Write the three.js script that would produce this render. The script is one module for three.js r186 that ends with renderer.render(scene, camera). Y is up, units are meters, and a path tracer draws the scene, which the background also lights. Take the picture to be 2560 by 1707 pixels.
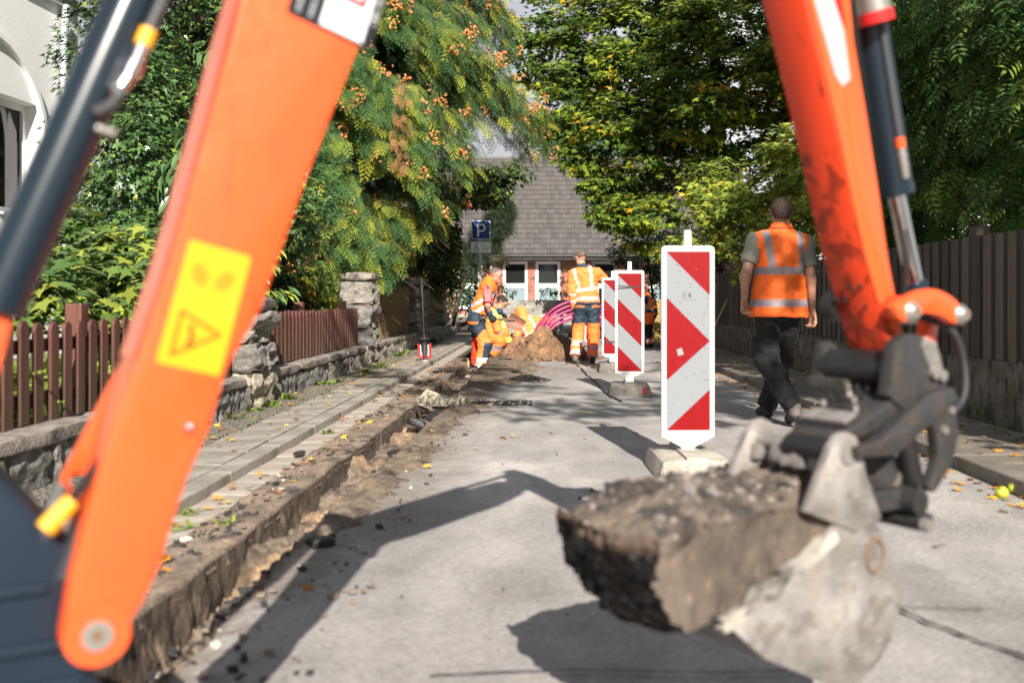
import * as THREE from 'three';
import { ImprovedNoise } from 'three/addons/math/ImprovedNoise.js';
import { mergeGeometries, toCreasedNormals } from 'three/addons/utils/BufferGeometryUtils.js';
import { RoundedBoxGeometry } from 'three/addons/geometries/RoundedBoxGeometry.js';

// ---------------------------------------------------------------- camera, sky, sun, exposure
const scene = new THREE.Scene();
const camera = new THREE.PerspectiveCamera(37.86, 2560 / 1707, 0.05, 600);
camera.position.set(0, 1, 0);
camera.lookAt(0, 1, -10);                                     // street along -z, lens shifted like the photograph's
camera.setViewOffset(2560, 1707, -76, 103.5, 2560, 1707);
camera.focus = 12.5; camera.userData.fStop = 2.1;
const renderer = new THREE.WebGLRenderer({ antialias: true });
renderer.setSize(1024, 682);
renderer.toneMapping = THREE.LinearToneMapping;
renderer.toneMappingExposure = 2.2;
renderer.shadowMap.enabled = true;
scene.add(camera);

const SUN = new THREE.Vector3(0.35, 1.32, 2.1).normalize();
const sun = new THREE.DirectionalLight(new THREE.Color(1, 0.93, 0.82), 4.6);
sun.name = 'sun'; sun.position.copy(SUN).multiplyScalar(60); sun.castShadow = true; sun.shadow.radius = 1;
sun.shadow.mapSize.set(4096, 4096);
Object.assign(sun.shadow.camera, { left: -30, right: 30, top: 30, bottom: -30, near: 1, far: 160 });
scene.add(sun, sun.target);
{ // sky: pale blue with loose white clouds all round
  const W = 512, H = 256, d = new Float32Array(W * H * 4), N = new ImprovedNoise();
  for (let j = 0; j < H; j++) for (let i = 0; i < W; i++) {
    const el = ((j + 0.5) / H - 0.5) * Math.PI, az = (i + 0.5) / W * 2 * Math.PI, up = Math.max(0, Math.sin(el));
    const x = Math.cos(az) * Math.cos(el), z = Math.sin(az) * Math.cos(el), y = Math.sin(el);
    let n = 0; for (let o = 0, a = 1, f = 2.6; o < 5; o++, a *= 0.55, f *= 2) n += a * N.noise(x * f + 7, y * f * 1.7 + 3, z * f + 1);
    const c = THREE.MathUtils.smoothstep(n, -0.14, 0.46), hz = Math.pow(1 - up, 3);
    const b = [0.045 + 0.50 * hz, 0.07 + 0.48 * hz, 0.115 + 0.44 * hz];
    const o = (j * W + i) * 4;
    for (let k = 0; k < 3; k++) d[o + k] = b[k] * (1 - c) + [0.50, 0.50, 0.51][k] * c;
    d[o + 3] = 1;
  }
  const t = new THREE.DataTexture(d, W, H, THREE.RGBAFormat, THREE.FloatType);
  t.mapping = THREE.EquirectangularReflectionMapping; t.magFilter = THREE.LinearFilter; t.needsUpdate = true;
  scene.background = t; scene.environment = t; 
}

// ---------------------------------------------------------------- helpers
let _s = 12345;
function seed(n) { _s = n >>> 0; }
function rnd() { _s = (_s + 0x6d2b79f5) | 0; let t = Math.imul(_s ^ (_s >>> 15), 1 | _s); t = (t + Math.imul(t ^ (t >>> 7), 61 | t)) ^ t; return ((t ^ (t >>> 14)) >>> 0) / 4294967296; }
const rr = (a, b) => a + (b - a) * rnd(), pick = (a) => a[Math.floor(rnd() * a.length)];
const PN = new ImprovedNoise();
const n3 = (x, y, z) => PN.noise(x, y, z);
function fbm(x, y, z, o = 4) { let s = 0, a = 0.5; for (let i = 0; i < o; i++) { s += a * n3(x, y, z); x *= 2.03; y *= 2.03; z *= 2.03; a *= 0.5; } return s; }
const clamp = THREE.MathUtils.clamp, smooth = THREE.MathUtils.smoothstep, lerp = THREE.MathUtils.lerp;
const V = (x, y, z) => new THREE.Vector3(x, y, z);
const names = {};
function numbered(n) { if (!(n in names)) { names[n] = 0; return n; } return n + '_' + String(++names[n]).padStart(3, '0'); }
function tag(o, label, category, group, kind) {
  if (label) o.userData.label = label; if (category) o.userData.category = category; if (group) o.userData.group = group; if (kind) o.userData.kind = kind;
  return o;
}
function shade(o) { o.castShadow = true; o.receiveShadow = true; return o; }
function thing(name, label, category, pos = [0, 0, 0], turn = 0, group) {
  const g = new THREE.Group(); g.name = numbered(name); g.position.set(...pos); g.rotation.y = turn; scene.add(g);
  return tag(g, label, category, group);
}
function part(name, geo, mat, parent, label) {
  const m = shade(new THREE.Mesh(Array.isArray(geo) ? merge(geo) : geo, mat)); m.name = parent === scene ? numbered(name) : name; parent.add(m);
  if (label) m.userData.label = label;
  return m;
}
function struct(name, geo, mat, parent = scene) {
  const m = part(name, geo, mat, parent); if (parent === scene) m.userData.kind = 'structure'; return m;
}
function group(name, kind) { const g = new THREE.Group(); g.name = numbered(name); scene.add(g); if (kind) g.userData.kind = kind; return g; }
function prep(g) {
  g = g.index ? g.toNonIndexed() : g; const p = g.attributes.position;
  if (!g.attributes.normal) g.computeVertexNormals();
  if (!g.attributes.uv) g.setAttribute('uv', new THREE.BufferAttribute(new Float32Array(p.count * 2), 2));
  for (const k of Object.keys(g.attributes)) if (!['position', 'normal', 'uv', 'color'].includes(k)) g.deleteAttribute(k);
  return g;
}
function merge(list) {
  const l = list.map(prep), col = l.some((g) => g.attributes.color);
  if (col) for (const g of l) if (!g.attributes.color) g.setAttribute('color', new THREE.BufferAttribute(new Float32Array(g.attributes.position.count * 3).fill(1), 3));
  return l.length === 1 ? l[0] : mergeGeometries(l);
}
// uv in metres by the way a face points
function boxUV(g, s = 1) {
  g = g.index ? g.toNonIndexed() : g; if (!g.attributes.normal) g.computeVertexNormals();
  const p = g.attributes.position, a = V(), b = V(), c = V(), n = V(), uv = new Float32Array(p.count * 2);
  for (let i = 0; i < p.count; i += 3) {
    a.fromBufferAttribute(p, i); b.fromBufferAttribute(p, i + 1); c.fromBufferAttribute(p, i + 2);
    n.copy(b).sub(a).cross(c.clone().sub(a)); const ax = Math.abs(n.x), ay = Math.abs(n.y), az = Math.abs(n.z);
    [a, b, c].forEach((q, k) => { const u = ay >= ax && ay >= az ? [q.x, q.z] : ax >= az ? [q.z, q.y] : [q.x, q.y]; uv[(i + k) * 2] = u[0] * s; uv[(i + k) * 2 + 1] = u[1] * s; });
  }
  g.setAttribute('uv', new THREE.BufferAttribute(uv, 2)); return g;
}
const box = (w, h, d, x = 0, y = 0, z = 0, rad = 0) => {
  const g = rad ? new RoundedBoxGeometry(w, h, d, 1, rad) : new THREE.BoxGeometry(w, h, d); return boxUV(g.translate(x, y, z));
};
function cyl(a, b, r1, r2 = r1, seg = 16, open = false) {
  const A = V(...a), B = V(...b), d = B.clone().sub(A), L = d.length();
  const g = new THREE.CylinderGeometry(r2, r1, L, seg, 1, open); g.translate(0, L / 2, 0);
  g.applyQuaternion(new THREE.Quaternion().setFromUnitVectors(V(0, 1, 0), d.normalize())); g.translate(A.x, A.y, A.z); return g;
}
function tube(pts, r, seg = 24, rs = 8, closed = false) { return new THREE.TubeGeometry(new THREE.CatmullRomCurve3(pts.map((p) => V(...p)), closed), seg, r, rs, closed); }
function plate(pts, d, bevel = 0.004, holes, curve) { // outline in x,y; thickness d along z from 0 to d
  const s = new THREE.Shape();
  if (curve) { s.setFromPoints(new THREE.CatmullRomCurve3(pts.map((p) => V(p[0], p[1], 0)), true, 'catmullrom', curve === true ? 0.5 : curve).getPoints(pts.length * 4).slice(0, -1).map((v) => new THREE.Vector2(v.x, v.y))); }
  else s.setFromPoints(pts.map((p) => new THREE.Vector2(p[0], p[1])));
  if (holes) for (const [x, y, r] of holes) { const h = new THREE.Path(); h.absarc(x, y, r, 0, Math.PI * 2, true); s.holes.push(h); }
  const g = new THREE.ExtrudeGeometry(s, { depth: d - 2 * bevel, bevelEnabled: bevel > 0, bevelThickness: bevel, bevelSize: bevel, bevelOffset: -bevel, bevelSegments: 2, curveSegments: 20 });
  return boxUV(toCreasedNormals(g.translate(0, 0, bevel), 0.6));
}
// a grid sheet: f(i/nu, j/nv) -> [x, y, z], optional colour
function sheet(nu, nv, f, col, uvf) {
  const p = [], uv = [], c = [], idx = [];
  for (let j = 0; j <= nv; j++) for (let i = 0; i <= nu; i++) {
    const q = f(i / nu, j / nv); p.push(...q); uv.push(...(uvf ? uvf(q, i / nu, j / nv) : [q[0], q[2]])); if (col) c.push(...col(q, i / nu, j / nv));
  }
  for (let j = 0; j < nv; j++) for (let i = 0; i < nu; i++) { const a = j * (nu + 1) + i, b = a + 1, d = a + nu + 1, e = d + 1; idx.push(a, b, e, a, e, d); }
  const g = new THREE.BufferGeometry(); g.setAttribute('position', new THREE.Float32BufferAttribute(p, 3)); g.setAttribute('uv', new THREE.Float32BufferAttribute(uv, 2));
  if (col) g.setAttribute('color', new THREE.Float32BufferAttribute(c, 3)); g.setIndex(idx); g.computeVertexNormals(); return g;
}
// rough-hewn block: a subdivided box pushed about by noise
function rock(w, h, d, amp = 0.02, seed0 = 0, seg = 3, f = 6) {
  const g = new THREE.BoxGeometry(w, h, d, seg, seg, seg), p = g.attributes.position;
  for (let i = 0; i < p.count; i++) {
    const x = p.getX(i), y = p.getY(i), z = p.getZ(i);
    let k = 1 - 0.10 * (Math.pow(Math.abs(2 * x / w), 6) * Math.pow(Math.abs(2 * y / h), 6) + Math.pow(Math.abs(2 * y / h), 6) * Math.pow(Math.abs(2 * z / d), 6) + Math.pow(Math.abs(2 * x / w), 6) * Math.pow(Math.abs(2 * z / d), 6)) / 1.5;
    p.setXYZ(i, x * k + amp * 1.6 * n3(x * f + seed0, y * f, z * f), y * k + amp * n3(x * f, y * f + seed0 + 5, z * f), z * k + amp * 1.6 * n3(x * f, y * f, z * f + seed0 + 9));
  }
  return boxUV(toCreasedNormals(g, 0.5));
}
// ---------------------------------------------------------------- textures (tileable, computed)
function hash2(x, y, s) { let h = Math.imul(x, 374761393) ^ Math.imul(y, 668265263) ^ Math.imul(s, 2246822519); h = Math.imul(h ^ (h >>> 13), 1274126177); return ((h ^ (h >>> 16)) >>> 0) / 4294967296; }
function tn(u, v, px, py, s) { // value noise with periods px, py over 0..1
  const x = u * px, y = v * py, ix = Math.floor(x), iy = Math.floor(y), fx = x - ix, fy = y - iy, a = fx * fx * (3 - 2 * fx), b = fy * fy * (3 - 2 * fy);
  const h = (i, j) => hash2(((i % px) + px) % px, ((j % py) + py) % py, s);
  return lerp(lerp(h(ix, iy), h(ix + 1, iy), a), lerp(h(ix, iy + 1), h(ix + 1, iy + 1), a), b);
}
function tf(u, v, px, py, s, o = 4) { let t = 0, a = 0.5, n = 0; for (let i = 0; i < o; i++) { t += a * tn(u, v, px << i, py << i, s + i); n += a; a *= 0.55; } return t / n; }
function tex(size, f, srgb, rx = 1, ry = 1, h = size) {
  const d = new Uint8Array(size * h * 4);
  for (let j = 0; j < h; j++) for (let i = 0; i < size; i++) {
    const c = f((i + 0.5) / size, (j + 0.5) / h), o = (j * size + i) * 4, a = Array.isArray(c) ? c : [c, c, c];
    for (let k = 0; k < 3; k++) d[o + k] = clamp(srgb ? 255 * Math.pow(clamp(a[k], 0, 1), 1 / 2.2) : 255 * a[k], 0, 255);
    d[o + 3] = a.length > 3 ? a[3] * 255 : 255;
  }
  const t = new THREE.DataTexture(d, size, h); t.wrapS = t.wrapT = THREE.RepeatWrapping; t.magFilter = THREE.LinearFilter; t.repeat.set(rx, ry);
  if (srgb) t.colorSpace = THREE.SRGBColorSpace; t.needsUpdate = true; return t;
}
const rgb = (r, g, b) => new THREE.Color().setRGB(r, g, b);
const mat = (o) => new THREE.MeshPhysicalMaterial({ roughness: 0.8, ...o, color: Array.isArray(o.color) ? rgb(...o.color) : o.color ?? rgb(1, 1, 1), ...(o.sheenColor ? { sheenColor: rgb(...o.sheenColor) } : {}) });
const mix3 = (a, b, t) => [lerp(a[0], b[0], t), lerp(a[1], b[1], t), lerp(a[2], b[2], t)];

const T = {};
T.asphalt = tex(1024, (u, v) => { const g = tn(u, v, 256, 256, 1), g2 = tn(u, v, 128, 128, 2), b = tf(u, v, 6, 6, 3, 4), st = smooth(tn(u, v, 190, 190, 8), 0.86, 0.95); const k = 0.76 + 0.22 * (g - 0.5) + 0.16 * (g2 - 0.5) + 0.34 * (b - 0.5) + 0.16 * st; return [k * 1.0, k * 0.975, k * 0.955]; }, true, 0.5, 0.5);
T.asphaltB = tex(1024, (u, v) => 0.5 * tn(u, v, 256, 256, 1) + 0.3 * tn(u, v, 128, 128, 2) + 0.2 * tn(u, v, 40, 40, 4), false, 0.5, 0.5);
T.concrete = tex(512, (u, v) => { const b = tf(u, v, 5, 5, 11, 5), g = tn(u, v, 200, 200, 12), sp = smooth(tn(u, v, 70, 70, 13), 0.8, 0.95); const st = smooth(tf(u, v, 3, 3, 14, 5), 0.48, 0.66); const k = 0.74 + 0.7 * (b - 0.5) + 0.26 * (g - 0.5) - 0.24 * sp; return mix3([k, k * 0.965, k * 0.92], [k * 0.62, k * 0.58, k * 0.5], st * 0.55); }, true, 1, 1);
T.fine = tex(512, (u, v) => 0.5 * tf(u, v, 24, 24, 21, 4) + 0.5 * tn(u, v, 220, 220, 22), false, 1, 1);
T.stone = tex(512, (u, v) => { const b = tf(u, v, 5, 5, 31, 5), g = tf(u, v, 40, 40, 32, 3), l = smooth(tf(u, v, 9, 9, 33, 4), 0.56, 0.7); const k = 0.42 + 0.9 * (b - 0.5) + 0.5 * (g - 0.5); return mix3([k, k * 0.97, k * 0.94], [0.72, 0.70, 0.58], l * 0.55); }, true, 1.3, 1.3);
T.stoneB = tex(512, (u, v) => 0.6 * tf(u, v, 8, 8, 31, 5) + 0.4 * tf(u, v, 50, 50, 32, 3), false, 1.3, 1.3);
T.wood = tex(256, (u, v) => { const g = tf(u, v, 40, 3, 41, 3), b = tf(u, v, 4, 2, 42, 3), k = 0.7 + 0.6 * (g - 0.5) + 0.5 * (b - 0.5); return [k, k * 0.96, k * 0.93]; }, true, 4, 1, 512);
T.woodB = tex(256, (u, v) => tf(u, v, 44, 3, 41, 3), false, 4, 1, 512);
T.wall = tex(1024, (u, v) => { // weathered concrete wall: streaks, moss and black growth, as in the photograph (1 tile = 4 m x 0.55 m)
  const st = tf(u, v, 120, 3, 51, 4), b = tf(u, v, 24, 6, 52, 5), m = smooth(tf(u, v, 18, 4, 53, 4), 0.5, 0.72), bl = smooth(tf(u, v, 60, 4, 54, 4), 0.52, 0.75);
  let k = 0.62 + 0.7 * (b - 0.5) + 0.5 * (st - 0.5), c = [k, k * 0.97, k * 0.9]; c = mix3(c, [0.34, 0.36, 0.16], m * 0.6); return mix3(c, [0.07, 0.07, 0.055], bl * 0.75); }, true, 0.25, 1.82, 512);
T.soil = tex(512, (u, v) => { const b = tf(u, v, 6, 6, 61, 5), g = tf(u, v, 60, 60, 62, 3), s = smooth(tn(u, v, 90, 90, 63), 0.84, 0.95); const k = 0.55 + 0.8 * (b - 0.5) + 0.55 * (g - 0.5) + 0.35 * s; return [k, k * 0.96, k * 0.92]; }, true, 1, 1);
T.soilB = tex(512, (u, v) => 0.5 * tf(u, v, 14, 14, 61, 5) + 0.5 * tf(u, v, 60, 60, 62, 3), false, 1, 1);
T.paint = tex(512, (u, v) => { const b = tf(u, v, 4, 4, 71, 4), sc = smooth(tf(u, v, 60, 6, 72, 3), 0.66, 0.78), ds = smooth(tf(u, v, 8, 8, 78, 5), 0.52, 0.72); const k = 0.97 + 0.10 * (b - 0.5); return mix3(mix3([k, k, k], [0.86, 1, 1], ds * 0.35), [0.55, 0.6, 0.9], sc * 0.4); }, true, 2, 2);
T.paintR = tex(256, (u, v) => { const k = 0.36 + 0.35 * tf(u, v, 6, 6, 73, 5) + 0.15 * smooth(tf(u, v, 30, 30, 74, 3), 0.5, 0.8); return [k, k, k]; }, false, 3, 3);
T.mud = tex(1024, (u, v) => { // mud spatter and worn patches over the arm paint, dense in one half of the tile (v from 0 to 0.5)
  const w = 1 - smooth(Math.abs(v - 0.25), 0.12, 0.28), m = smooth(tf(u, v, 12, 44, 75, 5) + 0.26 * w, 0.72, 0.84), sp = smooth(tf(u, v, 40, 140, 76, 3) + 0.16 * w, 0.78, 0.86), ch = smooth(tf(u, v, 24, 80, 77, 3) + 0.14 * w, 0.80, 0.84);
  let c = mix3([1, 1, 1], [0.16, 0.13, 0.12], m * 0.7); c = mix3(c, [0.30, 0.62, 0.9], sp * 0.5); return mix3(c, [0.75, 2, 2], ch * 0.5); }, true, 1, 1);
T.metal = tex(512, (u, v) => { const b = tf(u, v, 5, 5, 81, 5), r = smooth(tf(u, v, 8, 8, 82, 4), 0.56, 0.68), d = smooth(tf(u, v, 12, 12, 83, 4), 0.55, 0.66), g = tn(u, v, 120, 20, 84); let k = 0.8 + 0.5 * (b - 0.5) + 0.12 * (g - 0.5), c = [k, k, k]; c = mix3(c, [1.0, 0.7, 0.5], r * 0.4); return mix3(c.map((q) => q * 0.62), [1.0, 0.78, 0.58], d * 0.45); }, true, 2, 2);
T.steel = tex(512, (u, v) => { const b = 0.5 + 1.5 * (tf(u, v, 3, 3, 85, 5) - 0.5), r = smooth(tf(u, v, 7, 7, 86, 4), 0.57, 0.7), sc = smooth(tf(u, v, 8, 90, 87, 3), 0.62, 0.74), d = smooth(tf(u, v, 6, 6, 88, 4), 0.6, 0.68); let k = 0.72 + 0.7 * (b - 0.5), c = [k, k * 0.97, k * 0.94]; c = mix3(c, [1.0, 0.98, 0.97], sc * 0.7); c = mix3(c, [0.66, 0.50, 0.38], r * 0.32); return mix3(c, [0.42, 0.39, 0.36], d * 0.6); }, true, 3, 3);
T.plaster = tex(512, (u, v) => 0.6 * tf(u, v, 90, 90, 91, 3) + 0.4 * tn(u, v, 200, 200, 92), false, 1, 1);
T.cloth = tex(256, (u, v) => 0.5 * tn(u, v, 128, 128, 95) + 0.5 * tf(u, v, 12, 12, 96, 4), false, 3, 3);

const M = {
  asphalt: mat({ color: [0.365, 0.36, 0.358], map: T.asphalt, bumpMap: T.asphaltB, bumpScale: 0.003, roughness: 0.92, vertexColors: true }),
  base: mat({ color: [0.18, 0.16, 0.14], map: T.soil, roughness: 1 }),
  kerb: mat({ color: [0.40, 0.38, 0.35], map: T.concrete, bumpMap: T.fine, bumpScale: 0.003, roughness: 0.9 }),
  slab: mat({ color: [0.38, 0.36, 0.335], map: T.concrete, bumpMap: T.fine, bumpScale: 0.003, roughness: 0.92 }),
  gutter: mat({ color: [0.50, 0.46, 0.42], map: T.concrete, bumpMap: T.fine, bumpScale: 0.003, roughness: 0.9 }),
  cobble: mat({ color: [0.80, 0.74, 0.62], map: T.stone, bumpMap: T.stoneB, bumpScale: 0.006, roughness: 0.9 }),
  joint: mat({ color: [0.20, 0.18, 0.13], map: T.soil, bumpMap: T.soilB, bumpScale: 0.01, roughness: 1 }),
  dirt: mat({ color: [0.22, 0.185, 0.155], map: T.soil, bumpMap: T.soilB, bumpScale: 0.012, roughness: 1, vertexColors: true }),
  stoneDark: mat({ color: [0.36, 0.35, 0.345], map: T.stone, bumpMap: T.stoneB, bumpScale: 0.02, roughness: 0.95 }),
  stonePale: mat({ color: [0.62, 0.58, 0.46], map: T.stone, bumpMap: T.stoneB, bumpScale: 0.02, roughness: 0.95 }),
  stoneMid: mat({ color: [0.46, 0.44, 0.41], map: T.stone, bumpMap: T.stoneB, bumpScale: 0.02, roughness: 0.95 }),
  coping: mat({ color: [0.40, 0.36, 0.34], map: T.stone, bumpMap: T.stoneB, bumpScale: 0.014, roughness: 0.95 }),
  picket: mat({ color: [0.155, 0.056, 0.042], map: T.wood, bumpMap: T.woodB, bumpScale: 0.004, roughness: 0.55, vertexColors: true }),
  pole: mat({ color: [0.24, 0.19, 0.085], map: T.wood, bumpMap: T.woodB, bumpScale: 0.006, roughness: 0.85 }),
  board: mat({ color: [0.135, 0.115, 0.098], map: T.wood, bumpMap: T.woodB, bumpScale: 0.006, roughness: 0.85, vertexColors: true }),
  wall: mat({ color: [0.20, 0.19, 0.165], map: T.wall, bumpMap: T.fine, bumpScale: 0.005, roughness: 0.95 }),
  plaster: mat({ color: [0.92, 0.92, 0.92], bumpMap: T.plaster, bumpScale: 0.004, roughness: 0.95 }),
  white: mat({ color: [0.78, 0.78, 0.78], roughness: 0.45 }),
  glassDark: mat({ color: [0.014, 0.015, 0.015], roughness: 0.06, specularIntensity: 1 }),
  frosted: mat({ color: [0.20, 0.27, 0.29], roughness: 0.25 }),
  zinc: mat({ color: [0.46, 0.50, 0.53], roughness: 0.5, metalness: 0.4 }),
  orange: mat({ color: [0.78, 0.100, 0.022], map: T.paint, roughnessMap: T.paintR, roughness: 1, specularIntensity: 0.35, clearcoat: 0.6, clearcoatRoughness: 0.1 }),
  orangeShadeMud: mat({ color: [0.72, 0.05, 0.008], map: T.mud, roughnessMap: T.paintR, roughness: 1, clearcoat: 0.15, clearcoatRoughness: 0.3 }),  // red base colour carries the shade of the arm's inner face; map adds mud
  navy: mat({ color: [0.009, 0.018, 0.027], roughness: 0.24 }),
  navyCast: mat({ color: [0.012, 0.022, 0.036], roughness: 0.42, specularIntensity: 0.5 }),
  castDark: mat({ color: [0.062, 0.063, 0.067], map: T.metal, bumpMap: T.fine, bumpScale: 0.003, roughness: 0.5, specularIntensity: 0.7 }),
  castBlack: mat({ color: [0.020, 0.020, 0.022], map: T.metal, roughness: 0.5 }),
  steel: mat({ color: [0.38, 0.37, 0.362], map: T.steel, bumpMap: T.fine, bumpScale: 0.0008, roughness: 0.5, metalness: 0.3 }),
  pin: mat({ color: [0.40, 0.38, 0.35], roughness: 0.38, metalness: 0.7 }),
  rust: mat({ color: [0.16, 0.10, 0.06], roughness: 0.9 }),
  chrome: mat({ color: [0.6, 0.6, 0.6], roughness: 0.12, metalness: 1 }),
  rubber: mat({ color: [0.022, 0.022, 0.024], roughness: 0.6 }),
  hose: mat({ color: [0.06, 0.065, 0.07], roughness: 0.5 }),
  yellow: mat({ color: [0.85, 0.42, 0.02], roughness: 0.45 }),
  trunk: mat({ color: [0.085, 0.062, 0.045], map: T.wood, bumpMap: T.woodB, bumpScale: 0.02, roughness: 1 }),
  black: mat({ color: [0.015, 0.015, 0.016], roughness: 0.7 }),
};
// ---------------------------------------------------------------- ground, road, trench, pavements   (depth d = -z)
struct('ground', sheet(40, 40, (u, v) => [lerp(-120, 120, u), -0.32, lerp(40, -260, v)]), M.base);
const GARDEN_Y = 0.22;
struct('garden_soil', sheet(30, 60, (u, v) => [lerp(-40, -2.82, u), GARDEN_Y + 0.05 * n3(u * 30, v * 40, 2), lerp(4, -46, v)]), M.joint);
struct('garden_soil', sheet(30, 60, (u, v) => [lerp(3.5, 40, u), 0.4 + 0.05 * n3(u * 30, v * 40, 5), lerp(6, -46, v)]), M.joint);
struct('side_street', box(80, 0.1, 10, 0, -0.054, -36), mat({ color: [0.2, 0.2, 0.2], map: T.asphalt, roughness: 0.95 }));
struct('forecourt', box(60, 0.1, 9, 0, 0.0, -45.6), M.slab);

const lip = (d) => -1.0 + 0.035 * n3(d * 1.7, 3, 1) + 0.02 * n3(d * 6, 3, 7) + 0.06 * smooth(d, 4.5, 7) + 0.05 * smooth(d, 7, 9);
const edge = (d) => -1.255 + 0.03 * n3(d * 2.1, 8, 1) + 0.012 * n3(d * 8, 8, 3) + 0.006 * d * smooth(d, 3, 9) * 0.8;
{
  const dust = (X, d) => {
    const q = fbm(X * 1.1 + 3, d * 0.5, 0.3, 4), f = fbm(X * 5, d * 2.4, 4, 3), lightp = smooth(q + 0.5 * f, 0.02, 0.42), darkp = smooth(-q + 0.3 * f, 0.06, 0.4);
    const br = 1 - smooth(X - lip(d) + 0.12 * n3(d * 2, X * 2, 5) + 0.3 * fbm(X * 9, d * 9, 1, 3), 0.08, 0.55 * smooth(d, 3.2, 4.8) + 0.12);
    const st = smooth(fbm(X * 2.2 + 40, d * 0.22, 2, 4), 0.05, 0.3); let k = 1 + 0.30 * lightp - 0.24 * darkp + 0.16 * st + 0.06 * n3(X * 22, d * 22, 3);
    const patch = smooth(n3(0.7 * X + 0.35 * d, 3.3, 0.9) + 0.06 * n3(X * 8, d * 8, 1), -0.05, 0.02) * smooth(d, 12, 13); k *= 1 - 0.16 * patch;
    return mix3([k, k * 0.985, k * 0.975], [0.62, 0.52, 0.44], br * 0.75);
  };
  const far = (v) => Math.exp(lerp(Math.log(1.05), Math.log(34), v));
  const road = group('road', 'structure');
  struct('road_surface', sheet(110, 460, (u, v) => { const d = far(v), l = lip(d); return [lerp(l, 2.44, u), 0.004 * n3(u * 14, d * 3, 2) + 0.006 * n3(u * 3, d * 0.8, 5), -d]; }, (q) => dust(q[0], -q[2])), M.asphalt, road);
  struct('road_surface', sheet(20, 12, (u, v) => [lerp(-1.0, 2.44, u), 0, lerp(8, -1.05, v)], () => [1, 1, 1]), M.asphalt, road);
  // broken asphalt edge along the trench: a face with thickness
  struct('broken_edge', sheet(500, 3, (u, v) => { const d = lerp(1.05, 13, u); return [lip(d) - 0.012 * v + 0.012 * n3(d * 14, v * 3, 1) * (v > 0 ? 1 : 0), -0.075 * v, -d]; }, (q) => { const k = 0.55 + 0.4 * n3(q[0] * 30, q[1] * 40, q[2] * 30); return [k, k * 0.95, k * 0.9]; }), M.asphalt, road);
  // sealed joints and cracks: thin bitumen strips
  const tar = mat({ color: [0.028, 0.028, 0.03], roughness: 0.75 });
  const crack = (pts, w) => {
    const c = new THREE.CatmullRomCurve3(pts.map(([x, d]) => V(x, 0, -d)));
    return sheet(2, 60, (u, v) => { const p = c.getPoint(v), t = c.getTangent(v), s = (u - 0.5) * w * (0.7 + 0.7 * n3(v * 20, 1, pts[0][0] * 3)), j = 0.02 * n3(v * 16, 4, pts[0][1]); return [p.x + t.z * s + j, 0.0135, p.z - t.x * s]; });
  };
  for (const [pts, w] of [[[[1.09, 3.32], [1.22, 2.98], [1.36, 2.72], [1.46, 2.5]], 0.020], [[[1.08, 3.22], [1.25, 3.2], [1.42, 3.18]], 0.010], [[[0.52, 15.4], [0.62, 12.5], [0.7, 10.4], [0.78, 9.7]], 0.035], [[[-0.55, 9.7], [0.1, 9.9], [0.7, 10.2], [1.6, 10.3]], 0.022], [[[-0.3, 2.62], [0.1, 2.66], [0.5, 2.64], [0.9, 2.7]], 0.012]]) struct('sealed_crack', crack(pts, w), tar, road);
}
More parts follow.
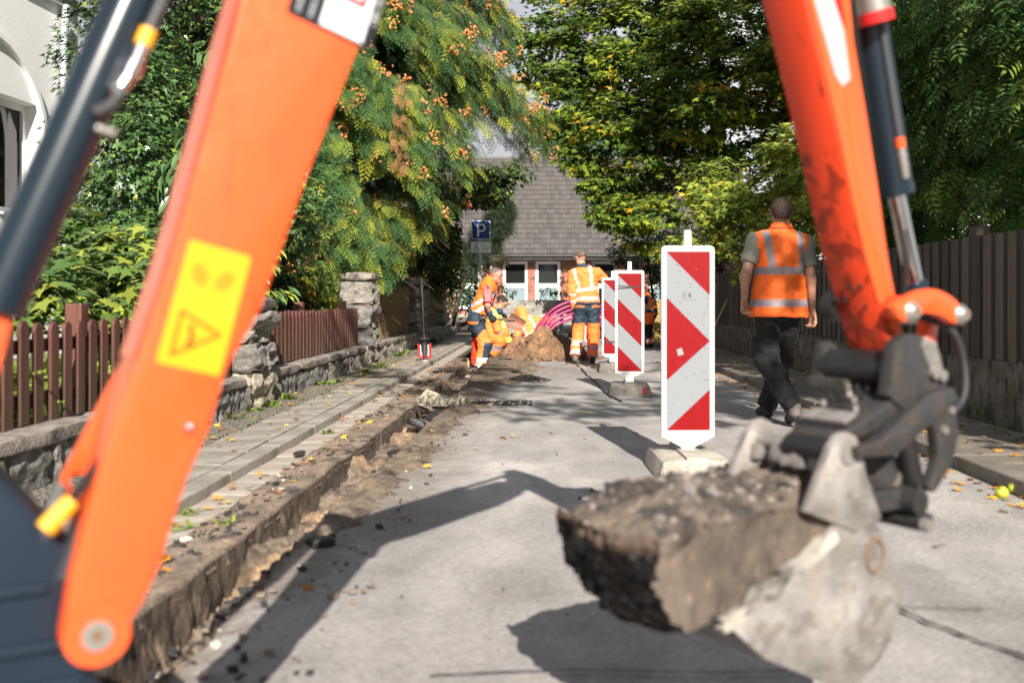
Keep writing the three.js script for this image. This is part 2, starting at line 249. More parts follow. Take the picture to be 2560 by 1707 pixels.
{
  const trench = group('trench', 'structure');
  const spoil = (d) => lerp(0.03, 0.36, smooth(d, 3.9, 4.8)) * lerp(1, 1.35, smooth(d, 7.5, 9)) * lerp(1, 2.2, smooth(d, 11, 13));
  const H = (X, d) => {
    const l = lip(d), e = edge(d), fill = smooth(d, 9.5, 13), lump = 0.045 * fbm(X * 9, d * 9, 2, 3) + 0.03 * n3(X * 26, d * 26, 5);
    const bot = lerp(lerp(-0.185, -0.12, smooth(d, 3.2, 4.3)), -0.04, fill) + 0.07 * n3(d * 1.7, 2, 2) + 0.10 * smooth(n3(d * 1.3, 9, 4), 0.05, 0.4) * (1 - smooth(X - e, 0.0, 0.15)) + lump, t = smooth(X, l - 0.075 - 0.03 * n3(d * 5, 2, 2), l - 0.005);
    if (X < l) return lerp(bot, -0.03 + lump * 0.5, t * t * 0.95);
    const w = spoil(d) * (1 + 0.55 * n3(d * 2.2, 1, 4) + 0.4 * n3(d * 7, X * 4, 9)), a = 1 - smooth(X - l, w * 0.25, w);
    return -0.02 + 0.04 * a + 0.030 * fbm(X * 13, d * 13, 6, 3) * (0.3 + a) + 0.03 * smooth(d, 9, 13) * a;
  };
  const tint = (X, d, y) => { const s = smooth(fbm(X * 3, d * 1.6, 8, 3), -0.02, 0.2) * (X < lip(d) ? 1 : 0.2), b = smooth(fbm(X * 7, d * 4, 3, 3), 0.08, 0.3); let c = mix3([1.15, 1.08, 1.0], [2.7, 2.25, 1.65], s * 0.85); return mix3(c, [0.35, 0.34, 0.34], b * 0.7); };
  struct('trench_floor', sheet(64, 560, (u, v) => { const d = Math.exp(lerp(Math.log(1.05), Math.log(17), v)), X = lerp(edge(d) - 0.01, edge(d) + 1.25, Math.pow(u, 1.25)); return [X, H(X, d), -d]; }, (q) => tint(q[0], -q[2], q[1])), M.dirt, trench);
  struct('trench_wall', sheet(620, 14, (u, v) => { const d = Math.exp(lerp(Math.log(1.05), Math.log(15), u)), y = lerp(0.012, -0.27, v), r = 0.006 * n3(d * 16, y * 12, 2) + 0.016 * n3(d * 5, y * 7, 4) + 0.004 * n3(d * 40, y * 26, 4) + 0.004 * n3(d * 90, y * 60, 4); return [edge(d) + 0.008 + r - 0.02 * (1 - v) * (v < 0 ? 1 : 0) + 0.03 * v, y, -d]; },
    (q) => { const a = 0.78 + 0.30 * n3(q[2] * 22, q[1] * 12, 1) + 0.25 * n3(q[2] * 9, q[1] * 9, 3), w = smooth(n3(q[2] * 5, q[1] * 4, 9) + 0.4 * n3(q[2] * 30, q[1] * 8, 2), 0.42, 0.6); return mix3([a * 0.88, a * 0.80, a * 0.75], [2.6, 2.35, 2.1], w * 0.75); }, (q) => [q[2], q[1] * 0.7]), M.dirt, trench);
  struct('dirt_strip', sheet(26, 520, (u, v) => { const d = Math.exp(lerp(Math.log(1.05), Math.log(17), v)), X = lerp(-1.51, edge(d) + 0.004, u); if (u > 0.99) return [edge(d) + 0.010, -0.022, -d]; return [X, 0.004 + 0.016 * fbm(X * 12, d * 6, 2, 4) + 0.012 * smooth(u, 0.2, 0.8) * (u < 0.97 ? 1 : 0.4), -d]; },
    (q) => { const d = -q[2], b = smooth(fbm(q[0] * 6, d * 3, 5, 4), 0.0, 0.25), s = smooth(fbm(q[0] * 4, d * 2.2, 15, 3), 0.05, 0.25); return mix3(mix3([1.55, 1.46, 1.38], [0.5, 0.49, 0.5], b * 0.75), [2.1, 1.8, 1.4], s * 0.5); }), M.dirt, trench);
  struct('trench_bed', box(0.75, 0.05, 20, -1.3, -0.29, -9), M.base, trench);
  struct('sub_base', box(3.6, 0.2, 60, 0.82, -0.18, -24), M.base, trench);
}
// left gutter, kerb, slabs and small cobbles
{
  const gu = group('gutter', 'structure');
  struct('gutter_bed', box(0.22, 0.06, 46, -1.6, -0.045, -21), M.joint, gu);
  seed(5);
  const gs = [0, 1, 2].map(() => box(0.188, 0.05, 0.305, 0, 0, 0, 0.003));
  for (let d = 1.2, i = 0; d < 24; d += 0.31, i++) { const m = struct('gutter_stone', gs[i % 3], M.gutter, gu); m.position.set(-1.6 + rr(-0.003, 0.003), -0.018 + rr(-0.003, 0.004), -d); m.rotation.y = rr(-0.01, 0.01); m.rotation.z = rr(-0.02, 0.02); }
  const kb = group('kerb', 'structure'), kg = [0, 1, 2].map(() => box(0.13, 0.24, 0.995, 0, 0, 0, 0.012));
  for (let d = 0.9, i = 0; d < 30; d += 1, i++) { const m = struct('kerb_stone', kg[i % 3], M.kerb, kb); m.position.set(-1.755 + rr(-0.0015, 0.0015), -0.052 + rr(-0.0015, 0.0015), -d); m.rotation.y = rr(-0.002, 0.002); }
  const pv = group('pavement', 'structure');
  struct('pavement_bed', box(1.0, 0.26, 60, -2.32, -0.078, -22), M.joint, pv);
  const sg = [0, 1, 2].map(() => box(0.345, 0.05, 0.494, 0, 0, 0, 0.003));
  for (let d = 1.4, i = 0; d < 24; d += 0.5, i++) { const m = struct('paving_slab', sg[i % 3], M.slab, pv); m.position.set(-2.0, 0.044 + rr(-0.003, 0.003), -d); m.rotation.z = rr(-0.015, 0.015); m.rotation.x = rr(-0.008, 0.008); m.rotation.y = rr(-0.012, 0.012); }
  const cg = [0, 1, 2].map((k) => { const g = new THREE.CylinderGeometry(0.034, 0.038, 0.05, 4 + (k === 2 ? 1 : 0), 1); g.rotateY(Math.PI / 4); return boxUV(g); });
  const rest = [], spots = [];
  for (let d = 4.6; d < 19; d += 0.056) for (let k = 0; k < 6; k++) spots.push([-2.205 - k * 0.056 + rr(-0.006, 0.006) + 0.02 * Math.sin(d * 9), d + rr(-0.008, 0.008) + (k % 2) * 0.02]);
  spots.forEach(([x, d], i) => {
    const y = 0.046 + rr(-0.002, 0.002) + 0.01 * n3(d * 2, x * 4, 1), g = cg[Math.floor(rnd() * 3)], a = rr(-0.25, 0.25), sc = rr(0.9, 1.08);
    if (i < 300) { const m = struct('cobble', g, M.cobble, pv); m.position.set(x, y, -d); m.rotation.y = a; m.scale.setScalar(sc); } else rest.push(g.clone().rotateY(a).translate(x, y, -d));
  });
  const rs = part('cobbles', rest, M.cobble, pv); rs.userData.kind = 'stuff';
}
// right kerb and pavement
{
  const kb = group('kerb', 'structure'), kg = [0, 1].map(() => box(0.13, 0.26, 0.985, 0, 0, 0, 0.014));
  const dk = mat({ color: [0.24, 0.225, 0.20], map: T.concrete, bumpMap: T.fine, bumpScale: 0.004, roughness: 0.95 });
  for (let d = 2.4, i = 0; d < 30; d += 1, i++) { const m = struct('kerb_stone', kg[i % 2], dk, kb); m.position.set(2.5 + rr(-0.006, 0.006), -0.045 + rr(-0.005, 0.005), -d); m.rotation.y = rr(-0.006, 0.006); }
  const pv = group('pavement', 'structure');
  struct('pavement_bed', box(0.86, 0.26, 60, 2.95, -0.078, -22), M.joint, pv);
  const sg = [0, 1, 2].map(() => box(0.375, 0.05, 0.29, 0, 0, 0, 0.006)), sm = mat({ color: [0.25, 0.23, 0.2], map: T.concrete, bumpMap: T.fine, bumpScale: 0.004, roughness: 0.95 });
  for (let d = 4.6, i = 0; d < 21; d += 0.3, i++) for (let k = 0; k < 2; k++) { const m = struct('paving_slab', sg[(i + k) % 3], sm, pv); m.position.set(2.765 + k * 0.385, 0.05 + rr(-0.004, 0.004), -d - (k ? 0.13 : 0)); m.rotation.z = rr(-0.01, 0.01); }
}

// ---------------------------------------------------------------- left boundary: low stone walls, pillars, fences
const stones = [0, 1, 2, 3, 4].map((k) => { const g = rock(1, 1, 1, 0.12, k * 13.7 + 2, 6, 1.9), p = g.attributes.position; for (let i = 0; i < p.count; i++) { const x = p.getX(i), y = p.getY(i), z = p.getZ(i); p.setXYZ(i, x + 0.09 * n3(x * 5, y * 5, z * 5 + k), y, z + 0.05 * n3(x * 6 + k, y * 6, z * 6)); } g.deleteAttribute('normal'); return boxUV(toCreasedNormals(g, 0.35)); });
function lowWall(d0, d1, label, rows = 1, mats = [M.stoneDark, M.stoneDark, M.stoneMid]) {
  const w = thing('stone_wall', label, 'wall', [-2.5, 0.05, -d0]);
  part('wall_core', box(0.26, 0.24, d1 - d0, -0.18, 0.08, -(d1 - d0) / 2), M.joint, w);
  for (let r = 0; r < rows; r++) { const h = 0.235 / rows; for (let d = 0; d < d1 - d0 - 0.05;) { const L = Math.min(rr(0.2, 0.4), d1 - d0 - d), m = part('stone', stones[Math.floor(rnd() * 5)], pick(mats), w); m.position.set(-0.085 + rr(-0.012, 0.012), h * (r + 0.5) - 0.012, -d - L / 2); m.scale.set(0.21, h * 1.03, L * 0.97); m.rotation.y = pick([0, Math.PI]); d += L; } }
  for (let d = 0; d < d1 - d0 - 0.05;) { const L = Math.min(rr(1.0, 1.5), d1 - d0 - d), m = part('coping_stone', rock(0.36, 0.085, L - 0.012, 0.012, d * 3 + d0, 7, 9), M.coping, w); m.position.set(-0.15, 0.263, -d - L / 2); d += L; }
  return w;
}
function pillar(d, label, h, w, l, levels, cap, mats) {
  const p = thing('stone_pillar', label, 'pillar', [-2.46 - w / 2, 0.05, -d]);
  part('pillar_core', box(w * 0.86, h - 0.1, l * 0.86, 0, (h - 0.1) / 2, 0), M.joint, p);
  let y = 0; const hh = h - cap;
  levels.forEach((f, i) => { const H = f * hh, n = i % 2 ? 2 : 1; for (let k = 0; k < n; k++) { const m = part('stone', stones[(i * 2 + k) % 5], mats[i % mats.length], p), L = l / n; m.scale.set(w * rr(0.98, 1.08), H * 0.985, L * (n > 1 ? 0.97 : 1.04)); m.position.set(rr(-0.012, 0.012), y + H / 2, (k - (n - 1) / 2) * L); m.rotation.y = pick([0, Math.PI]); } y += H; });
  const c = part('cap', rock(w * 1.12, cap, l * 1.12, 0.01, d, 4, 5), M.coping, p); c.position.y = h - cap / 2;
}
seed(77);
lowWall(3.4, 8.45, 'low dark stone wall with rough coping under the nearest brown picket fence', 1);
lowWall(9.15, 14.15, 'low rubble stone wall with coping between the grey pillar and the pale pillar', 1, [M.stoneDark, M.stoneMid, M.stonePale, M.stoneDark]);
lowWall(15.0, 19.9, 'low stone wall with mossy coping below the dark pole fence', 1, [M.stoneMid, M.stonePale, M.stoneMid]);
lowWall(21.0, 24.8, 'low stone wall below the sunlit yellowish pole fence', 1, [M.stoneMid, M.stonePale]);
lowWall(25.6, 30, 'farthest low stone wall on the left past the last pillar', 1, [M.stoneMid]);
pillar(8.8, 'grey rough stone pillar beside the orange boom, with yellow stone at its foot', 0.98, 0.5, 0.62, [0.38, 0.29, 0.33], 0.12, [M.stonePale, M.stoneDark, M.stoneMid]);
pillar(14.58, 'tall rough stone pillar under the overhanging conifer branches', 1.35, 0.42, 0.6, [0.2, 0.24, 0.28, 0.28], 0.12, [M.stoneMid, M.stoneDark, M.stoneDark]);
pillar(20.45, 'dark square stone pillar behind the upright measuring rod', 1.38, 0.56, 0.9, [0.2, 0.2, 0.2, 0.2, 0.2], 0.14, [M.stoneMid, M.stoneDark]);
pillar(25.2, 'farthest sandy stone pillar on the left beside the bending worker', 1.44, 0.5, 0.7, [0.25, 0.25, 0.25, 0.25], 0.14, [M.stonePale, M.stoneMid]);
// pickets
const picketGeo = (() => {
  const w = 0.085, h = 0.53, s = new THREE.Shape(); s.moveTo(-w / 2, 0); s.lineTo(w / 2, 0); s.lineTo(w / 2, h - w / 2); s.absarc(0, h - w / 2, w / 2, 0, Math.PI, false); s.closePath();
  return [0, 1, 2].map((k) => {
    const g = boxUV(new THREE.ExtrudeGeometry(s, { depth: 0.016, bevelEnabled: true, bevelThickness: 0.003, bevelSize: 0.003, bevelOffset: -0.003, bevelSegments: 1, curveSegments: 7 }).rotateY(Math.PI / 2).translate(-0.01, 0, 0));
    const p = g.attributes.position, c = [], uv = g.attributes.uv; // green algae on the foot of each picket, as in the photograph
    for (let i = 0; i < p.count; i++) { uv.setX(i, uv.getX(i) * 3 + k * 0.37); const t = (1 - smooth(p.getY(i) + 0.05 * n3(p.getZ(i) * 40, k, 2), 0.02, 0.16)) * 0.7, q = 0.85 + k * 0.12; c.push(...mix3([q, q, q], [0.55, 1.15, 0.8], t)); }
    g.setAttribute('color', new THREE.Float32BufferAttribute(c, 3)); return g;
  });
})();
function picketFence(d0, d1, label, posts) {
  const f = thing('picket_fence', label, 'fence', [-2.63, 0.36, -d0]);
  for (let d = 0.06, i = 0; d < d1 - d0; d += 0.155, i++) { const m = part('picket', picketGeo[Math.floor(rnd() * 3)], M.picket, f); m.position.set(rr(-0.003, 0.003), rr(-0.008, 0.008), -d); m.rotation.x = rr(-0.012, 0.012); }
  for (const y of [0.12, 0.40]) part('rail', box(0.045, 0.07, d1 - d0, -0.04, y, -(d1 - d0) / 2), M.picket, f);
  for (const p of posts) part('post', box(0.1, 0.64, 0.1, -0.11, 0.3, -(p - d0), 0.01), M.picket, f);
}
picketFence(4.2, 8.4, 'nearest brown picket fence with rounded tops at the left edge', [5.85, 7.7]);
picketFence(9.2, 14.1, 'second brown picket fence between the two stone pillars', [11.2, 13.6]);
function poleFence(d0, d1, label, group, dark) {
  const f = thing('pole_fence', label, 'fence', [-2.68, 0.36, -d0]), g = [];
  for (let d = 0.03; d < d1 - d0; d += 0.042) { const r = rr(0.016, 0.022), h = rr(0.86, 0.92); g.push(boxUV(new THREE.CylinderGeometry(r * 0.8, r, h, 6).translate(rr(-0.008, 0.008), h / 2, -d))); }
  const m = part('poles', g, M.pole, f); m.userData.kind = 'stuff';
  for (const y of [0.18, 0.7]) part('rail', box(0.04, 0.06, d1 - d0, -0.045, y, -(d1 - d0) / 2), M.pole, f);
}
poleFence(15.05, 19.9, 'dark shaded fence of thin upright poles behind the measuring rod');
poleFence(20.95, 24.8, 'sunlit yellow brown fence of thin upright poles near the workers');

// ---------------------------------------------------------------- right boundary: concrete wall and board fence
{
  const w = thing('concrete_wall', 'mossy low concrete wall under the dark board fence on the right', 'wall', [3.33, 0, 0]);
  for (let d = 2, i = 0; d < 30; d += 4, i++) part('wall_panel', boxUV(new THREE.BoxGeometry(0.22, 0.56, 3.985, 2, 4, 20).translate(0.11, 0.275, -d - 2)), M.wall, w);
  const f = thing('board_fence', 'tall weathered dark board fence along the right pavement', 'fence', [3.34, 0.56, 0]);
  const bg = [0, 1, 2, 3].map((k) => { const g = boxUV(new RoundedBoxGeometry(0.022, 0.93, 0.118, 1, 0.004).translate(0, 0.465, 0)), c = [], p = g.attributes.position, uv = g.attributes.uv, q = [0.65, 1, 1.35, 0.9][k]; for (let i = 0; i < p.count; i++) { uv.setX(i, uv.getX(i) * 3 + k * 0.29); const a = smooth(n3(p.getY(i) * 9, k * 3, 1), 0.1, 0.4) * 0.4; c.push(...mix3([q, q, q], [0.8, 1.1, 0.6], a)); } g.setAttribute('color', new THREE.Float32BufferAttribute(c, 3)); return g; });
  for (let d = 4.6, i = 0; d < 27; d += 0.098, i++) { const m = part('board', bg[Math.floor(rnd() * 4)], M.board, f); m.position.set(i % 2 ? 0.0 : 0.024, rr(-0.005, 0.005), -d); m.rotation.x = rr(-0.008, 0.008); }
  for (const y of [0.2, 0.72]) part('rail', box(0.05, 0.08, 22.4, 0.07, y, -15.8), M.board, f);
  for (let d = 7.95; d < 27; d += 2.6) part('post', box(0.12, 1.06, 0.12, 0.16, 0.5, -d, 0.008), M.board, f);
}

// ---------------------------------------------------------------- white house on the left
{
  const h = thing('white_house', 'white plastered house with an arched window niche at the left edge', 'house', [-7.93, 0, 0.06], 0);
  h.rotation.y = -0.07;
  const wy0 = 2.15, wy1 = 3.68, w0 = 12.95, w1 = 13.85;                         // window opening in depth
  const s = new THREE.Shape(); s.moveTo(4, 0); s.lineTo(14.85, 0); s.lineTo(14.85, 5.35); s.lineTo(4, 5.35); s.closePath();
  for (const [a, b, c, d] of [[w0, w1, wy0, wy1], [9.6, 10.5, wy0, wy1]]) { const q = new THREE.Path(); q.moveTo(a, c); q.lineTo(a, d); q.lineTo(b, d); q.lineTo(b, c); q.closePath(); s.holes.push(q); }
  part('wall', boxUV(new THREE.ExtrudeGeometry(s, { depth: 0.32, bevelEnabled: false }).rotateY(Math.PI / 2).translate(-0.32, 0, 0)), M.plaster, h);
  part('wall', box(7, 5.35, 0.3, -3.82, 2.675, -14.7), M.plaster, h);
  const ring = new THREE.Shape(); ring.absarc(0, 0, 1.36, 0, Math.PI, false); ring.lineTo(-1.36, -1.6); ring.lineTo(-1.28, -1.6); ring.lineTo(-1.28, 0); ring.absarc(0, 0, 1.28, Math.PI, 0, true); ring.lineTo(1.28, -1.6); ring.lineTo(1.36, -1.6); ring.closePath();
  part('arch_moulding', boxUV(new THREE.ExtrudeGeometry(ring, { depth: 0.06, bevelEnabled: true, bevelSize: 0.008, bevelThickness: 0.008, bevelSegments: 1, curveSegments: 40 }).rotateY(Math.PI / 2).translate(0.0, 3.12, -12.62)), M.plaster, h);
  for (const [a, b] of [[w0, w1], [9.6, 10.5]]) {
    const win = part('window', [box(0.07, 0.09, b - a, -0.22, wy1 - 0.045, -(a + b) / 2), box(0.07, 0.09, b - a, -0.22, wy0 + 0.045, -(a + b) / 2), box(0.07, wy1 - wy0 - 0.18, 0.085, -0.22, (wy0 + wy1) / 2, -a - 0.043), box(0.07, wy1 - wy0 - 0.18, 0.085, -0.22, (wy0 + wy1) / 2, -b + 0.043)], M.white, h);
    part('pane', box(0.012, wy1 - wy0 - 0.16, b - a - 0.15, -0.235, (wy0 + wy1) / 2, -(a + b) / 2), M.glassDark, win);
    part('sill', box(0.16, 0.04, b - a + 0.06, 0.0, wy0 - 0.022, -(a + b) / 2, 0.006), M.zinc, win);
  }
  const dp = part('downpipe', [cyl([0.1, 0.2, -14.3], [0.1, 4.75, -14.3], 0.055), cyl([0.1, 4.75, -14.3], [0.14, 5.2, -14.3], 0.055)], M.zinc, h); part('pipe_clip', box(0.1, 0.05, 0.14, 0.05, 3.2, -14.3), M.zinc, dp);
  const roof = part('roof', sheet(2, 2, (u, v) => [lerp(0.06, -4, u), lerp(5.38, 8.2, u), lerp(-3.8, -15.05, v)]), mat({ color: [0.22, 0.10, 0.07], roughness: 0.9 }), h);
  part('eave', box(0.07, 0.07, 11.2, 0.025, 5.25, -9.4), M.white, roof); part('gutter', cyl([0.05, 5.34, -3.8], [0.05, 5.34, -15.05], 0.05), M.zinc, roof);
}

// ---------------------------------------------------------------- brick house at the end of the street
{
  const D = 48.5, h = thing('brick_house', 'low brick house with a steep brown tiled roof closing the end of the street', 'house', [0, 0, -D]);
  const X0 = -6.5, X1 = 10, top = 2.95, wins = [[-1.92, -0.72], [-0.33, 0.87], [2.42, 3.62], [-4.2, -3.0], [5.2, 6.4], [7.6, 8.8]], y0 = 0.62, y1 = 2.88;
  const s = new THREE.Shape(); s.moveTo(X0, 0); s.lineTo(X1, 0); s.lineTo(X1, top + 0.3); s.lineTo(X0, top + 0.3); s.closePath();
  for (const [a, b] of wins) { const q = new THREE.Path(); q.moveTo(a, y0); q.lineTo(a, y1); q.lineTo(b, y1); q.lineTo(b, y0); q.closePath(); s.holes.push(q); }
  const wall = part('wall', boxUV(new THREE.ExtrudeGeometry(s, { depth: 0.3, bevelEnabled: false }).translate(0, 0, -0.31)), mat({ color: [0.50, 0.45, 0.40], map: T.concrete, roughness: 1 }), h);
  seed(9);
  const spots = [], hw = 0.124;
  for (let r = 0, y = 0.36; y < top - 0.02; y += 0.0833, r++) for (let x = X0 + (r % 2 ? 0.125 : 0); x < X1; x += 0.25) {
    if (wins.some(([a, b]) => x + hw > a && x - hw < b && y > y0 - 0.03)) { const w = wins.find(([a, b]) => x + hw > a && x - hw < b); const L = w[0] - (x - hw), R = x + hw - w[1]; if (L > 0.05) spots.push([x - hw + L / 2, y, L / 0.25]); else if (R > 0.05) spots.push([x + hw - R / 2, y, R / 0.25]); continue; }
    spots.push([x, y, 0.95]);
  }
  const bricks = new THREE.InstancedMesh(boxUV(new RoundedBoxGeometry(0.245, 0.068, 0.05, 1, 0.004)), mat({ color: [1, 1, 1], roughness: 0.9, bumpMap: T.fine, bumpScale: 0.004 }), spots.length), mm = new THREE.Matrix4();
  spots.forEach(([x, y, sx], i) => { mm.makeScale(sx, 1, 1).setPosition(x, y, -0.016); bricks.setMatrixAt(i, mm); const k = rr(0.75, 1.2), c = rnd() < 0.12 ? [0.17, 0.085, 0.07] : [0.36, 0.130, 0.092]; bricks.setColorAt(i, rgb(c[0] * k, c[1] * k, c[2] * k)); });
  bricks.name = 'bricks'; bricks.userData.kind = 'stuff'; shade(bricks); wall.add(bricks);
  wins.forEach(([a, b], i) => {
    const cx = (a + b) / 2, w = b - a, hh = y1 - y0, z = -0.10, win = part('window', [box(0.13, hh, 0.09, a + 0.065, y0 + hh / 2, z), box(0.13, hh, 0.09, b - 0.065, y0 + hh / 2, z), box(w - 0.26, 0.13, 0.09, cx, y1 - 0.065, z), box(w - 0.26, 0.24, 0.09, cx, 1.69, z), box(w - 0.26, 0.1, 0.09, cx, y0 + 0.05, z)], i === 2 ? M.zinc : M.white, h);
    part('pane', box(w - 0.24, y1 - 1.8 - 0.1, 0.012, cx, (y1 - 0.12 + 1.8) / 2, z - 0.02), M.glassDark, win);
    part('pane', box(w - 0.24, 0.92, 0.012, cx, 1.13, z - 0.02), i === 2 ? M.glassDark : M.frosted, win);
    part('sill', box(w + 0.1, 0.05, 0.2, cx, y0 - 0.026, 0.06, 0.006), M.zinc, win);
  });
  // roof: pantiles laid in rows, one by one
  const pitch = Math.atan2(5.1, 4.3), rowL = 0.34, rows = 20, tw = 0.2, z0 = 0.75, yb = 3.2;
  const roof = part('roof', sheet(1, 1, (u, v) => [lerp(X0 - 0.3, X1 + 0.3, u), lerp(yb - 0.05, yb - 0.05 + rows * rowL * Math.sin(pitch), v), lerp(z0, z0 - rows * rowL * Math.cos(pitch), v)]), mat({ color: [0.05, 0.045, 0.04], roughness: 1 }), h);
  const tileG = (() => {
    const pr = []; for (let i = 0; i <= 8; i++) pr.push([(i / 8 - 0.5) * tw, 0.018 * Math.cos(i / 8 * Math.PI * 4)]);
    const g = sheet(8, 1, (u, v) => [pr[Math.round(u * 8)][0], pr[Math.round(u * 8)][1] + 0.045 - 0.035 * v, -v * (rowL + 0.05)]), e = sheet(8, 1, (u, v) => [pr[Math.round(u * 8)][0], pr[Math.round(u * 8)][1] + 0.045 * v - 0.005, 0]);
    return merge([g, e]);
  })();
  const tm = [[0.085, 0.078, 0.077], [0.100, 0.092, 0.091], [0.071, 0.066, 0.066], [0.092, 0.082, 0.076]].map((c) => mat({ color: c, roughness: 0.75 }));
  const list = [[], [], [], []], up = V(0, Math.sin(pitch), -Math.cos(pitch)), q = new THREE.Quaternion().setFromAxisAngle(V(1, 0, 0), pitch); let n = 0;
  for (let r = 0; r < rows; r++) for (let x = X0; x < X1; x += tw) {
    const p = V(x + rr(-0.003, 0.003), yb, z0).addScaledVector(up, r * rowL + rr(-0.004, 0.004)), m = Math.floor(rnd() * 4);
    const tilt = new THREE.Quaternion().setFromAxisAngle(V(0, 1, 0), rr(-0.015, 0.015)).premultiply(q);
    if (x > -4.2 && x < 3.2 && r < 8 && n < 300) { n++; const t = part('roof_tile', tileG, tm[m], roof); t.position.copy(p); t.quaternion.copy(tilt); } else list[m].push(new THREE.Matrix4().compose(p, tilt, V(1, 1, 1)));
  }
  list.forEach((l, k) => { const im = new THREE.InstancedMesh(tileG, tm[k], l.length); l.forEach((m4, i) => im.setMatrixAt(i, m4)); im.name = 'roof_tiles'; im.userData.kind = 'stuff'; roof.add(shade(im)); });
  { const moss = [], mg = new THREE.IcosahedronGeometry(0.03, 0); seed(31); for (let i = 0; i < 520; i++) { const r = Math.floor(Math.pow(rnd(), 1.8) * rows), x = rr(-5, 6), p = V(x, yb + 0.045, z0 + 0.01).addScaledVector(up, r * rowL); moss.push(mg.clone().scale(rr(0.6, 2.2), 0.5, rr(0.5, 1)).translate(p.x, p.y, p.z)); } part('moss', moss, mat({ color: [0.10, 0.115, 0.035], roughness: 1 }), roof).userData.kind = 'stuff'; }
  const ridge = V(0, yb, z0).addScaledVector(up, rows * rowL);
  part('ridge', cyl([X0 - 0.3, ridge.y, ridge.z], [X1 + 0.3, ridge.y, ridge.z], 0.1, 0.1, 12), tm[1], roof);
  part('gutter', cyl([X0 - 0.3, 3.12, 0.86], [X1 + 0.3, 3.12, 0.86], 0.08, 0.08, 12), mat({ color: [0.03, 0.03, 0.032], roughness: 0.5 }), roof);
  part('fascia', box(X1 - X0 + 0.6, 0.05, 0.03, (X0 + X1) / 2, 2.99, 0.7), M.white, roof);
  part('soffit', box(X1 - X0 + 0.6, 0.03, 0.7, (X0 + X1) / 2, 3.0, 0.34), mat({ color: [0.05, 0.045, 0.04], roughness: 0.9 }), roof);
  for (const x of [-2.95, -2.5]) part('downpipe', cyl([x, 0.3, 0.2], [x, 3.1, 0.2], 0.05, 0.05, 10), M.white, h);
  // rest of the body
  part('gable_wall', [box(0.3, 3.1, 8.5, X0 + 0.15, 1.55, -4.6), box(0.3, 3.1, 8.5, X1 - 0.15, 1.55, -4.6)], M.stoneMid, h);
}
// slate roofed house behind
{
  const h = thing('slate_house', 'big house with a grey slate roof behind the tiled roof', 'house', [-3.2, 0, -66]);
  part('wall', box(16, 7.4, 9, 5, 3.7, -6), mat({ color: [0.55, 0.54, 0.5], map: T.concrete, roughness: 0.95 }), h);
  const g = [], mt = mat({ color: [0.155, 0.165, 0.195], roughness: 0.7 }), roof = group('x'); scene.remove(roof); roof.name = 'roof';
  const r2 = part('roof', sheet(1, 1, (u, v) => [lerp(-3.5, 14, u), lerp(7.1, 13.9, v), lerp(-1.3, -6, v)]), mat({ color: [0.08, 0.085, 0.1], roughness: 0.9 }), h);
  seed(3); for (let r = 0; r < 26; r++) for (let x = -3.4; x < 14; x += 0.42) g.push(boxUV(new THREE.BoxGeometry(0.41, 0.34, 0.015).translate(0, 0.16, 0).rotateX(-0.605 + 0.04).translate(x + (r % 2) * 0.21, 7.12 + r * 0.262, -1.27 - r * 0.181 + rr(0, 0.01))));
  part('slates', g, mt, r2).userData.kind = 'stuff';
}
// ---------------------------------------------------------------- vegetation: every crown is many small leaves round limbs
function flatLeaf(outline, fold = 0.12, droop = 0.15) { // outline: half contour from base to tip, [halfwidth, along]; lies in xz, tip +z
  const p = [], idx = [], n = outline.length;
  outline.forEach(([w, t]) => { const y = -droop * t * t; p.push(-w, y + fold * w, t, 0, y, t, w, y + fold * w, t); });
  for (let i = 0; i < n - 1; i++) { const a = i * 3, b = a + 3; idx.push(a, b, a + 1, a + 1, b, b + 1, a + 1, b + 1, a + 2, a + 2, b + 1, b + 2); }
  const g = new THREE.BufferGeometry(); g.setAttribute('position', new THREE.Float32BufferAttribute(p, 3)); g.setIndex(idx); g.computeVertexNormals(); return g;
}
function starLeaf(lobes) { // palmate leaf: lobes = [angle, length, halfwidth]
  const p = [0, 0, 0], idx = []; let k = 1;
  const rim = []; lobes.forEach(([a, l], i) => { if (i) { const b = lobes[i - 1]; rim.push([(a + b[0]) / 2, Math.min(l, b[1]) * 0.52]); } rim.push([a - 0.16, l * 0.72], [a, l], [a + 0.16, l * 0.72]); });
  for (const [a, l] of rim) p.push(Math.sin(a) * l, -0.22 * l * l + 0.04 * Math.cos(a * 5), Math.cos(a) * l + 0.12);
  for (let i = 0; i < rim.length - 1; i++) idx.push(0, k + i, k + i + 1);
  const g = new THREE.BufferGeometry(); g.setAttribute('position', new THREE.Float32BufferAttribute(p, 3)); g.setIndex(idx); g.computeVertexNormals(); return g;
}
const LEAF = {
  oval: flatLeaf([[0.0, 0], [0.26, 0.3], [0.24, 0.62], [0, 1]], 0.3, 0.25),
  narrow: flatLeaf([[0.0, 0], [0.15, 0.35], [0.12, 0.7], [0, 1]], 0.3, 0.3),
  maple: starLeaf([[-2.2, 0.45], [-1.15, 0.75], [0, 0.92], [1.15, 0.75], [2.2, 0.45]]),
  ivy: starLeaf([[-1.9, 0.42], [-0.95, 0.55], [0, 0.85], [0.95, 0.55], [1.9, 0.42]]),
};
LEAF.pinnate = merge(Array.from({ length: 9 }, (_, i) => { const s = i === 8 ? 0 : (i % 2 ? 1 : -1), t = i === 8 ? 0.74 : 0.14 + Math.floor(i / 2) * 0.18; return LEAF.narrow.clone().scale(0.36, 0.34, 0.34).rotateY(s * 1.15).translate(0, -0.25 * t * t, t); }));
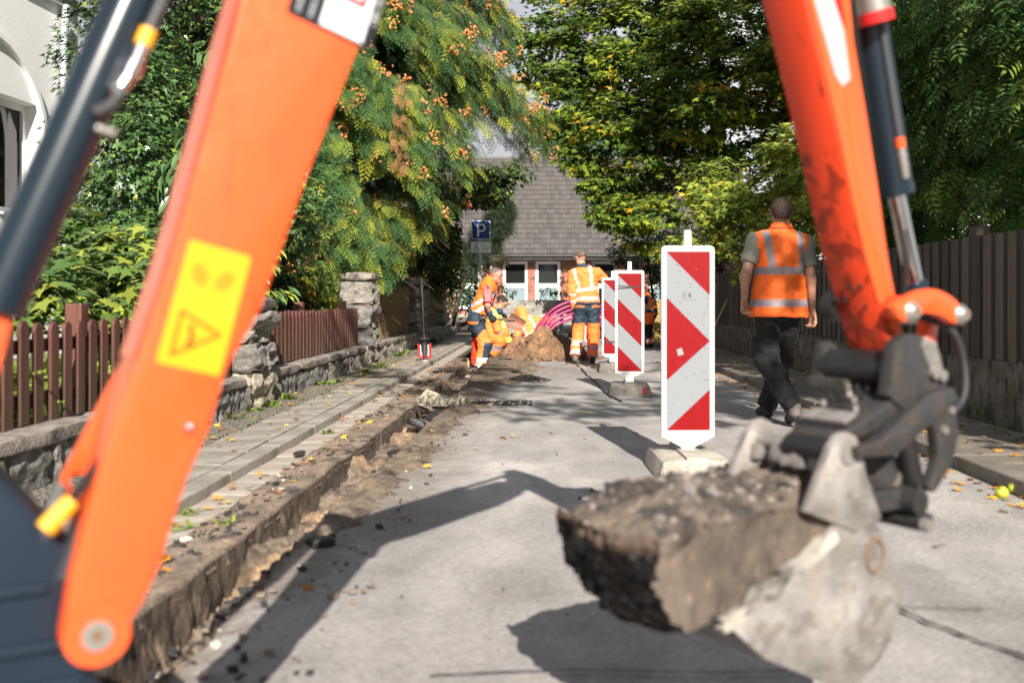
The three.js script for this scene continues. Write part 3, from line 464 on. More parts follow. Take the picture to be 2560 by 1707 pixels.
LEAF.spray = (() => { // lacy conifer spray: a bowed stem with alternate fans of fine scale-leaf tips, tip +z
  const P = [], C = [], sl = (x, z, a, L, w, k) => { // one sliver from (x, z) in direction a
    const dx = Math.sin(a), dz = Math.cos(a), y = (u) => -0.22 * u * u, n = [dz, -dx]; for (const [s, t] of [[-1, 0.35], [1, 0.35], [0, 1]]) { const X = x + dx * L * t + n[0] * w * s, Z = z + dz * L * t + n[1] * w * s; P.push(X, y(Z) - 0.05 * Math.abs(X), Z); C.push(k, k, k); }
    P.push(x, y(z), z, x + dx * L * 0.35 + n[0] * w, y(z), z + dz * L * 0.35 + n[1] * w, x + dx * L * 0.35 - n[0] * w, y(z), z + dz * L * 0.35 - n[1] * w); C.push(k, k, k, k, k, k, k, k, k);
  };
  sl(0, 0, 0, 1, 0.02, 0.8);
  for (let i = 0; i < 9; i++) { const t = 0.1 + i * 0.095, s = i % 2 ? 1 : -1, L = 0.46 * (1 - t * 0.65), a = s * 0.85; sl(0, t, a, L, 0.012, 0.75 + 0.3 * t); for (let j = 0; j < 4; j++) { const f = 0.2 + j * 0.2; for (const e of [-1, 1]) sl(Math.sin(a) * L * f, t + Math.cos(a) * L * f, a + e * 0.6, L * 0.32, 0.0105, 0.85 + 0.4 * t + 0.12 * j); } }
  const g = new THREE.BufferGeometry(); g.setAttribute('position', new THREE.Float32BufferAttribute(P, 3)); g.setAttribute('color', new THREE.Float32BufferAttribute(C, 3)); g.computeVertexNormals(); return g;
})();
LEAF.tuft = merge(Array.from({ length: 14 }, (_, i) => flatLeaf([[0.012, 0], [0.016, 0.6], [0.002, 1]], 0.1, 0.1).rotateX(Math.sin(i * 2.4) * 0.9).rotateY(Math.cos(i * 1.7) * 0.9)));
const leafMat = (o = {}) => mat({ color: [1, 1, 1], roughness: 0.86, specularIntensity: 0.3, transmission: 0.36, thickness: 0, side: THREE.DoubleSide, ...o });
const glossLeaf = () => mat({ color: [1, 1, 1], roughness: 0.34, side: THREE.DoubleSide });
const _q = new THREE.Quaternion(), _m = new THREE.Matrix4(), _x = V(), _z = V(), _n = V();
function frame(tip, nor) { _z.copy(tip).normalize(); _x.crossVectors(nor, _z).normalize(); _n.crossVectors(_z, _x); _m.makeBasis(_x, _n, _z); return _q.setFromRotationMatrix(_m); }
const dirRnd = () => { const z = rr(-1, 1), a = rr(0, 6.2832), r = Math.sqrt(1 - z * z); return V(r * Math.cos(a), z, r * Math.sin(a)); };
function crown(name, parent, leaves, geo, material) { // leaves: {p, tip, nor, s, c}
  const im = new THREE.InstancedMesh(geo, material, leaves.length), m4 = new THREE.Matrix4(), sc = V();
  leaves.forEach((l, i) => { m4.compose(l.p, frame(l.tip, l.nor), sc.setScalar(l.s)); im.setMatrixAt(i, m4); im.setColorAt(i, rgb(...l.c)); });
  im.name = name; im.userData.kind = 'stuff'; shade(im); parent.add(im); return im;
}
// leafy sprays over blobs [x, y, depth, r, ry?]; o: {n per m2, size, col(), flat, up}
function foliage(blobs, o) {
  const out = [];
  for (const [bx, by, bd, r, ry = r] of blobs) {
    const clumps = Math.round(o.clumps * r * (r + ry) * 0.5) + 3;
    for (let k = 0; k < clumps; k++) {
      const d = dirRnd(); if (o.front && d.z < -0.35) d.z *= -1; // most of what shows faces the street
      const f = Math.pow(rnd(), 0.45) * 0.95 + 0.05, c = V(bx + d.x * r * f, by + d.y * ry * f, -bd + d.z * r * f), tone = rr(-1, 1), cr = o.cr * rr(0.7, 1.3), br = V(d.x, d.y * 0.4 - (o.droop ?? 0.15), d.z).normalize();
      for (let i = 0; i < o.per; i++) {
        const q = dirRnd().multiplyScalar(cr * Math.cbrt(rnd())); q.y *= o.flat ?? 0.5; const p = c.clone().add(q); if (o.cut && o.cut(p)) continue;
        const nor = V(rr(-1, 1) * (o.wild ?? 0.7), 1, rr(-1, 1) * (o.wild ?? 0.7)).addScaledVector(d, o.out ?? 0.7).normalize(), tip = V(br.x + rr(-0.8, 0.8), br.y + rr(-0.7, 0.2) - 0.2, br.z + rr(-0.8, 0.8));
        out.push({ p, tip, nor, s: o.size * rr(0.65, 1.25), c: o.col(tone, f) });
      }
    }
  }
  return out;
}
function limb(pts, r0, r1, seg = 10, rs = 7) { // tapered limb
  const c = new THREE.CatmullRomCurve3(pts.map((p) => V(p[0], p[1], -p[2]))), g = new THREE.TubeGeometry(c, seg, 1, rs), p = g.attributes.position, k = rs + 1;
  for (let i = 0; i <= seg; i++) { const o = c.getPointAt(i / seg), r = lerp(r0, r1, i / seg); for (let j = 0; j < k; j++) { const a = i * k + j; p.setXYZ(a, o.x + (p.getX(a) - o.x) * r, o.y + (p.getY(a) - o.y) * r, o.z + (p.getZ(a) - o.z) * r); } }
  g.attributes.uv && [...Array(g.attributes.uv.count).keys()].forEach((i) => g.attributes.uv.setXY(i, g.attributes.uv.getX(i) * 3, g.attributes.uv.getY(i) * 0.6)); return g;
}
const jit = (c, k) => { const t = 1 + rr(-k, k); return [c[0] * t, c[1] * t, c[2] * t]; };
const MATLEAF = leafMat(), GLOSS = glossLeaf();
function tree(name, label, category, blobs, trunk, o, group) {
  const t = thing(name, label, category, [0, 0, 0], 0, group);
  if (trunk) part('trunk', trunk.map((l) => limb(...l)), M.trunk, t);
  crown(o.part ?? 'crown', t, foliage(blobs, o), o.leaf, o.mat ?? MATLEAF); return t;
}
seed(1001);
// 1. conifer with hanging sprays and orange-brown cone clusters
{
  const t = thing('conifer_tree', 'tall conifer with drooping yellow-green sprays and orange brown cones over the left wall', 'tree');
  const trunk = [[[-3.9, 0, 17], 0], [[-3.85, 5, 17], 0], [[-3.7, 10.5, 17], 0]].map((a) => a[0]), wood = [limb(trunk, 0.26, 0.08, 12, 9)], sp = [], cones = [];
  const R = (h) => h < 1.5 ? 1.75 : h < 4.6 ? lerp(1.9, 3.1, (h - 1.5) / 3.1) : lerp(3.0, 1.6, clamp((h - 4.6) / 5, 0, 1));
  const branch = (h, az, L, thick = 1) => {
    const c0 = V(-3.85, h, -17), dx = Math.cos(az), dz = Math.sin(az), rise = rr(0.0, 0.35), pts = [];
    for (let i = 0; i <= 6; i++) { const s = i / 6; pts.push([c0.x + dx * L * s + rr(-0.08, 0.08), h + rise * Math.sin(s * 2.6) - 0.5 * s * s * s * L * 0.5, -(c0.z + dz * L * s + rr(-0.08, 0.08))]); }
    wood.push(limb(pts, 0.045 * thick, 0.008, 8, 5));
    const crv = new THREE.CatmullRomCurve3(pts.map((p) => V(p[0], p[1], -p[2]))), n = Math.round(L * 150 * thick);
    for (let i = 0; i < n; i++) {
      const s = lerp(0.25, 1.02, Math.pow(rnd(), 0.75)), p = crv.getPoint(Math.min(1, s)), side = rr(-0.5, 0.5) * (0.35 + 0.5 * (1 - s)); const drop = Math.pow(rnd(), 1.4) * 0.75 * (0.4 + s);
      p.x += -dz * side + rr(-0.1, 0.1); p.z += dx * side + rr(-0.1, 0.1); p.y -= drop * 0.75 - 0.08;
      if (p.y < 3.1 && p.x / -p.z * 15 > lerp(-2.15, -0.95, (p.y - 1.7) / 1.4) + 0.25 * n3(p.z * 3, p.x * 3, 4)) continue;
      if (p.x > -2.75 && p.y < 1.3 + 0.2 * n3(p.z * 3, p.x * 3, 1)) continue;
      const outw = V(dx, 0, dz), tip = V(dx * rr(0.2, 1.2) + rr(-0.6, 0.6), -rr(0.5, 1.1), dz * rr(0.2, 1.2) + rr(-0.6, 0.6)), nor = outw.clone().add(V(rr(-0.8, 0.8), rr(0.2, 1.1), rr(-0.8, 0.8)));
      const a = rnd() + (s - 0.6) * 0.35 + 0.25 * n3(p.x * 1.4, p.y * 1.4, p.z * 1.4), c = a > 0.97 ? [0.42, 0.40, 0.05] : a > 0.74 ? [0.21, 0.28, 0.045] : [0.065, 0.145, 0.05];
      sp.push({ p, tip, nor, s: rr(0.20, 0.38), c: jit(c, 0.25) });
      if (s > 0.6 && rnd() < 0.007 + 0.09 * Math.max(0, n3(p.x * 1.2, p.y * 1.2, p.z * 1.2 + 9))) for (let k = 0; k < 11; k++) cones.push({ p: p.clone().add(V(rr(-0.09, 0.09), rr(-0.12, 0.08), rr(-0.09, 0.09)).addScaledVector(outw, 0.2)), tip: dirRnd(), nor: dirRnd(), s: rr(0.024, 0.043), c: jit(pick([[0.50, 0.20, 0.065], [0.40, 0.145, 0.045], [0.56, 0.26, 0.10]]), 0.2) });
    }
  };
  for (let h = 0.9; h < 9.2; h += 0.062) { const az = rr(0, 6.2832); branch(h + rr(0, 0.1), az, R(h) * rr(0.72, 1.08) * (Math.sin(az) < -0.3 ? 0.7 : 1)); }
  for (let h = 0.9; h < 7.5; h += 0.11) branch(h, rr(0.25, 2.6), R(h) * rr(0.8, 1.08));                 // fuller towards the street
  for (const [h, az, L] of [[5.0, 0.15, 3.9], [5.15, 0.35, 3.7], [4.9, -0.1, 3.5], [5.3, 0.25, 3.3], [6.2, 0.2, 3.3], [6.6, 0.0, 3.4], [6.0, 0.4, 3.2], [5.6, 0.6, 3.1], [6.9, 0.3, 3.3], [4.2, 0.3, 2.7]]) branch(h, az, L, 1.1);
  part('trunk', wood, M.trunk, t); crown('crown', t, sp, LEAF.spray, leafMat({ transmission: 0.3, vertexColors: true }));
  crown('cone_clusters', t, cones, new THREE.OctahedronGeometry(1, 0).scale(0.7, 0.7, 1.1), mat({ roughness: 0.85 }));
  const dead = []; for (let i = 0; i < 60; i++) { const y = rr(3.0, 4.2); dead.push({ p: V(-2.1 + rr(-0.12, 0.12) + (y - 3.6) * 0.08, y, -14.6 + rr(-0.12, 0.12)), tip: V(rr(-0.3, 0.3), -1, rr(-0.3, 0.3)), nor: dirRnd(), s: rr(0.12, 0.22), c: jit([0.40, 0.20, 0.09], 0.3) }); }
  crown('dead_sprays', t, dead, LEAF.spray, leafMat({ transmission: 0.2, vertexColors: true }));
}
// 2. big maple right of the middle
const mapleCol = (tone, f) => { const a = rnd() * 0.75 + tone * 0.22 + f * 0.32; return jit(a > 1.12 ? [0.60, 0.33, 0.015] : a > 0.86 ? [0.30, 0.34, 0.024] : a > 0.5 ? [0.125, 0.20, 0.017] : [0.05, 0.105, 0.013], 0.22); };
tree('maple_tree', 'broad dark green maple with yellowing leaves hanging over the end of the street', 'tree',
  [[0.75, 5.3, 23.4, 0.95], [0.35, 7.3, 24.2, 1.25], [0.9, 6.3, 23.5, 1.0], [2.2, 6.9, 23, 1.7], [2.1, 4.8, 22.6, 1.35], [1.75, 3.6, 22.8, 0.85], [2.3, 2.75, 22.4, 0.7], [0.95, 4.25, 22.8, 0.5], [1.3, 3.65, 22.8, 0.45], [1.65, 2.95, 22.6, 0.4], [3.6, 5.6, 22, 1.75], [3.7, 3.6, 22.4, 1.3], [5.3, 6.9, 22, 1.9], [5.4, 4.4, 22, 1.7], [7.2, 6, 22, 1.9], [7.4, 3.6, 22.5, 1.7], [3.4, 8.4, 24, 1.8], [6.6, 8.6, 24, 1.9], [9.2, 5, 23, 2], [1.4, 8.4, 24, 1.2], [3.1, 6.8, 21, 0.8], [3.3, 5.0, 20.6, 0.62], [5.0, 5.8, 20.3, 0.9]],
  [[[[4.6, 0, 25], [4.5, 3, 25], [4.3, 6, 24.6], [4.2, 9, 24.5]], 0.3, 0.1], [[[4.5, 2.6, 25], [3.2, 3.9, 24], [1.9, 4.9, 23.4], [0.8, 5.6, 23.4]], 0.13, 0.03], [[[4.4, 3.2, 25], [5.6, 4.3, 23.6], [7, 5.3, 22.6]], 0.12, 0.03], [[[4.4, 4, 24.8], [3.4, 5.4, 23.2], [2.6, 6.7, 22.8]], 0.1, 0.02], [[[4.4, 2.4, 25], [5.8, 3.2, 23], [7.6, 3.7, 22]], 0.1, 0.02], [[[4.3, 5, 24.6], [5, 6.6, 23.2], [5.5, 7.6, 22.6]], 0.1, 0.02]],
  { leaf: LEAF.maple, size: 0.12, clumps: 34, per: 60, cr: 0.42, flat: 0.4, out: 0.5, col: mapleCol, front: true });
// 3. lower maple behind the walking man
tree('maple_tree', 'low sunlit young maple with yellow-green leaves above the fence behind the walking man', 'tree',
  [[2.95, 2.25, 17, 0.6], [3.6, 2.5, 16.6, 0.75], [4.3, 2.3, 15.6, 0.8], [2.55, 1.85, 18, 0.45], [3.3, 1.75, 16.2, 0.45], [4.1, 3.2, 16.4, 0.7], [3.0, 3.0, 17.5, 0.5]],
  [[[[4.1, 0.3, 16.8], [4.0, 1.6, 16.8], [3.8, 3, 16.6]], 0.06, 0.02], [[[4.0, 1.3, 16.8], [3.3, 1.9, 17], [2.6, 2.1, 17.6]], 0.03, 0.008]],
  { leaf: LEAF.maple, size: 0.10, clumps: 60, per: 34, cr: 0.26, flat: 0.5, out: 0.6, front: true, col: (t, f) => { const a = rnd() + t * 0.3; return jit(a > 1.05 ? [0.6, 0.40, 0.04] : a > 0.5 ? [0.36, 0.40, 0.05] : [0.16, 0.24, 0.04], 0.2); } });
// 4. wisteria and other climbers over the right fence
tree('wisteria', 'dark feathery wisteria growing over the board fence at the right edge', 'climber',
  [[4.35, 2.2, 8.2, 0.75], [4.3, 3.2, 8.6, 0.85], [4.5, 4.4, 9.2, 1.0], [4.5, 2.5, 10.4, 0.9], [4.6, 3.8, 11, 1.1], [5.0, 3, 7.2, 0.9], [4.8, 5.2, 11.5, 1.1], [4.35, 2.1, 12.4, 0.8], [4.4, 3.1, 13, 0.9], [4.9, 4.4, 13.2, 1.1], [5.6, 4.6, 9.5, 1.2], [4.6, 2.0, 6.6, 0.6]],
  [[[[4.6, 0.3, 9], [4.4, 1.6, 8.6], [4.2, 2.8, 8.8], [4.4, 4.2, 9.4]], 0.05, 0.015], [[[4.7, 0.3, 11.5], [4.6, 2, 11], [4.3, 3.3, 10.4], [4.2, 4.8, 11]], 0.05, 0.012], [[[4.3, 1.5, 9.5], [3.9, 2.2, 9.6], [3.75, 2.9, 9.4], [3.9, 3.3, 9.2]], 0.014, 0.005], [[[4.2, 2.0, 8], [3.8, 2.5, 8.3], [3.7, 2.8, 8.7]], 0.012, 0.004]],
  { leaf: LEAF.pinnate, size: 0.27, clumps: 70, per: 15, cr: 0.34, flat: 0.7, droop: 0.45, out: 0.8, front: true, cut: (p) => p.x < 3.55 && p.y < 1.9, col: (t) => { const a = rnd() + t * 0.3; return jit(a > 0.85 ? [0.20, 0.29, 0.045] : a > 0.35 ? [0.09, 0.17, 0.035] : [0.04, 0.09, 0.022], 0.2); } });
// 5. dark hedges that close the view
const darkCol = (t) => jit(rnd() > 0.8 ? [0.07, 0.10, 0.025] : [0.028, 0.052, 0.018], 0.3);
const hedgeO = { leaf: LEAF.oval, size: 0.13, clumps: 16, per: 44, cr: 0.5, flat: 0.8, out: 0.8, front: true, col: darkCol };
tree('hedge', 'dark tall hedge under the maple at the right of the street end', 'hedge', [[4.6, 1.4, 27, 1.4, 1.8], [6.6, 1.6, 28, 1.6, 2.2], [9, 2, 28, 1.8, 2.6], [12, 2.5, 28, 2.2, 3], [5.8, 3.8, 29, 1.7], [8.6, 5, 30, 2.2], [12, 6, 31, 2.6], [5, 1.2, 20, 0.9, 1.2], [5.2, 1.3, 23, 1.0, 1.3], [6.5, 2.4, 18, 1.3, 1.8], [7, 3.4, 14, 1.4, 2.2], [6.6, 3.4, 10.5, 1.3, 2.4], [7.2, 6, 13, 1.8], [6.4, 6.2, 17, 1.8]], null, hedgeO);
tree('hedge', 'dark hedge behind the stone walls left of the parking sign', 'hedge', [[-4.2, 1.6, 24, 1.1, 1.6], [-3.9, 1.3, 20.5, 0.9, 1.2], [-6, 2.4, 24, 1.7, 2.2], [-8.5, 3, 25, 2, 2.8], [-4.6, 3.4, 27, 1.5, 2], [-4.0, 1.2, 27.5, 1.0, 1.4], [-3.6, 2.2, 31, 1.2, 1.8], [-6.5, 5, 28, 2], [-6.2, 2.2, 19.5, 1.4, 2], [-6.5, 1.8, 16, 1.5], [-5.4, 2.4, 14.6, 1.2, 2], [-6.8, 4, 17, 1.6], [-5.2, 4.8, 15, 1.2], [-2.35, 1.3, 30, 0.45, 1.2], [-1.95, 1.0, 31, 0.4, 1.0], [-2.9, 1.3, 27.6, 0.7, 1.3], [-3.3, 2.6, 28, 0.9, 1.1], [-2.55, 2.5, 28.2, 0.45, 0.8], [-3.7, 0.95, 14.6, 0.6, 0.7], [-4.6, 1.0, 15.4, 0.8, 1.0], [-7, 5, 22, 2.2]], null, hedgeO);
// 6. shrub reaching in front of the tiled roof, and the conifer tuft behind the sign
tree('hawthorn_shrub', 'dark bushy shrub leaning out in front of the tiled roof above the parking sign', 'shrub',
  [[-2.6, 2.1, 21.8, 0.75], [-2.25, 3.0, 21.8, 0.7], [-1.55, 3.3, 21.4, 0.5], [-1.05, 3.55, 21.2, 0.36], [-0.62, 3.62, 21, 0.28], [-1.1, 3.2, 21.2, 0.35], [-1.45, 3.6, 21.4, 0.4], [-1.2, 2.95, 21.4, 0.33], [-2.7, 3.9, 22, 0.8], [-0.85, 3.25, 21.1, 0.22], [-1.9, 2.3, 21.8, 0.5], [-2.15, 1.6, 21.5, 0.5]],
  [[[[-3.6, 0.3, 23.6], [-3.1, 2.2, 22.8], [-2.2, 2.9, 21.9], [-1.2, 3.4, 21.3], [-0.5, 3.6, 21]], 0.04, 0.008], [[[-2.6, 1.7, 21.6], [-2.2, 2.4, 21.3], [-1.8, 2.5, 21.2]], 0.02, 0.006]],
  { leaf: LEAF.oval, size: 0.095, clumps: 130, per: 34, cr: 0.22, flat: 0.6, out: 0.6, front: true, cut: (p) => p.x > -1.78 && p.y < 2.98, col: (t) => { const a = rnd() + t * 0.3; return jit(a > 0.9 ? [0.24, 0.28, 0.05] : a > 0.45 ? [0.09, 0.15, 0.03] : [0.028, 0.055, 0.018], 0.2); } });
tree('dwarf_pine', 'dark needled branch showing beside the parking sign', 'conifer', [[-1.15, 3.0, 26, 0.35], [-1.4, 2.7, 26, 0.4], [-0.95, 3.25, 26, 0.22], [-1.6, 2.3, 26.2, 0.4]], [[[[-2.4, 0.3, 26.6], [-2.0, 1.7, 26.4], [-1.5, 2.6, 26.1], [-1, 3.2, 26]], 0.05, 0.01]],
  { leaf: LEAF.tuft, size: 0.2, clumps: 260, per: 18, cr: 0.16, flat: 0.7, out: 0.9, droop: -0.5, col: (t) => jit([0.03, 0.055, 0.025], 0.3), mat: mat({ roughness: 0.7, side: THREE.DoubleSide }) });
tree('broadleaf_tree', 'hazy blue-green tree behind the tiled roof', 'tree', [[0.5, 10.0, 57, 1.5], [2.3, 9.6, 57, 1.7], [4.6, 10.2, 58, 2.2], [3.4, 12, 58, 1.8], [7, 11, 58, 2.6]], [[[[3, 0, 58], [3, 5, 58], [3.2, 10, 58]], 0.3, 0.1]],
  { leaf: LEAF.oval, size: 0.24, clumps: 18, per: 40, cr: 0.6, flat: 0.7, front: true, col: (t) => jit(rnd() > 0.6 ? [0.13, 0.19, 0.11] : [0.07, 0.12, 0.07], 0.2) });
tree('rowan_shrub', 'dark shrub round the blue cycle sign', 'shrub', [[3.2, 2.2, 31, 0.8], [2.9, 1.5, 30.6, 0.7], [3.9, 1.8, 31, 0.8], [3.5, 2.9, 31.4, 0.6], [2.4, 2.35, 31, 0.4], [4.3, 2.9, 31.5, 0.8]], [[[[3.6, 0, 31.4], [3.4, 1.6, 31.2], [3.2, 2.8, 31.2]], 0.06, 0.02]],
  { leaf: LEAF.oval, size: 0.09, clumps: 60, per: 36, cr: 0.28, flat: 0.6, front: true, col: (t) => { const a = rnd() + t * 0.3; return jit(a > 0.9 ? [0.12, 0.15, 0.04] : [0.04, 0.07, 0.025], 0.25); } });
const roseO = { leaf: LEAF.oval, size: 0.075, clumps: 140, per: 16, cr: 0.12, flat: 0.8, col: () => jit(rnd() > 0.85 ? [0.5, 0.26, 0.12] : rnd() > 0.4 ? [0.2, 0.24, 0.06] : [0.09, 0.14, 0.04], 0.2) };
tree('rose_bush', 'yellow-green rose bush with reddish buds beside the left house window', 'shrub', [[-1.55, 2.05, 28.6, 0.3], [-1.15, 2.15, 28.6, 0.24], [-1.75, 1.75, 28.6, 0.25], [-1.0, 1.25, 28.6, 0.22], [-1.3, 1.4, 28.6, 0.16]], [[[[-1.6, 0, 28.8], [-1.6, 1.2, 28.7], [-1.4, 2.1, 28.6]], 0.02, 0.006], [[[-1.4, 0, 28.8], [-1.25, 0.8, 28.7], [-1.0, 1.3, 28.6]], 0.015, 0.005]], roseO);
tree('rose_bush', 'thin climbing rose rising above the barrier beside the second house window', 'shrub', [[0.28, 1.25, 29, 0.16], [0.55, 1.25, 29, 0.2], [0.62, 1.6, 29, 0.12], [0.02, 1.2, 29, 0.1], [0.66, 1.9, 29, 0.07]], [[[[0.5, 0, 29.1], [0.55, 1, 29], [0.66, 2.0, 29]], 0.014, 0.004]], { ...roseO, clumps: 160, per: 10 });
// 7. ivy, bush maple, rhododendron and ferns on the left
const ivyCol = (t) => { const a = rnd() + t * 0.25; return jit(a > 0.95 ? [0.22, 0.28, 0.05] : a > 0.4 ? [0.07, 0.14, 0.035] : [0.032, 0.075, 0.022], 0.25); };
tree('ivy', 'thick glossy ivy mass between the white house and the orange boom', 'ivy', [[-4.75, 1.7, 11.2, 0.75], [-4.6, 2.7, 11.3, 0.8], [-4.75, 3.7, 11.6, 0.8], [-4.7, 4.8, 11.8, 0.9], [-4.0, 2.0, 12, 0.8], [-3.9, 3.1, 12.2, 0.9], [-3.8, 4.3, 12.5, 1.0], [-3.8, 5.4, 12.6, 0.9], [-3.2, 2.2, 12.8, 0.7], [-5.3, 5.5, 12.6, 0.7], [-4.4, 1.1, 10.2, 0.6], [-3.7, 1.4, 10.8, 0.6], [-5.6, 4.9, 13.2, 0.5]],
  [[[[-4.3, 0, 12.2], [-4.3, 2.5, 12.2], [-4.2, 5.8, 12.5]], 0.18, 0.1], [[[-3.8, 2, 12.4], [-3.5, 3.2, 12.2], [-3.4, 4, 11.8]], 0.03, 0.008]],
  { leaf: LEAF.ivy, size: 0.082, clumps: 110, per: 34, cr: 0.24, flat: 0.9, out: 1.6, wild: 0.6, front: true, mat: GLOSS, col: ivyCol });
tree('climbing_shrub', 'long pointed drooping leaves growing out of the ivy', 'shrub', [[-3.55, 3.55, 11.1, 0.3], [-3.35, 2.9, 11.0, 0.28], [-3.75, 2.6, 10.9, 0.3], [-3.2, 4.5, 11.3, 0.3], [-3.9, 2.25, 10.7, 0.25]], [[[[-4, 1, 11.6], [-3.7, 2.6, 11.3], [-3.4, 4.4, 11.4]], 0.02, 0.006]],
  { leaf: LEAF.narrow, size: 0.2, clumps: 90, per: 9, cr: 0.16, flat: 0.8, droop: 0.6, col: (t) => jit([0.07, 0.135, 0.045], 0.3), mat: GLOSS });
tree('maple_bush', 'bushy young maple with big pale leaves behind the nearest picket fence', 'shrub', [[-3.75, 1.05, 7.5, 0.36], [-3.35, 1.0, 8.1, 0.4], [-4.1, 1.1, 7.4, 0.36], [-3.5, 1.32, 8.4, 0.36], [-3.2, 1.15, 8.9, 0.36], [-4.1, 1.45, 8.4, 0.4], [-3.0, 0.85, 7.9, 0.25]], [[[[-3.6, 0.2, 8.2], [-3.6, 0.8, 8.1], [-3.5, 1.3, 8.2]], 0.025, 0.01]],
  { leaf: LEAF.maple, size: 0.125, clumps: 130, per: 13, cr: 0.2, flat: 0.6, out: 0.6, front: true, col: (t) => { const a = rnd() + t * 0.3; return jit(a > 0.75 ? [0.29, 0.34, 0.05] : a > 0.3 ? [0.12, 0.2, 0.04] : [0.07, 0.14, 0.04], 0.2); } });
tree('rhododendron', 'small rhododendron with whorled leaves beside the grey stone pillar', 'shrub', [[-3.15, 1.15, 10.4, 0.36], [-2.95, 0.95, 10.9, 0.3], [-3.2, 1.5, 10.9, 0.3], [-3.5, 0.9, 10.6, 0.4]], [[[[-3.3, 0.2, 10.7], [-3.2, 0.9, 10.6], [-3.1, 1.4, 10.7]], 0.02, 0.008]],
  { leaf: LEAF.narrow, size: 0.15, clumps: 130, per: 10, cr: 0.13, flat: 0.4, out: 0.5, front: true, mat: GLOSS, col: (t) => jit(rnd() > 0.8 ? [0.3, 0.32, 0.05] : [0.075, 0.15, 0.04], 0.25) });
{
  const fg = (() => { const g = []; for (let i = 0; i < 22; i++) { const t = 0.1 + i * 0.041, L = 0.28 * Math.sin(Math.PI * Math.min(1, 0.2 + t * 0.86)); for (const s of [-1, 1]) g.push(flatLeaf([[0.012, 0], [0.02, 0.4], [0.003, 1]], 0.1, 0.1).scale(1, 0.3, L).rotateY(s * 1.25).translate(0, 0.62 * t - 0.62 * t * t, t)); } return merge(g); })();
  const fm = leafMat(); fm.color = rgb(0.22, 0.27, 0.05); seed(15);
  const words = ['at the left edge', 'below the big pale maple leaves', 'near the brown gate post', 'low behind the pickets', 'farther back by the boom'];
  [[-3.25, 5.6], [-3.1, 6.0], [-3.3, 6.4], [-3.0, 5.2], [-2.95, 6.8]].forEach(([x, d], i) => { const f = thing('fern', 'yellow-green fern ' + words[i] + ' behind the picket fence', 'fern', [x, 0.24, -d], 0, 'ferns behind the picket fence'); for (let k = 0; k < 9; k++) { const m = part('frond', fg, fm, f); m.rotation.set(rr(-0.75, -0.35), k * 0.7 + rr(-0.2, 0.2), 0, 'YXZ'); m.scale.setScalar(rr(0.5, 0.75)); } });
}
// 8. pink hydrangea above the right fence
tree('hydrangea', 'pale pink flowering shrub above the fence left of the walking man', 'shrub', [[3.5, 1.55, 17.8, 0.3], [3.8, 1.45, 17, 0.3], [3.45, 1.5, 19, 0.3]], null, { part: 'flowers', leaf: LEAF.oval, size: 0.05, clumps: 120, per: 10, cr: 0.09, flat: 0.8, col: () => jit(rnd() > 0.35 ? [0.6, 0.36, 0.32] : [0.12, 0.16, 0.05], 0.2) });
// 9. trees behind the camera whose branches shade the right side of the street
tree('overhanging_tree', 'tree beside the camera on the right, casting the dappled shade', 'tree',
  [[1.7, 6.7, -1.2, 0.9], [1.2, 6.9, 1.0, 0.7], [3.5, 7, -1.2, 1.1], [0.9, 7.3, 2.4, 0.6], [4.1, 5, 3.2, 0.9], [4.5, 3.7, 4.0, 0.9], [4.4, 4.2, 5.6, 0.9], [4.6, 3.2, 2.2, 0.9], [0.4, 7.2, 0.2, 0.6], [4.3, 6.2, 0.8, 1.1], [-0.4, 7.6, 1.2, 0.5], [3.9, 6.4, 4.2, 0.9], [-0.9, 8.0, 2.3, 0.45]],
  [[[[4.9, 0, 1], [4.8, 3, 1], [4.2, 6, 1], [3, 7.2, 1]], 0.2, 0.06], [[[4.6, 4, 1], [3.6, 5.6, 0], [2, 6.6, -0.8]], 0.08, 0.02]],
  { leaf: LEAF.maple, size: 0.13, clumps: 30, per: 20, cr: 0.34, flat: 0.5, out: 0.5, col: mapleCol });
tree('tall_tree', 'tall tree standing behind the right fence above the picture, shading the maple', 'tree',
  [[5.2, 11.2, 12, 1.6], [7.2, 12.2, 11, 1.9], [4.4, 9.8, 13.4, 0.9], [6.2, 9.8, 14, 1.5], [8.8, 10.8, 13, 1.9], [5.0, 13, 9.4, 1.2], [7.8, 14.4, 9, 2.0], [9.8, 13, 15, 1.8], [4.0, 12.6, 14.5, 0.9], [6.4, 7.8, 9, 1.3]],
  [[[[7.4, 0, 12.5], [7.3, 6, 12.3], [7, 12, 11.6]], 0.28, 0.08], [[[7.3, 5, 12.4], [5.8, 8.6, 13], [4.6, 10.4, 13]], 0.1, 0.03]],
  { leaf: LEAF.maple, size: 0.15, clumps: 20, per: 40, cr: 0.5, flat: 0.5, out: 0.5, col: mapleCol });
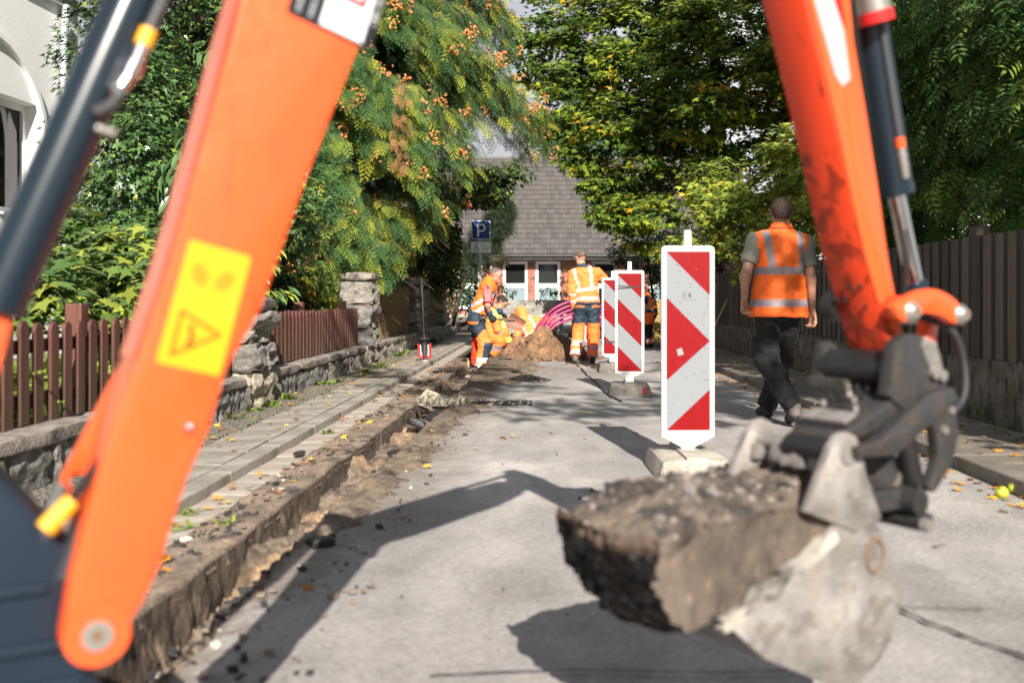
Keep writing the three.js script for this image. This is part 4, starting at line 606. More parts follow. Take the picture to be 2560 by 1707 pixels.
// ---------------------------------------------------------------- mini excavator: local x along its boom plane, y up, z towards the camera
const EX = thing('mini_excavator', 'orange mini excavator whose boom and arm frame the view, its bucket full of dug-up soil', 'excavator', [-0.63, 0, -1.4], THREE.MathUtils.degToRad(32));
{
  const letter = (w, h, draw) => { const c = document.createElement('canvas'); c.width = w; c.height = h; draw(c.getContext('2d')); const t = new THREE.CanvasTexture(c); t.colorSpace = THREE.SRGBColorSpace; return t; };
  // flat decal lying on a side plate: centre, size, turn in the plate's plane
  const decal = (name, parent, cx, cy, w, h, turn, z, map, label) => {
    const r = 0.006, s = new THREE.Shape(); s.moveTo(-w / 2 + r, -h / 2); s.lineTo(w / 2 - r, -h / 2); s.quadraticCurveTo(w / 2, -h / 2, w / 2, -h / 2 + r); s.lineTo(w / 2, h / 2 - r); s.quadraticCurveTo(w / 2, h / 2, w / 2 - r, h / 2); s.lineTo(-w / 2 + r, h / 2); s.quadraticCurveTo(-w / 2, h / 2, -w / 2, h / 2 - r); s.lineTo(-w / 2, -h / 2 + r); s.quadraticCurveTo(-w / 2, -h / 2, -w / 2 + r, -h / 2);
    const g = new THREE.ShapeGeometry(s, 6), p = g.attributes.position, uv = g.attributes.uv; for (let i = 0; i < p.count; i++) uv.setXY(i, p.getX(i) / w + 0.5, p.getY(i) / h + 0.5);
    const m = part(name, g.rotateZ(turn).translate(cx, cy, z), mat({ map, roughness: 0.35, clearcoat: 0.3 }), parent, label); return m;
  };
  // boom
  const arc = (cx, cy, r, a0, a1, n) => Array.from({ length: n + 1 }, (_, i) => { const a = lerp(a0, a1, i / n); return [cx + r * Math.cos(a), cy + r * Math.sin(a)]; });
  const BL = [[-0.030, 0.62], [-0.012, 0.695], [0.008, 0.77], [0.026, 0.84], [0.055, 0.914], [0.103, 1.064], [0.155, 1.262], [0.205, 1.455], [0.245, 1.58], [0.31, 1.68], [0.42, 1.765], [0.62, 1.86], [1.08, 2.055], [1.2, 2.105]];
  const BR = [[1.29, 2.03], [1.22, 1.92], [1.054, 1.80], [0.8, 1.68], [0.6, 1.575], [0.49, 1.535], [0.437, 1.5], [0.41, 1.45], [0.304, 1.184], [0.235, 0.986], [0.183, 0.895], [0.159, 0.811], [0.125, 0.735], [0.103, 0.667], [0.088, 0.614], [0.063, 0.562], [0.047, 0.538]];
  const eye = arc(0.002, 0.53, 0.0455, -0.0, -Math.PI * 1.0, 22);
  const boom = part('boom', plate([...BL, ...BR, ...eye], 0.13, 0.007).translate(0, 0, -0.13), M.orange, EX);
  part('pin_boss', [cyl([0.002, 0.53, -0.136], [0.002, 0.53, 0.006], 0.0445, 0.0445, 40)], M.orange, boom);
  part('boom_pin', [cyl([0.002, 0.53, -0.14], [0.002, 0.53, 0.011], 0.0215, 0.0215, 32)], M.pin, boom); part('pin_core', cyl([0.002, 0.53, 0.008], [0.002, 0.53, 0.0118], 0.0095, 0.0095, 6), M.rust, boom);
  part('grease_nipple', new THREE.SphereGeometry(0.008, 16, 10).translate(0.128, 0.813, 0.003), M.chrome, boom);
  { const cv = new THREE.CatmullRomCurve3(BL.slice(4).map((p) => V(p[0], p[1], 0))); // thin, pinker plate on the upper side of the boom
    part('cover_plate', sheet(2, 60, (u, v) => { const p = cv.getPoint(v), t = cv.getTangent(v); return [p.x - t.y * 0.003, p.y + t.x * 0.003, lerp(-0.124, -0.012, u)]; }, undefined, (q) => [q[1], q[2]]), mat({ color: [0.72, 0.175, 0.105], map: T.paint, roughnessMap: T.paintR, roughness: 1, clearcoat: 0.3, clearcoatRoughness: 0.3 }), boom, 'pinkish plate along the upper side of the boom'); }
  part('cylinder_bracket', plate([[0.05, 0.90], [0.0, 0.80], [-0.030, 0.74], [-0.033, 0.715], [-0.012, 0.665], [0.02, 0.66], [0.06, 0.8]], 0.022, 0.003, [[-0.010, 0.73, 0.011]]).translate(0, 0, -0.128), M.orange, boom);
  // yellow warning sticker, drawn pictograms
  const warn = letter(256, 512, (c) => {
    c.fillStyle = '#dba012'; c.fillRect(0, 0, 256, 512); c.fillStyle = '#a86a00';
    for (const [x, a] of [[76, -0.5], [178, 0.5]]) { c.save(); c.translate(x, 130); c.rotate(a); for (let i = -4; i <= 4; i++) { c.fillRect(-34 + Math.abs(i) * 3, i * 10 - 3, 68 - Math.abs(i) * 6, 6); } c.restore(); }
    c.strokeStyle = '#8a5600'; c.lineWidth = 15; c.lineJoin = 'round'; c.beginPath(); c.moveTo(50, 470); c.lineTo(46, 290); c.lineTo(214, 350); c.closePath(); c.stroke();
    c.fillStyle = '#2a2208'; c.beginPath(); c.arc(98, 345, 12, 0, 7); c.fill(); c.lineWidth = 11; c.strokeStyle = '#2a2208'; c.beginPath(); c.moveTo(98, 358); c.lineTo(106, 392); c.lineTo(94, 424); c.moveTo(104, 372); c.lineTo(126, 384); c.moveTo(106, 392); c.lineTo(122, 420); c.stroke();
    for (const [x, y] of [[50, 468], [48, 292], [210, 350]]) { c.beginPath(); c.arc(x, y, 5, 0, 7); c.fill(); }
  });
  decal('warning_sticker', boom, 0.150, 0.988, 0.094, 0.186, -0.26, 0.0012, warn, 'yellow warning sticker with a triangle pictogram');
  // rental sticker at the top edge of the picture, its lettering running up the boom
  const logo = letter(768, 512, (c) => {
    c.fillStyle = '#111'; c.fillRect(0, 0, 768, 512); c.fillStyle = '#dfe3ea'; c.fillRect(24, 190, 720, 260); c.fillStyle = '#fff';
    c.strokeStyle = '#c8ccd2'; for (let r = 0; r < 2; r++) { c.font = '46px sans-serif'; c.fillStyle = '#c9ccd2'; c.fillText('www.bkl.de  Baumaschinen', 34, 70 + r * 74); }
    c.font = 'bold 250px sans-serif'; c.fillStyle = '#e3202a'; c.fillText('B', 190, 412); c.fillStyle = '#15181d'; c.fillText('K', 360, 412); c.fillStyle = '#e3202a'; c.fillText('L', 540, 412);
    c.fillStyle = '#3a3f46'; c.font = '30px sans-serif'; c.fillText('MIET', 60, 250); c.fillText('PARK', 60, 292); c.fillStyle = '#fff'; c.font = '34px sans-serif'; c.fillText('0 800 - 255 255 6 Mietservice', 150, 494);
  });
  decal('rental_sticker', boom, 0.375, 1.53, 0.22, 0.146, 1.27, 0.0012, logo, 'white and black sticker lettered BKL');
  // boom cylinder with hose on the left
  const ax = (t) => [lerp(0.061, -0.078, t), lerp(1.448, 1.094, t)];
  const cz = -0.065, P0 = ax(1.28), P1 = ax(-0.75), bc = part('boom_cylinder', [cyl([P0[0], P0[1], cz], [P1[0], P1[1], cz], 0.0375, 0.0375, 40), cyl([P0[0] - 0.004, P0[1] - 0.01, cz], [P0[0] + 0.012, P0[1] + 0.032, cz], 0.0395, 0.0395, 40), cyl([...ax(0.80), cz], [...ax(0.795), cz], 0.038, 0.038, 40)], M.navy, EX);
  part('cylinder_rod', cyl([P1[0], P1[1], cz], [...ax(-1.15), cz], 0.018, 0.018, 24), M.chrome, bc);
  part('clevis', plate([[P0[0] - 0.035, P0[1] + 0.0], [P0[0] + 0.02, P0[1] - 0.015], [P0[0] - 0.0, P0[1] - 0.10], [P0[0] - 0.05, P0[1] - 0.09]], 0.04, 0.004).translate(0, 0, cz - 0.02), M.orange, bc);
  const hz = 0.012;
  const hoseT = (t, o) => { const p = ax(t); return [p[0] + o, p[1] + 0.02, hz - 0.04]; };
  part('hose', tube([hoseT(-0.6, 0.036), hoseT(-0.2, 0.044), hoseT(0.1, 0.045), hoseT(0.24, 0.044)], 0.0088, 30, 10), M.hose, bc);
  { const g = []; for (let t = -0.6; t < 0.2; t += 0.014) { const a = hoseT(t, 0.0442), b = hoseT(t + 0.006, 0.0442); g.push(cyl(a, b, 0.0105, 0.0105, 10)); } part('hose_guard', g, M.hose, bc); }
  part('hose_sleeve', cyl(hoseT(0.20, 0.0445), hoseT(0.27, 0.0445), 0.0125, 0.0125, 16), M.yellow, bc, 'yellow hose sleeve');
  part('hose_fitting', [cyl(hoseT(0.27, 0.0445), hoseT(0.345, 0.045), 0.0105, 0.0105, 16), cyl(hoseT(0.345, 0.045), hoseT(0.40, 0.044), 0.0155, 0.0155, 6), cyl(hoseT(0.40, 0.044), hoseT(0.47, 0.040), 0.010, 0.010, 16), cyl(hoseT(0.45, 0.03), hoseT(0.48, 0.044), 0.0135, 0.0135, 6)], M.chrome, bc);
  part('elbow', tube([hoseT(0.46, 0.043), hoseT(0.53, 0.038), hoseT(0.57, 0.02)], 0.011, 12, 10), M.rubber, bc);
  part('band_clamp', cyl([...ax(0.565), cz], [...ax(0.575), cz], 0.0385, 0.0385, 40), M.navy, bc); part('clip', box(0.03, 0.012, 0.02, 0, 0, 0, 0.004).rotateZ(-0.25).translate(ax(0.56)[0] + 0.036, ax(0.56)[1] - 0.005, cz + 0.028), M.pin, bc);
  part('cylinder_lug', plate([[0.20, 1.89], [0.25, 1.88], [0.40, 1.77], [0.36, 1.68], [0.27, 1.62], [0.20, 1.82]], 0.06, 0.006).translate(0, 0, -0.095), M.orange, boom);
  part('cylinder_lug', plate([[1.60, 1.86], [1.68, 1.85], [1.70, 1.79], [1.66, 1.75], [1.54, 1.72], [1.49, 1.92]], 0.05, 0.006).translate(0, 0, -0.11), M.orange, EX);
  // lower hose with yellow sleeve beside the boom foot
  part('lower_hose', tube([[-0.035, 0.735, -0.06], [-0.06, 0.665, -0.05], [-0.055, 0.61, -0.06], [-0.07, 0.52, -0.08]], 0.0105, 30, 10), M.hose, EX);
  const lh = part('lower_hose_guard', (() => { const g = []; for (let i = 0; i < 16; i++) { const t = i / 16, a = [lerp(0.0, -0.035, t), lerp(0.70, 0.60, t), -0.045], b = [lerp(0.0, -0.035, t + 0.03), lerp(0.70, 0.60, t + 0.03), -0.045]; g.push(cyl(a, b, 0.0145, 0.0145, 12)); } return g; })(), M.hose, EX);
  part('lower_sleeve', cyl([-0.061, 0.681, -0.02], [-0.026, 0.718, -0.02], 0.0145, 0.0125, 18), M.yellow, EX, 'yellow sleeve on the lower hose');
  part('lower_pipe', cyl([-0.032, 0.713, -0.02], [0.018, 0.775, -0.03], 0.0085, 0.0085, 14), M.castDark, EX);
  // swing post casting behind the boom foot
  const sp = part('swing_post', plate([[-0.42, 0.80], [-0.13, 0.775], [-0.1, 0.742], [-0.045, 0.672], [-0.018, 0.642], [-0.03, 0.575], [-0.04, 0.52], [-0.012, 0.483], [0.016, 0.44], [0.02, 0.36], [-0.05, 0.28], [-0.42, 0.26]], 0.22, 0.016).translate(0, 0, -0.26), M.navyCast, EX);
  part('rib', [box(0.17, 0.012, 0.24, -0.14, 0.595, -0.15, 0.004).rotateZ(0.0), box(0.2, 0.012, 0.24, -0.12, 0.512, -0.15, 0.004), box(0.22, 0.014, 0.24, -0.12, 0.455, -0.15, 0.004)], M.navyCast, sp);
  part('far_lug', plate([[-0.2, 0.62], [0.0, 0.6], [0.05, 0.55], [0.045, 0.5], [0, 0.48], [-0.2, 0.42]], 0.03, 0.006).translate(0, 0, -0.18), M.navyCast, sp);
  // machine body, outside the picture on the left
  const body = part('machine_body', [box(1.05, 0.5, 0.95, -1.0, 0.72, -0.15, 0.08), box(0.5, 0.35, 0.9, -1.3, 1.1, -0.15, 0.08)], M.orange, EX);
  part('seat', [box(0.42, 0.12, 0.45, -0.95, 1.03, -0.15, 0.04), box(0.12, 0.5, 0.45, -1.14, 1.28, -0.15, 0.05)], M.rubber, body);
  for (const z of [0.32, -0.66]) part('track', [box(1.35, 0.3, 0.23, -0.95, 0.16, z, 0.12)], M.rubber, EX);
  part('undercarriage', box(0.8, 0.2, 0.8, -0.95, 0.36, -0.17, 0.03), M.castBlack, EX);

  // arm cylinder over the boom, arm, bucket cylinder
  const ac = part('arm_cylinder', [cyl([0.36, 1.80, cz], [0.95, 2.09, cz], 0.031, 0.031, 32)], M.navy, EX); part('cylinder_rod', cyl([0.95, 2.09, cz], [1.28, 2.255, cz], 0.017, 0.017, 20), M.chrome, ac);
  const armPts = [[1.22, 2.03], [1.315, 1.92], [1.41, 1.647], [1.508, 1.374], [1.555, 1.223], [1.592, 1.115], [1.637, 1.005], [1.668, 0.93], [1.688, 0.885], [1.722, 0.888], [1.736, 0.92], [1.722, 0.965], [1.704, 1.012], [1.68, 1.101], [1.653, 1.229], [1.608, 1.42], [1.566, 1.581], [1.552, 1.68], [1.49, 1.93], [1.42, 2.14], [1.34, 2.30], [1.26, 2.29]];
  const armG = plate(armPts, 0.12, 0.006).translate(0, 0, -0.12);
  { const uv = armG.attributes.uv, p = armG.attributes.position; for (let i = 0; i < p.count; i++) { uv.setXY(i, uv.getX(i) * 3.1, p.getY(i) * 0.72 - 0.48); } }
  const arm = part('arm', armG, M.orangeShadeMud, EX);
  part('arm_cover', plate([[1.42, 1.65], [1.513, 1.376], [1.559, 1.223], [1.60, 1.10], [1.64, 1.005], [1.71, 0.905], [1.728, 0.91], [1.70, 1.012], [1.675, 1.101], [1.648, 1.229], [1.603, 1.42], [1.561, 1.581], [1.545, 1.70], [1.45, 2.02], [1.33, 2.02]], 0.004, 0.0015).translate(0, 0, 0.0005), M.orange, arm);
  // reflective chevron sticker
  const chev = plate([[1.428, 1.66], [1.44, 1.70], [1.476, 1.70], [1.527, 1.598], [1.549, 1.492], [1.523, 1.472], [1.500, 1.494]], 0.0016, 0).translate(0, 0, 0.0047);
  part('reflective_sticker', chev, mat({ color: [0.36, 0.375, 0.39], roughness: 0.4, bumpMap: T.fine, bumpScale: 0.001 }), arm, 'white reflective patch on the arm');
  part('reflective_sticker', plate([[1.478, 1.70], [1.512, 1.70], [1.532, 1.60]], 0.0016, 0).translate(0, 0, 0.0047), mat({ color: [0.5, 0.012, 0.012], roughness: 0.35 }), arm, 'red reflective patch on the arm');
  for (const [x, y, z, r] of [[1.629, 1.03, -0.03, 0.006], [1.629, 1.03, -0.06, 0.005], [1.642, 1.0, -0.085, 0.006], [1.647, 0.985, -0.03, 0.005], [1.636, 1.0, -0.105, 0.006]]) part('bolt', new THREE.SphereGeometry(r, 12, 8).translate(x - 0.006, y, z), M.castDark, arm);
  part('arm_boss', [cyl([1.655, 0.985, -0.15], [1.655, 0.985, -0.118], 0.035, 0.035, 24)], M.castBlack, arm); part('pin_end', cyl([1.655, 0.985, -0.162], [1.655, 0.985, -0.15], 0.02, 0.02, 20), M.pin, arm);
  const c0 = [1.664, 1.79, cz], c1 = [1.791, 1.262, cz], c2 = [1.868, 1.02, cz];
  const bk = part('bucket_cylinder', [cyl(c0, c1, 0.0415, 0.0415, 36), cyl([1.785, 1.283, cz], [1.793, 1.255, cz], 0.044, 0.044, 36)], M.navy, EX);
  part('cylinder_rod', cyl(c1, c2, 0.0205, 0.0205, 24), M.chrome, bk);
  part('rod_end', [cyl([1.86, 1.045, cz], [1.878, 0.99, cz], 0.03, 0.03, 24)], M.navyCast, bk);
  part('hose_guard', (() => { const g = []; for (let t = 0.10; t < 0.80; t += 0.0125) { const f = (s) => [lerp(c0[0], c1[0], s) - 0.012, lerp(c0[1], c1[1], s), cz + 0.042]; g.push(cyl(f(t), f(t + 0.006), 0.0095, 0.0095, 10)); } g.push(cyl([lerp(c0[0], c1[0], 0.1) - 0.012, lerp(c0[1], c1[1], 0.1), cz + 0.042], [lerp(c0[0], c1[0], 0.8) - 0.012, lerp(c0[1], c1[1], 0.8), cz + 0.042], 0.008, 0.008, 10)); return g; })(), M.hose, bk);
  const f2 = (s, o = -0.012, z = 0.042) => [lerp(c0[0], c1[0], s) + o, lerp(c0[1], c1[1], s), cz + z];
  part('sleeve', cyl(f2(0.77), f2(0.815), 0.0125, 0.0125, 16), M.orange, bk); part('hose_fitting', [cyl(f2(0.815), f2(0.88), 0.0105, 0.0105, 16), cyl(f2(0.84), f2(0.86), 0.0135, 0.0135, 6), cyl(f2(0.88), f2(0.95), 0.012, 0.009, 16)], M.pin, bk);
  part('end_fitting', [cyl([1.625, 1.77, -0.02], [1.660, 1.665, -0.02], 0.033, 0.040, 28)], M.pin, bk); part('fitting_band', [cyl([1.660, 1.665, -0.02], [1.668, 1.64, -0.02], 0.0415, 0.0415, 28)], mat({ color: [0.6, 0.02, 0.02], roughness: 0.4 }), bk);
  // guide links: the orange arched link with two bright pins, and the lower links
  const link = part('guide_link', plate([[1.655, 0.955], [1.64, 0.985], [1.66, 1.0], [1.69, 1.01], [1.73, 1.022], [1.785, 1.026], [1.84, 1.01], [1.878, 0.985], [1.89, 0.963], [1.876, 0.943], [1.845, 0.945], [1.80, 0.962], [1.74, 0.968], [1.69, 0.95]], 0.035, 0.010, undefined, true).translate(0, 0, 0.022), M.orange, EX);
  part('guide_link', plate([[1.655, 0.955], [1.64, 0.985], [1.69, 1.01], [1.785, 1.026], [1.84, 1.01], [1.89, 0.963], [1.876, 0.943], [1.80, 0.962], [1.69, 0.95]], 0.03, 0.008, undefined, true).translate(0, 0, -0.17), M.orange, EX);
  part('cross_shaft', cyl([1.683, 0.98, -0.16], [1.683, 0.98, 0.03], 0.03, 0.03, 28), M.orangeShadeMud, link);
  for (const [x, y, r] of [[1.693, 0.974, 0.025], [1.872, 0.966, 0.024]]) { const p = part('link_pin', [cyl([x, y, -0.18], [x, y, 0.058], r, r, 28), cyl([x, y, 0.058], [x, y, 0.072], r, r * 0.55, 28)], M.pin, link); part('pin_core', cyl([x, y, 0.070], [x, y, 0.0735], 0.008, 0.008, 6), M.rust, p); }
  part('bucket_link', plate([[1.86, 0.985], [1.895, 0.96], [1.875, 0.87], [1.855, 0.81], [1.82, 0.80], [1.81, 0.83], [1.835, 0.90]], 0.035, 0.008).translate(0, 0, -0.05), M.orange, EX);
  part('bucket_link', plate([[1.73, 0.916], [1.76, 0.905], [1.785, 0.84], [1.78, 0.815], [1.755, 0.815], [1.725, 0.86], [1.705, 0.90]], 0.03, 0.008).translate(0, 0, 0.045), M.steel, EX);
  part('link_pin', [cyl([1.77, 0.828, 0.0], [1.77, 0.828, 0.085], 0.013, 0.013, 20), cyl([1.744, 0.833, 0.07], [1.744, 0.833, 0.085], 0.011, 0.011, 16)], M.pin, EX);
  part('link_hose', tube([[1.80, 0.965, -0.02], [1.87, 0.93, 0.03], [1.905, 0.85, 0.04], [1.89, 0.77, 0.05], [1.83, 0.725, 0.05]], 0.0085, 36, 10), M.rubber, EX);
  part('rod_hose', tube([[1.72, 1.16, 0.01], [1.735, 1.09, 0.01], [1.75, 1.04, -0.01], [1.77, 1.0, -0.03]], 0.009, 24, 10), M.rubber, EX);
  // quick coupler with tilt drum
  const cp = part('quick_coupler', [
    plate([[1.60, 0.79], [1.625, 0.905], [1.665, 0.925], [1.705, 0.922], [1.735, 0.90], [1.735, 0.86], [1.79, 0.825], [1.80, 0.76], [1.72, 0.745], [1.64, 0.76]], 0.034, 0.005).translate(0, 0, 0.035),
    plate([[1.63, 0.79], [1.645, 0.885], [1.665, 0.90], [1.69, 0.892], [1.71, 0.81], [1.72, 0.77]], 0.034, 0.005).translate(0, 0, -0.19),
    plate([[1.70, 0.815], [1.60, 0.77], [1.49, 0.725], [1.475, 0.70], [1.53, 0.70], [1.70, 0.765]], 0.165, 0.006).translate(0, 0, -0.105), box(0.09, 0.03, 0.12, 1.675, 0.80, -0.14, 0.006)], M.castDark, EX);
  part('coupler_arm', plate([[1.80, 0.80], [1.71, 0.79], [1.55, 0.70], [1.475, 0.685], [1.48, 0.665], [1.60, 0.66], [1.72, 0.72], [1.82, 0.77]], 0.04, 0.006).translate(0, 0, 0.05), M.castDark, cp);
  seed(41);
  for (let i = 0; i < 13; i++) { const x = 1.56 + (i % 4) * 0.027 + rr(-0.005, 0.005), z = -0.085 + Math.floor(i / 4) * 0.033; part('bolt', [cyl([x, 0.742 + (x - 1.53) * 0.44, z], [x - 0.003, 0.755 + (x - 1.53) * 0.44, z], rr(0.007, 0.0095), 0.007, 6)], i % 3 ? M.castDark : M.pin, cp); }
  part('wear_strip', box(0.045, 0.012, 0.13, 0, 0, 0, 0.003).rotateZ(0.43).translate(1.525, 0.739, -0.035), M.steel, cp); part('slot', box(0.016, 0.014, 0.15, 0, 0, 0, 0.003).rotateZ(0.43).translate(1.494, 0.722, -0.03), M.castBlack, cp);
  part('coupler_hook', plate([[1.46, 0.70], [1.50, 0.70], [1.50, 0.665], [1.44, 0.655], [1.435, 0.675]], 0.15, 0.004).translate(0, 0, -0.10), M.castBlack, cp);
  part('stop', box(0.03, 0.03, 0.03, 1.672, 0.846, -0.01, 0.006), M.orange, cp); part('hub', cyl([1.675, 0.84, -0.17], [1.675, 0.84, 0.03], 0.042, 0.042, 24), M.castBlack, cp);
  const drum = part('tilt_drum', [cyl([1.60, 0.66, -0.07], [1.73, 0.555, -0.07], 0.075, 0.075, 40), cyl([1.71, 0.571, -0.07], [1.735, 0.551, -0.07], 0.082, 0.082, 40)], M.castDark, EX); part('drum_ring', cyl([1.70, 0.579, -0.07], [1.706, 0.574, -0.07], 0.0815, 0.0815, 40), M.pin, drum);
  part('sickle_plate', plate([[1.70, 0.80], [1.745, 0.835], [1.795, 0.82], [1.83, 0.76], [1.852, 0.70], [1.835, 0.63], [1.80, 0.59], [1.765, 0.56], [1.745, 0.575], [1.775, 0.63], [1.765, 0.70], [1.735, 0.75]], 0.03, 0.006, [[1.775, 0.76, 0.009]], true).translate(0, 0, 0.035), M.castDark, EX);
  part('sickle_plate', plate([[1.70, 0.80], [1.745, 0.835], [1.795, 0.82], [1.83, 0.76], [1.852, 0.70], [1.835, 0.63], [1.80, 0.59], [1.765, 0.56], [1.745, 0.575], [1.775, 0.63], [1.765, 0.70], [1.735, 0.75]], 0.03, 0.006, undefined, true).translate(0, 0, -0.2), M.castDark, EX);
  for (const [x, y] of [[1.795, 0.70], [1.818, 0.745]]) part('plate_bolt', cyl([x, y, 0.06], [x, y, 0.073], 0.011, 0.009, 14), M.pin, EX);
  part('tilt_cylinder', [cyl([1.71, 0.70, 0.02], [1.745, 0.58, 0.02], 0.024, 0.024, 20), cyl([1.745, 0.58, 0.02], [1.755, 0.545, 0.02], 0.012, 0.012, 16)], M.castBlack, EX);
  part('coupler_base', [box(0.2, 0.05, 0.26, 1.63, 0.548, -0.09, 0.01).rotateZ(0), cyl([1.70, 0.545, -0.21], [1.70, 0.545, 0.075], 0.028, 0.028, 24), cyl([1.71, 0.50, -0.2], [1.71, 0.50, 0.085], 0.022, 0.022, 24)], M.castDark, EX);
  part('link_pin', cyl([1.70, 0.498, 0.082], [1.70, 0.498, 0.10], 0.017, 0.014, 20), M.pin, EX);

  // bucket
  const bp = [[1.12, 0.374], [1.234, 0.401], [1.384, 0.47], [1.433, 0.515], [1.52, 0.552], [1.545, 0.545], [1.589, 0.496], [1.635, 0.42], [1.655, 0.36], [1.653, 0.30], [1.632, 0.255], [1.589, 0.205], [1.51, 0.165], [1.44, 0.178], [1.243, 0.272]];
  const bucket = part('bucket', [plate(bp, 0.016, 0.004).translate(0, 0, 0.04)], M.steel, EX);
  part('far_side_plate', plate(bp, 0.016, 0.004).translate(0, 0, -0.355), M.castDark, bucket);
  const skin = [[1.12, 0.366], [1.243, 0.276], [1.44, 0.184], [1.51, 0.170], [1.589, 0.211], [1.63, 0.258], [1.648, 0.30], [1.65, 0.36], [1.63, 0.42], [1.585, 0.494]];
  part('bucket_shell', [sheet(skin.length - 1, 1, (u, v) => { const p = skin[Math.round(u * (skin.length - 1))]; return [p[0], p[1], lerp(-0.35, 0.05, v)]; }, undefined, (q) => [q[0], q[2]]), sheet(skin.length - 1, 1, (u, v) => { const p = skin[Math.round(u * (skin.length - 1))]; return [p[0] - 0.012, p[1] + 0.012, lerp(-0.35, 0.05, v)]; }, undefined, (q) => [q[0], q[2]])], M.castDark, bucket);
  part('cutting_edge', plate([[1.105, 0.374], [1.12, 0.382], [1.30, 0.262], [1.28, 0.250]], 0.398, 0.003).translate(0, 0, -0.355), M.castDark, bucket);
  part('wear_ring', new THREE.TorusGeometry(0.030, 0.0045, 8, 32).scale(0.9, 1.2, 1).translate(1.567, 0.44, 0.058), M.rust, bucket);
  const lug = [[1.352, 0.56], [1.39, 0.63], [1.425, 0.69], [1.447, 0.712], [1.475, 0.718], [1.502, 0.706], [1.52, 0.675], [1.535, 0.62], [1.585, 0.52], [1.50, 0.50]];
  for (const [z, s] of [[0.04, 0], [-0.235, 0.025]]) { const l = part('bucket_ear', plate(lug, 0.024, 0.005).translate(s, 0, z), M.steel, bucket); part('ear_boss', cyl([1.475 + s, 0.675, z + 0.022], [1.475 + s, 0.675, z + 0.030], 0.030, 0.027, 28), M.steel, l); }
  part('ear_pin', cyl([1.487, 0.672, -0.235], [1.465, 0.672, 0.045], 0.0165, 0.0165, 24), M.pin, bucket);
  { const g = []; seed(4); for (let i = 0; i < 14; i++) g.push(rock(rr(0.02, 0.04), rr(0.02, 0.045), rr(0.02, 0.04), 0.006, i, 2, 20).translate(1.472 + rr(-0.02, 0.02), 0.648 + rr(-0.012, 0.01), rr(-0.2, 0.03))); part('mud_clods', g, M.steel, bucket).userData.kind = 'stuff'; }
}
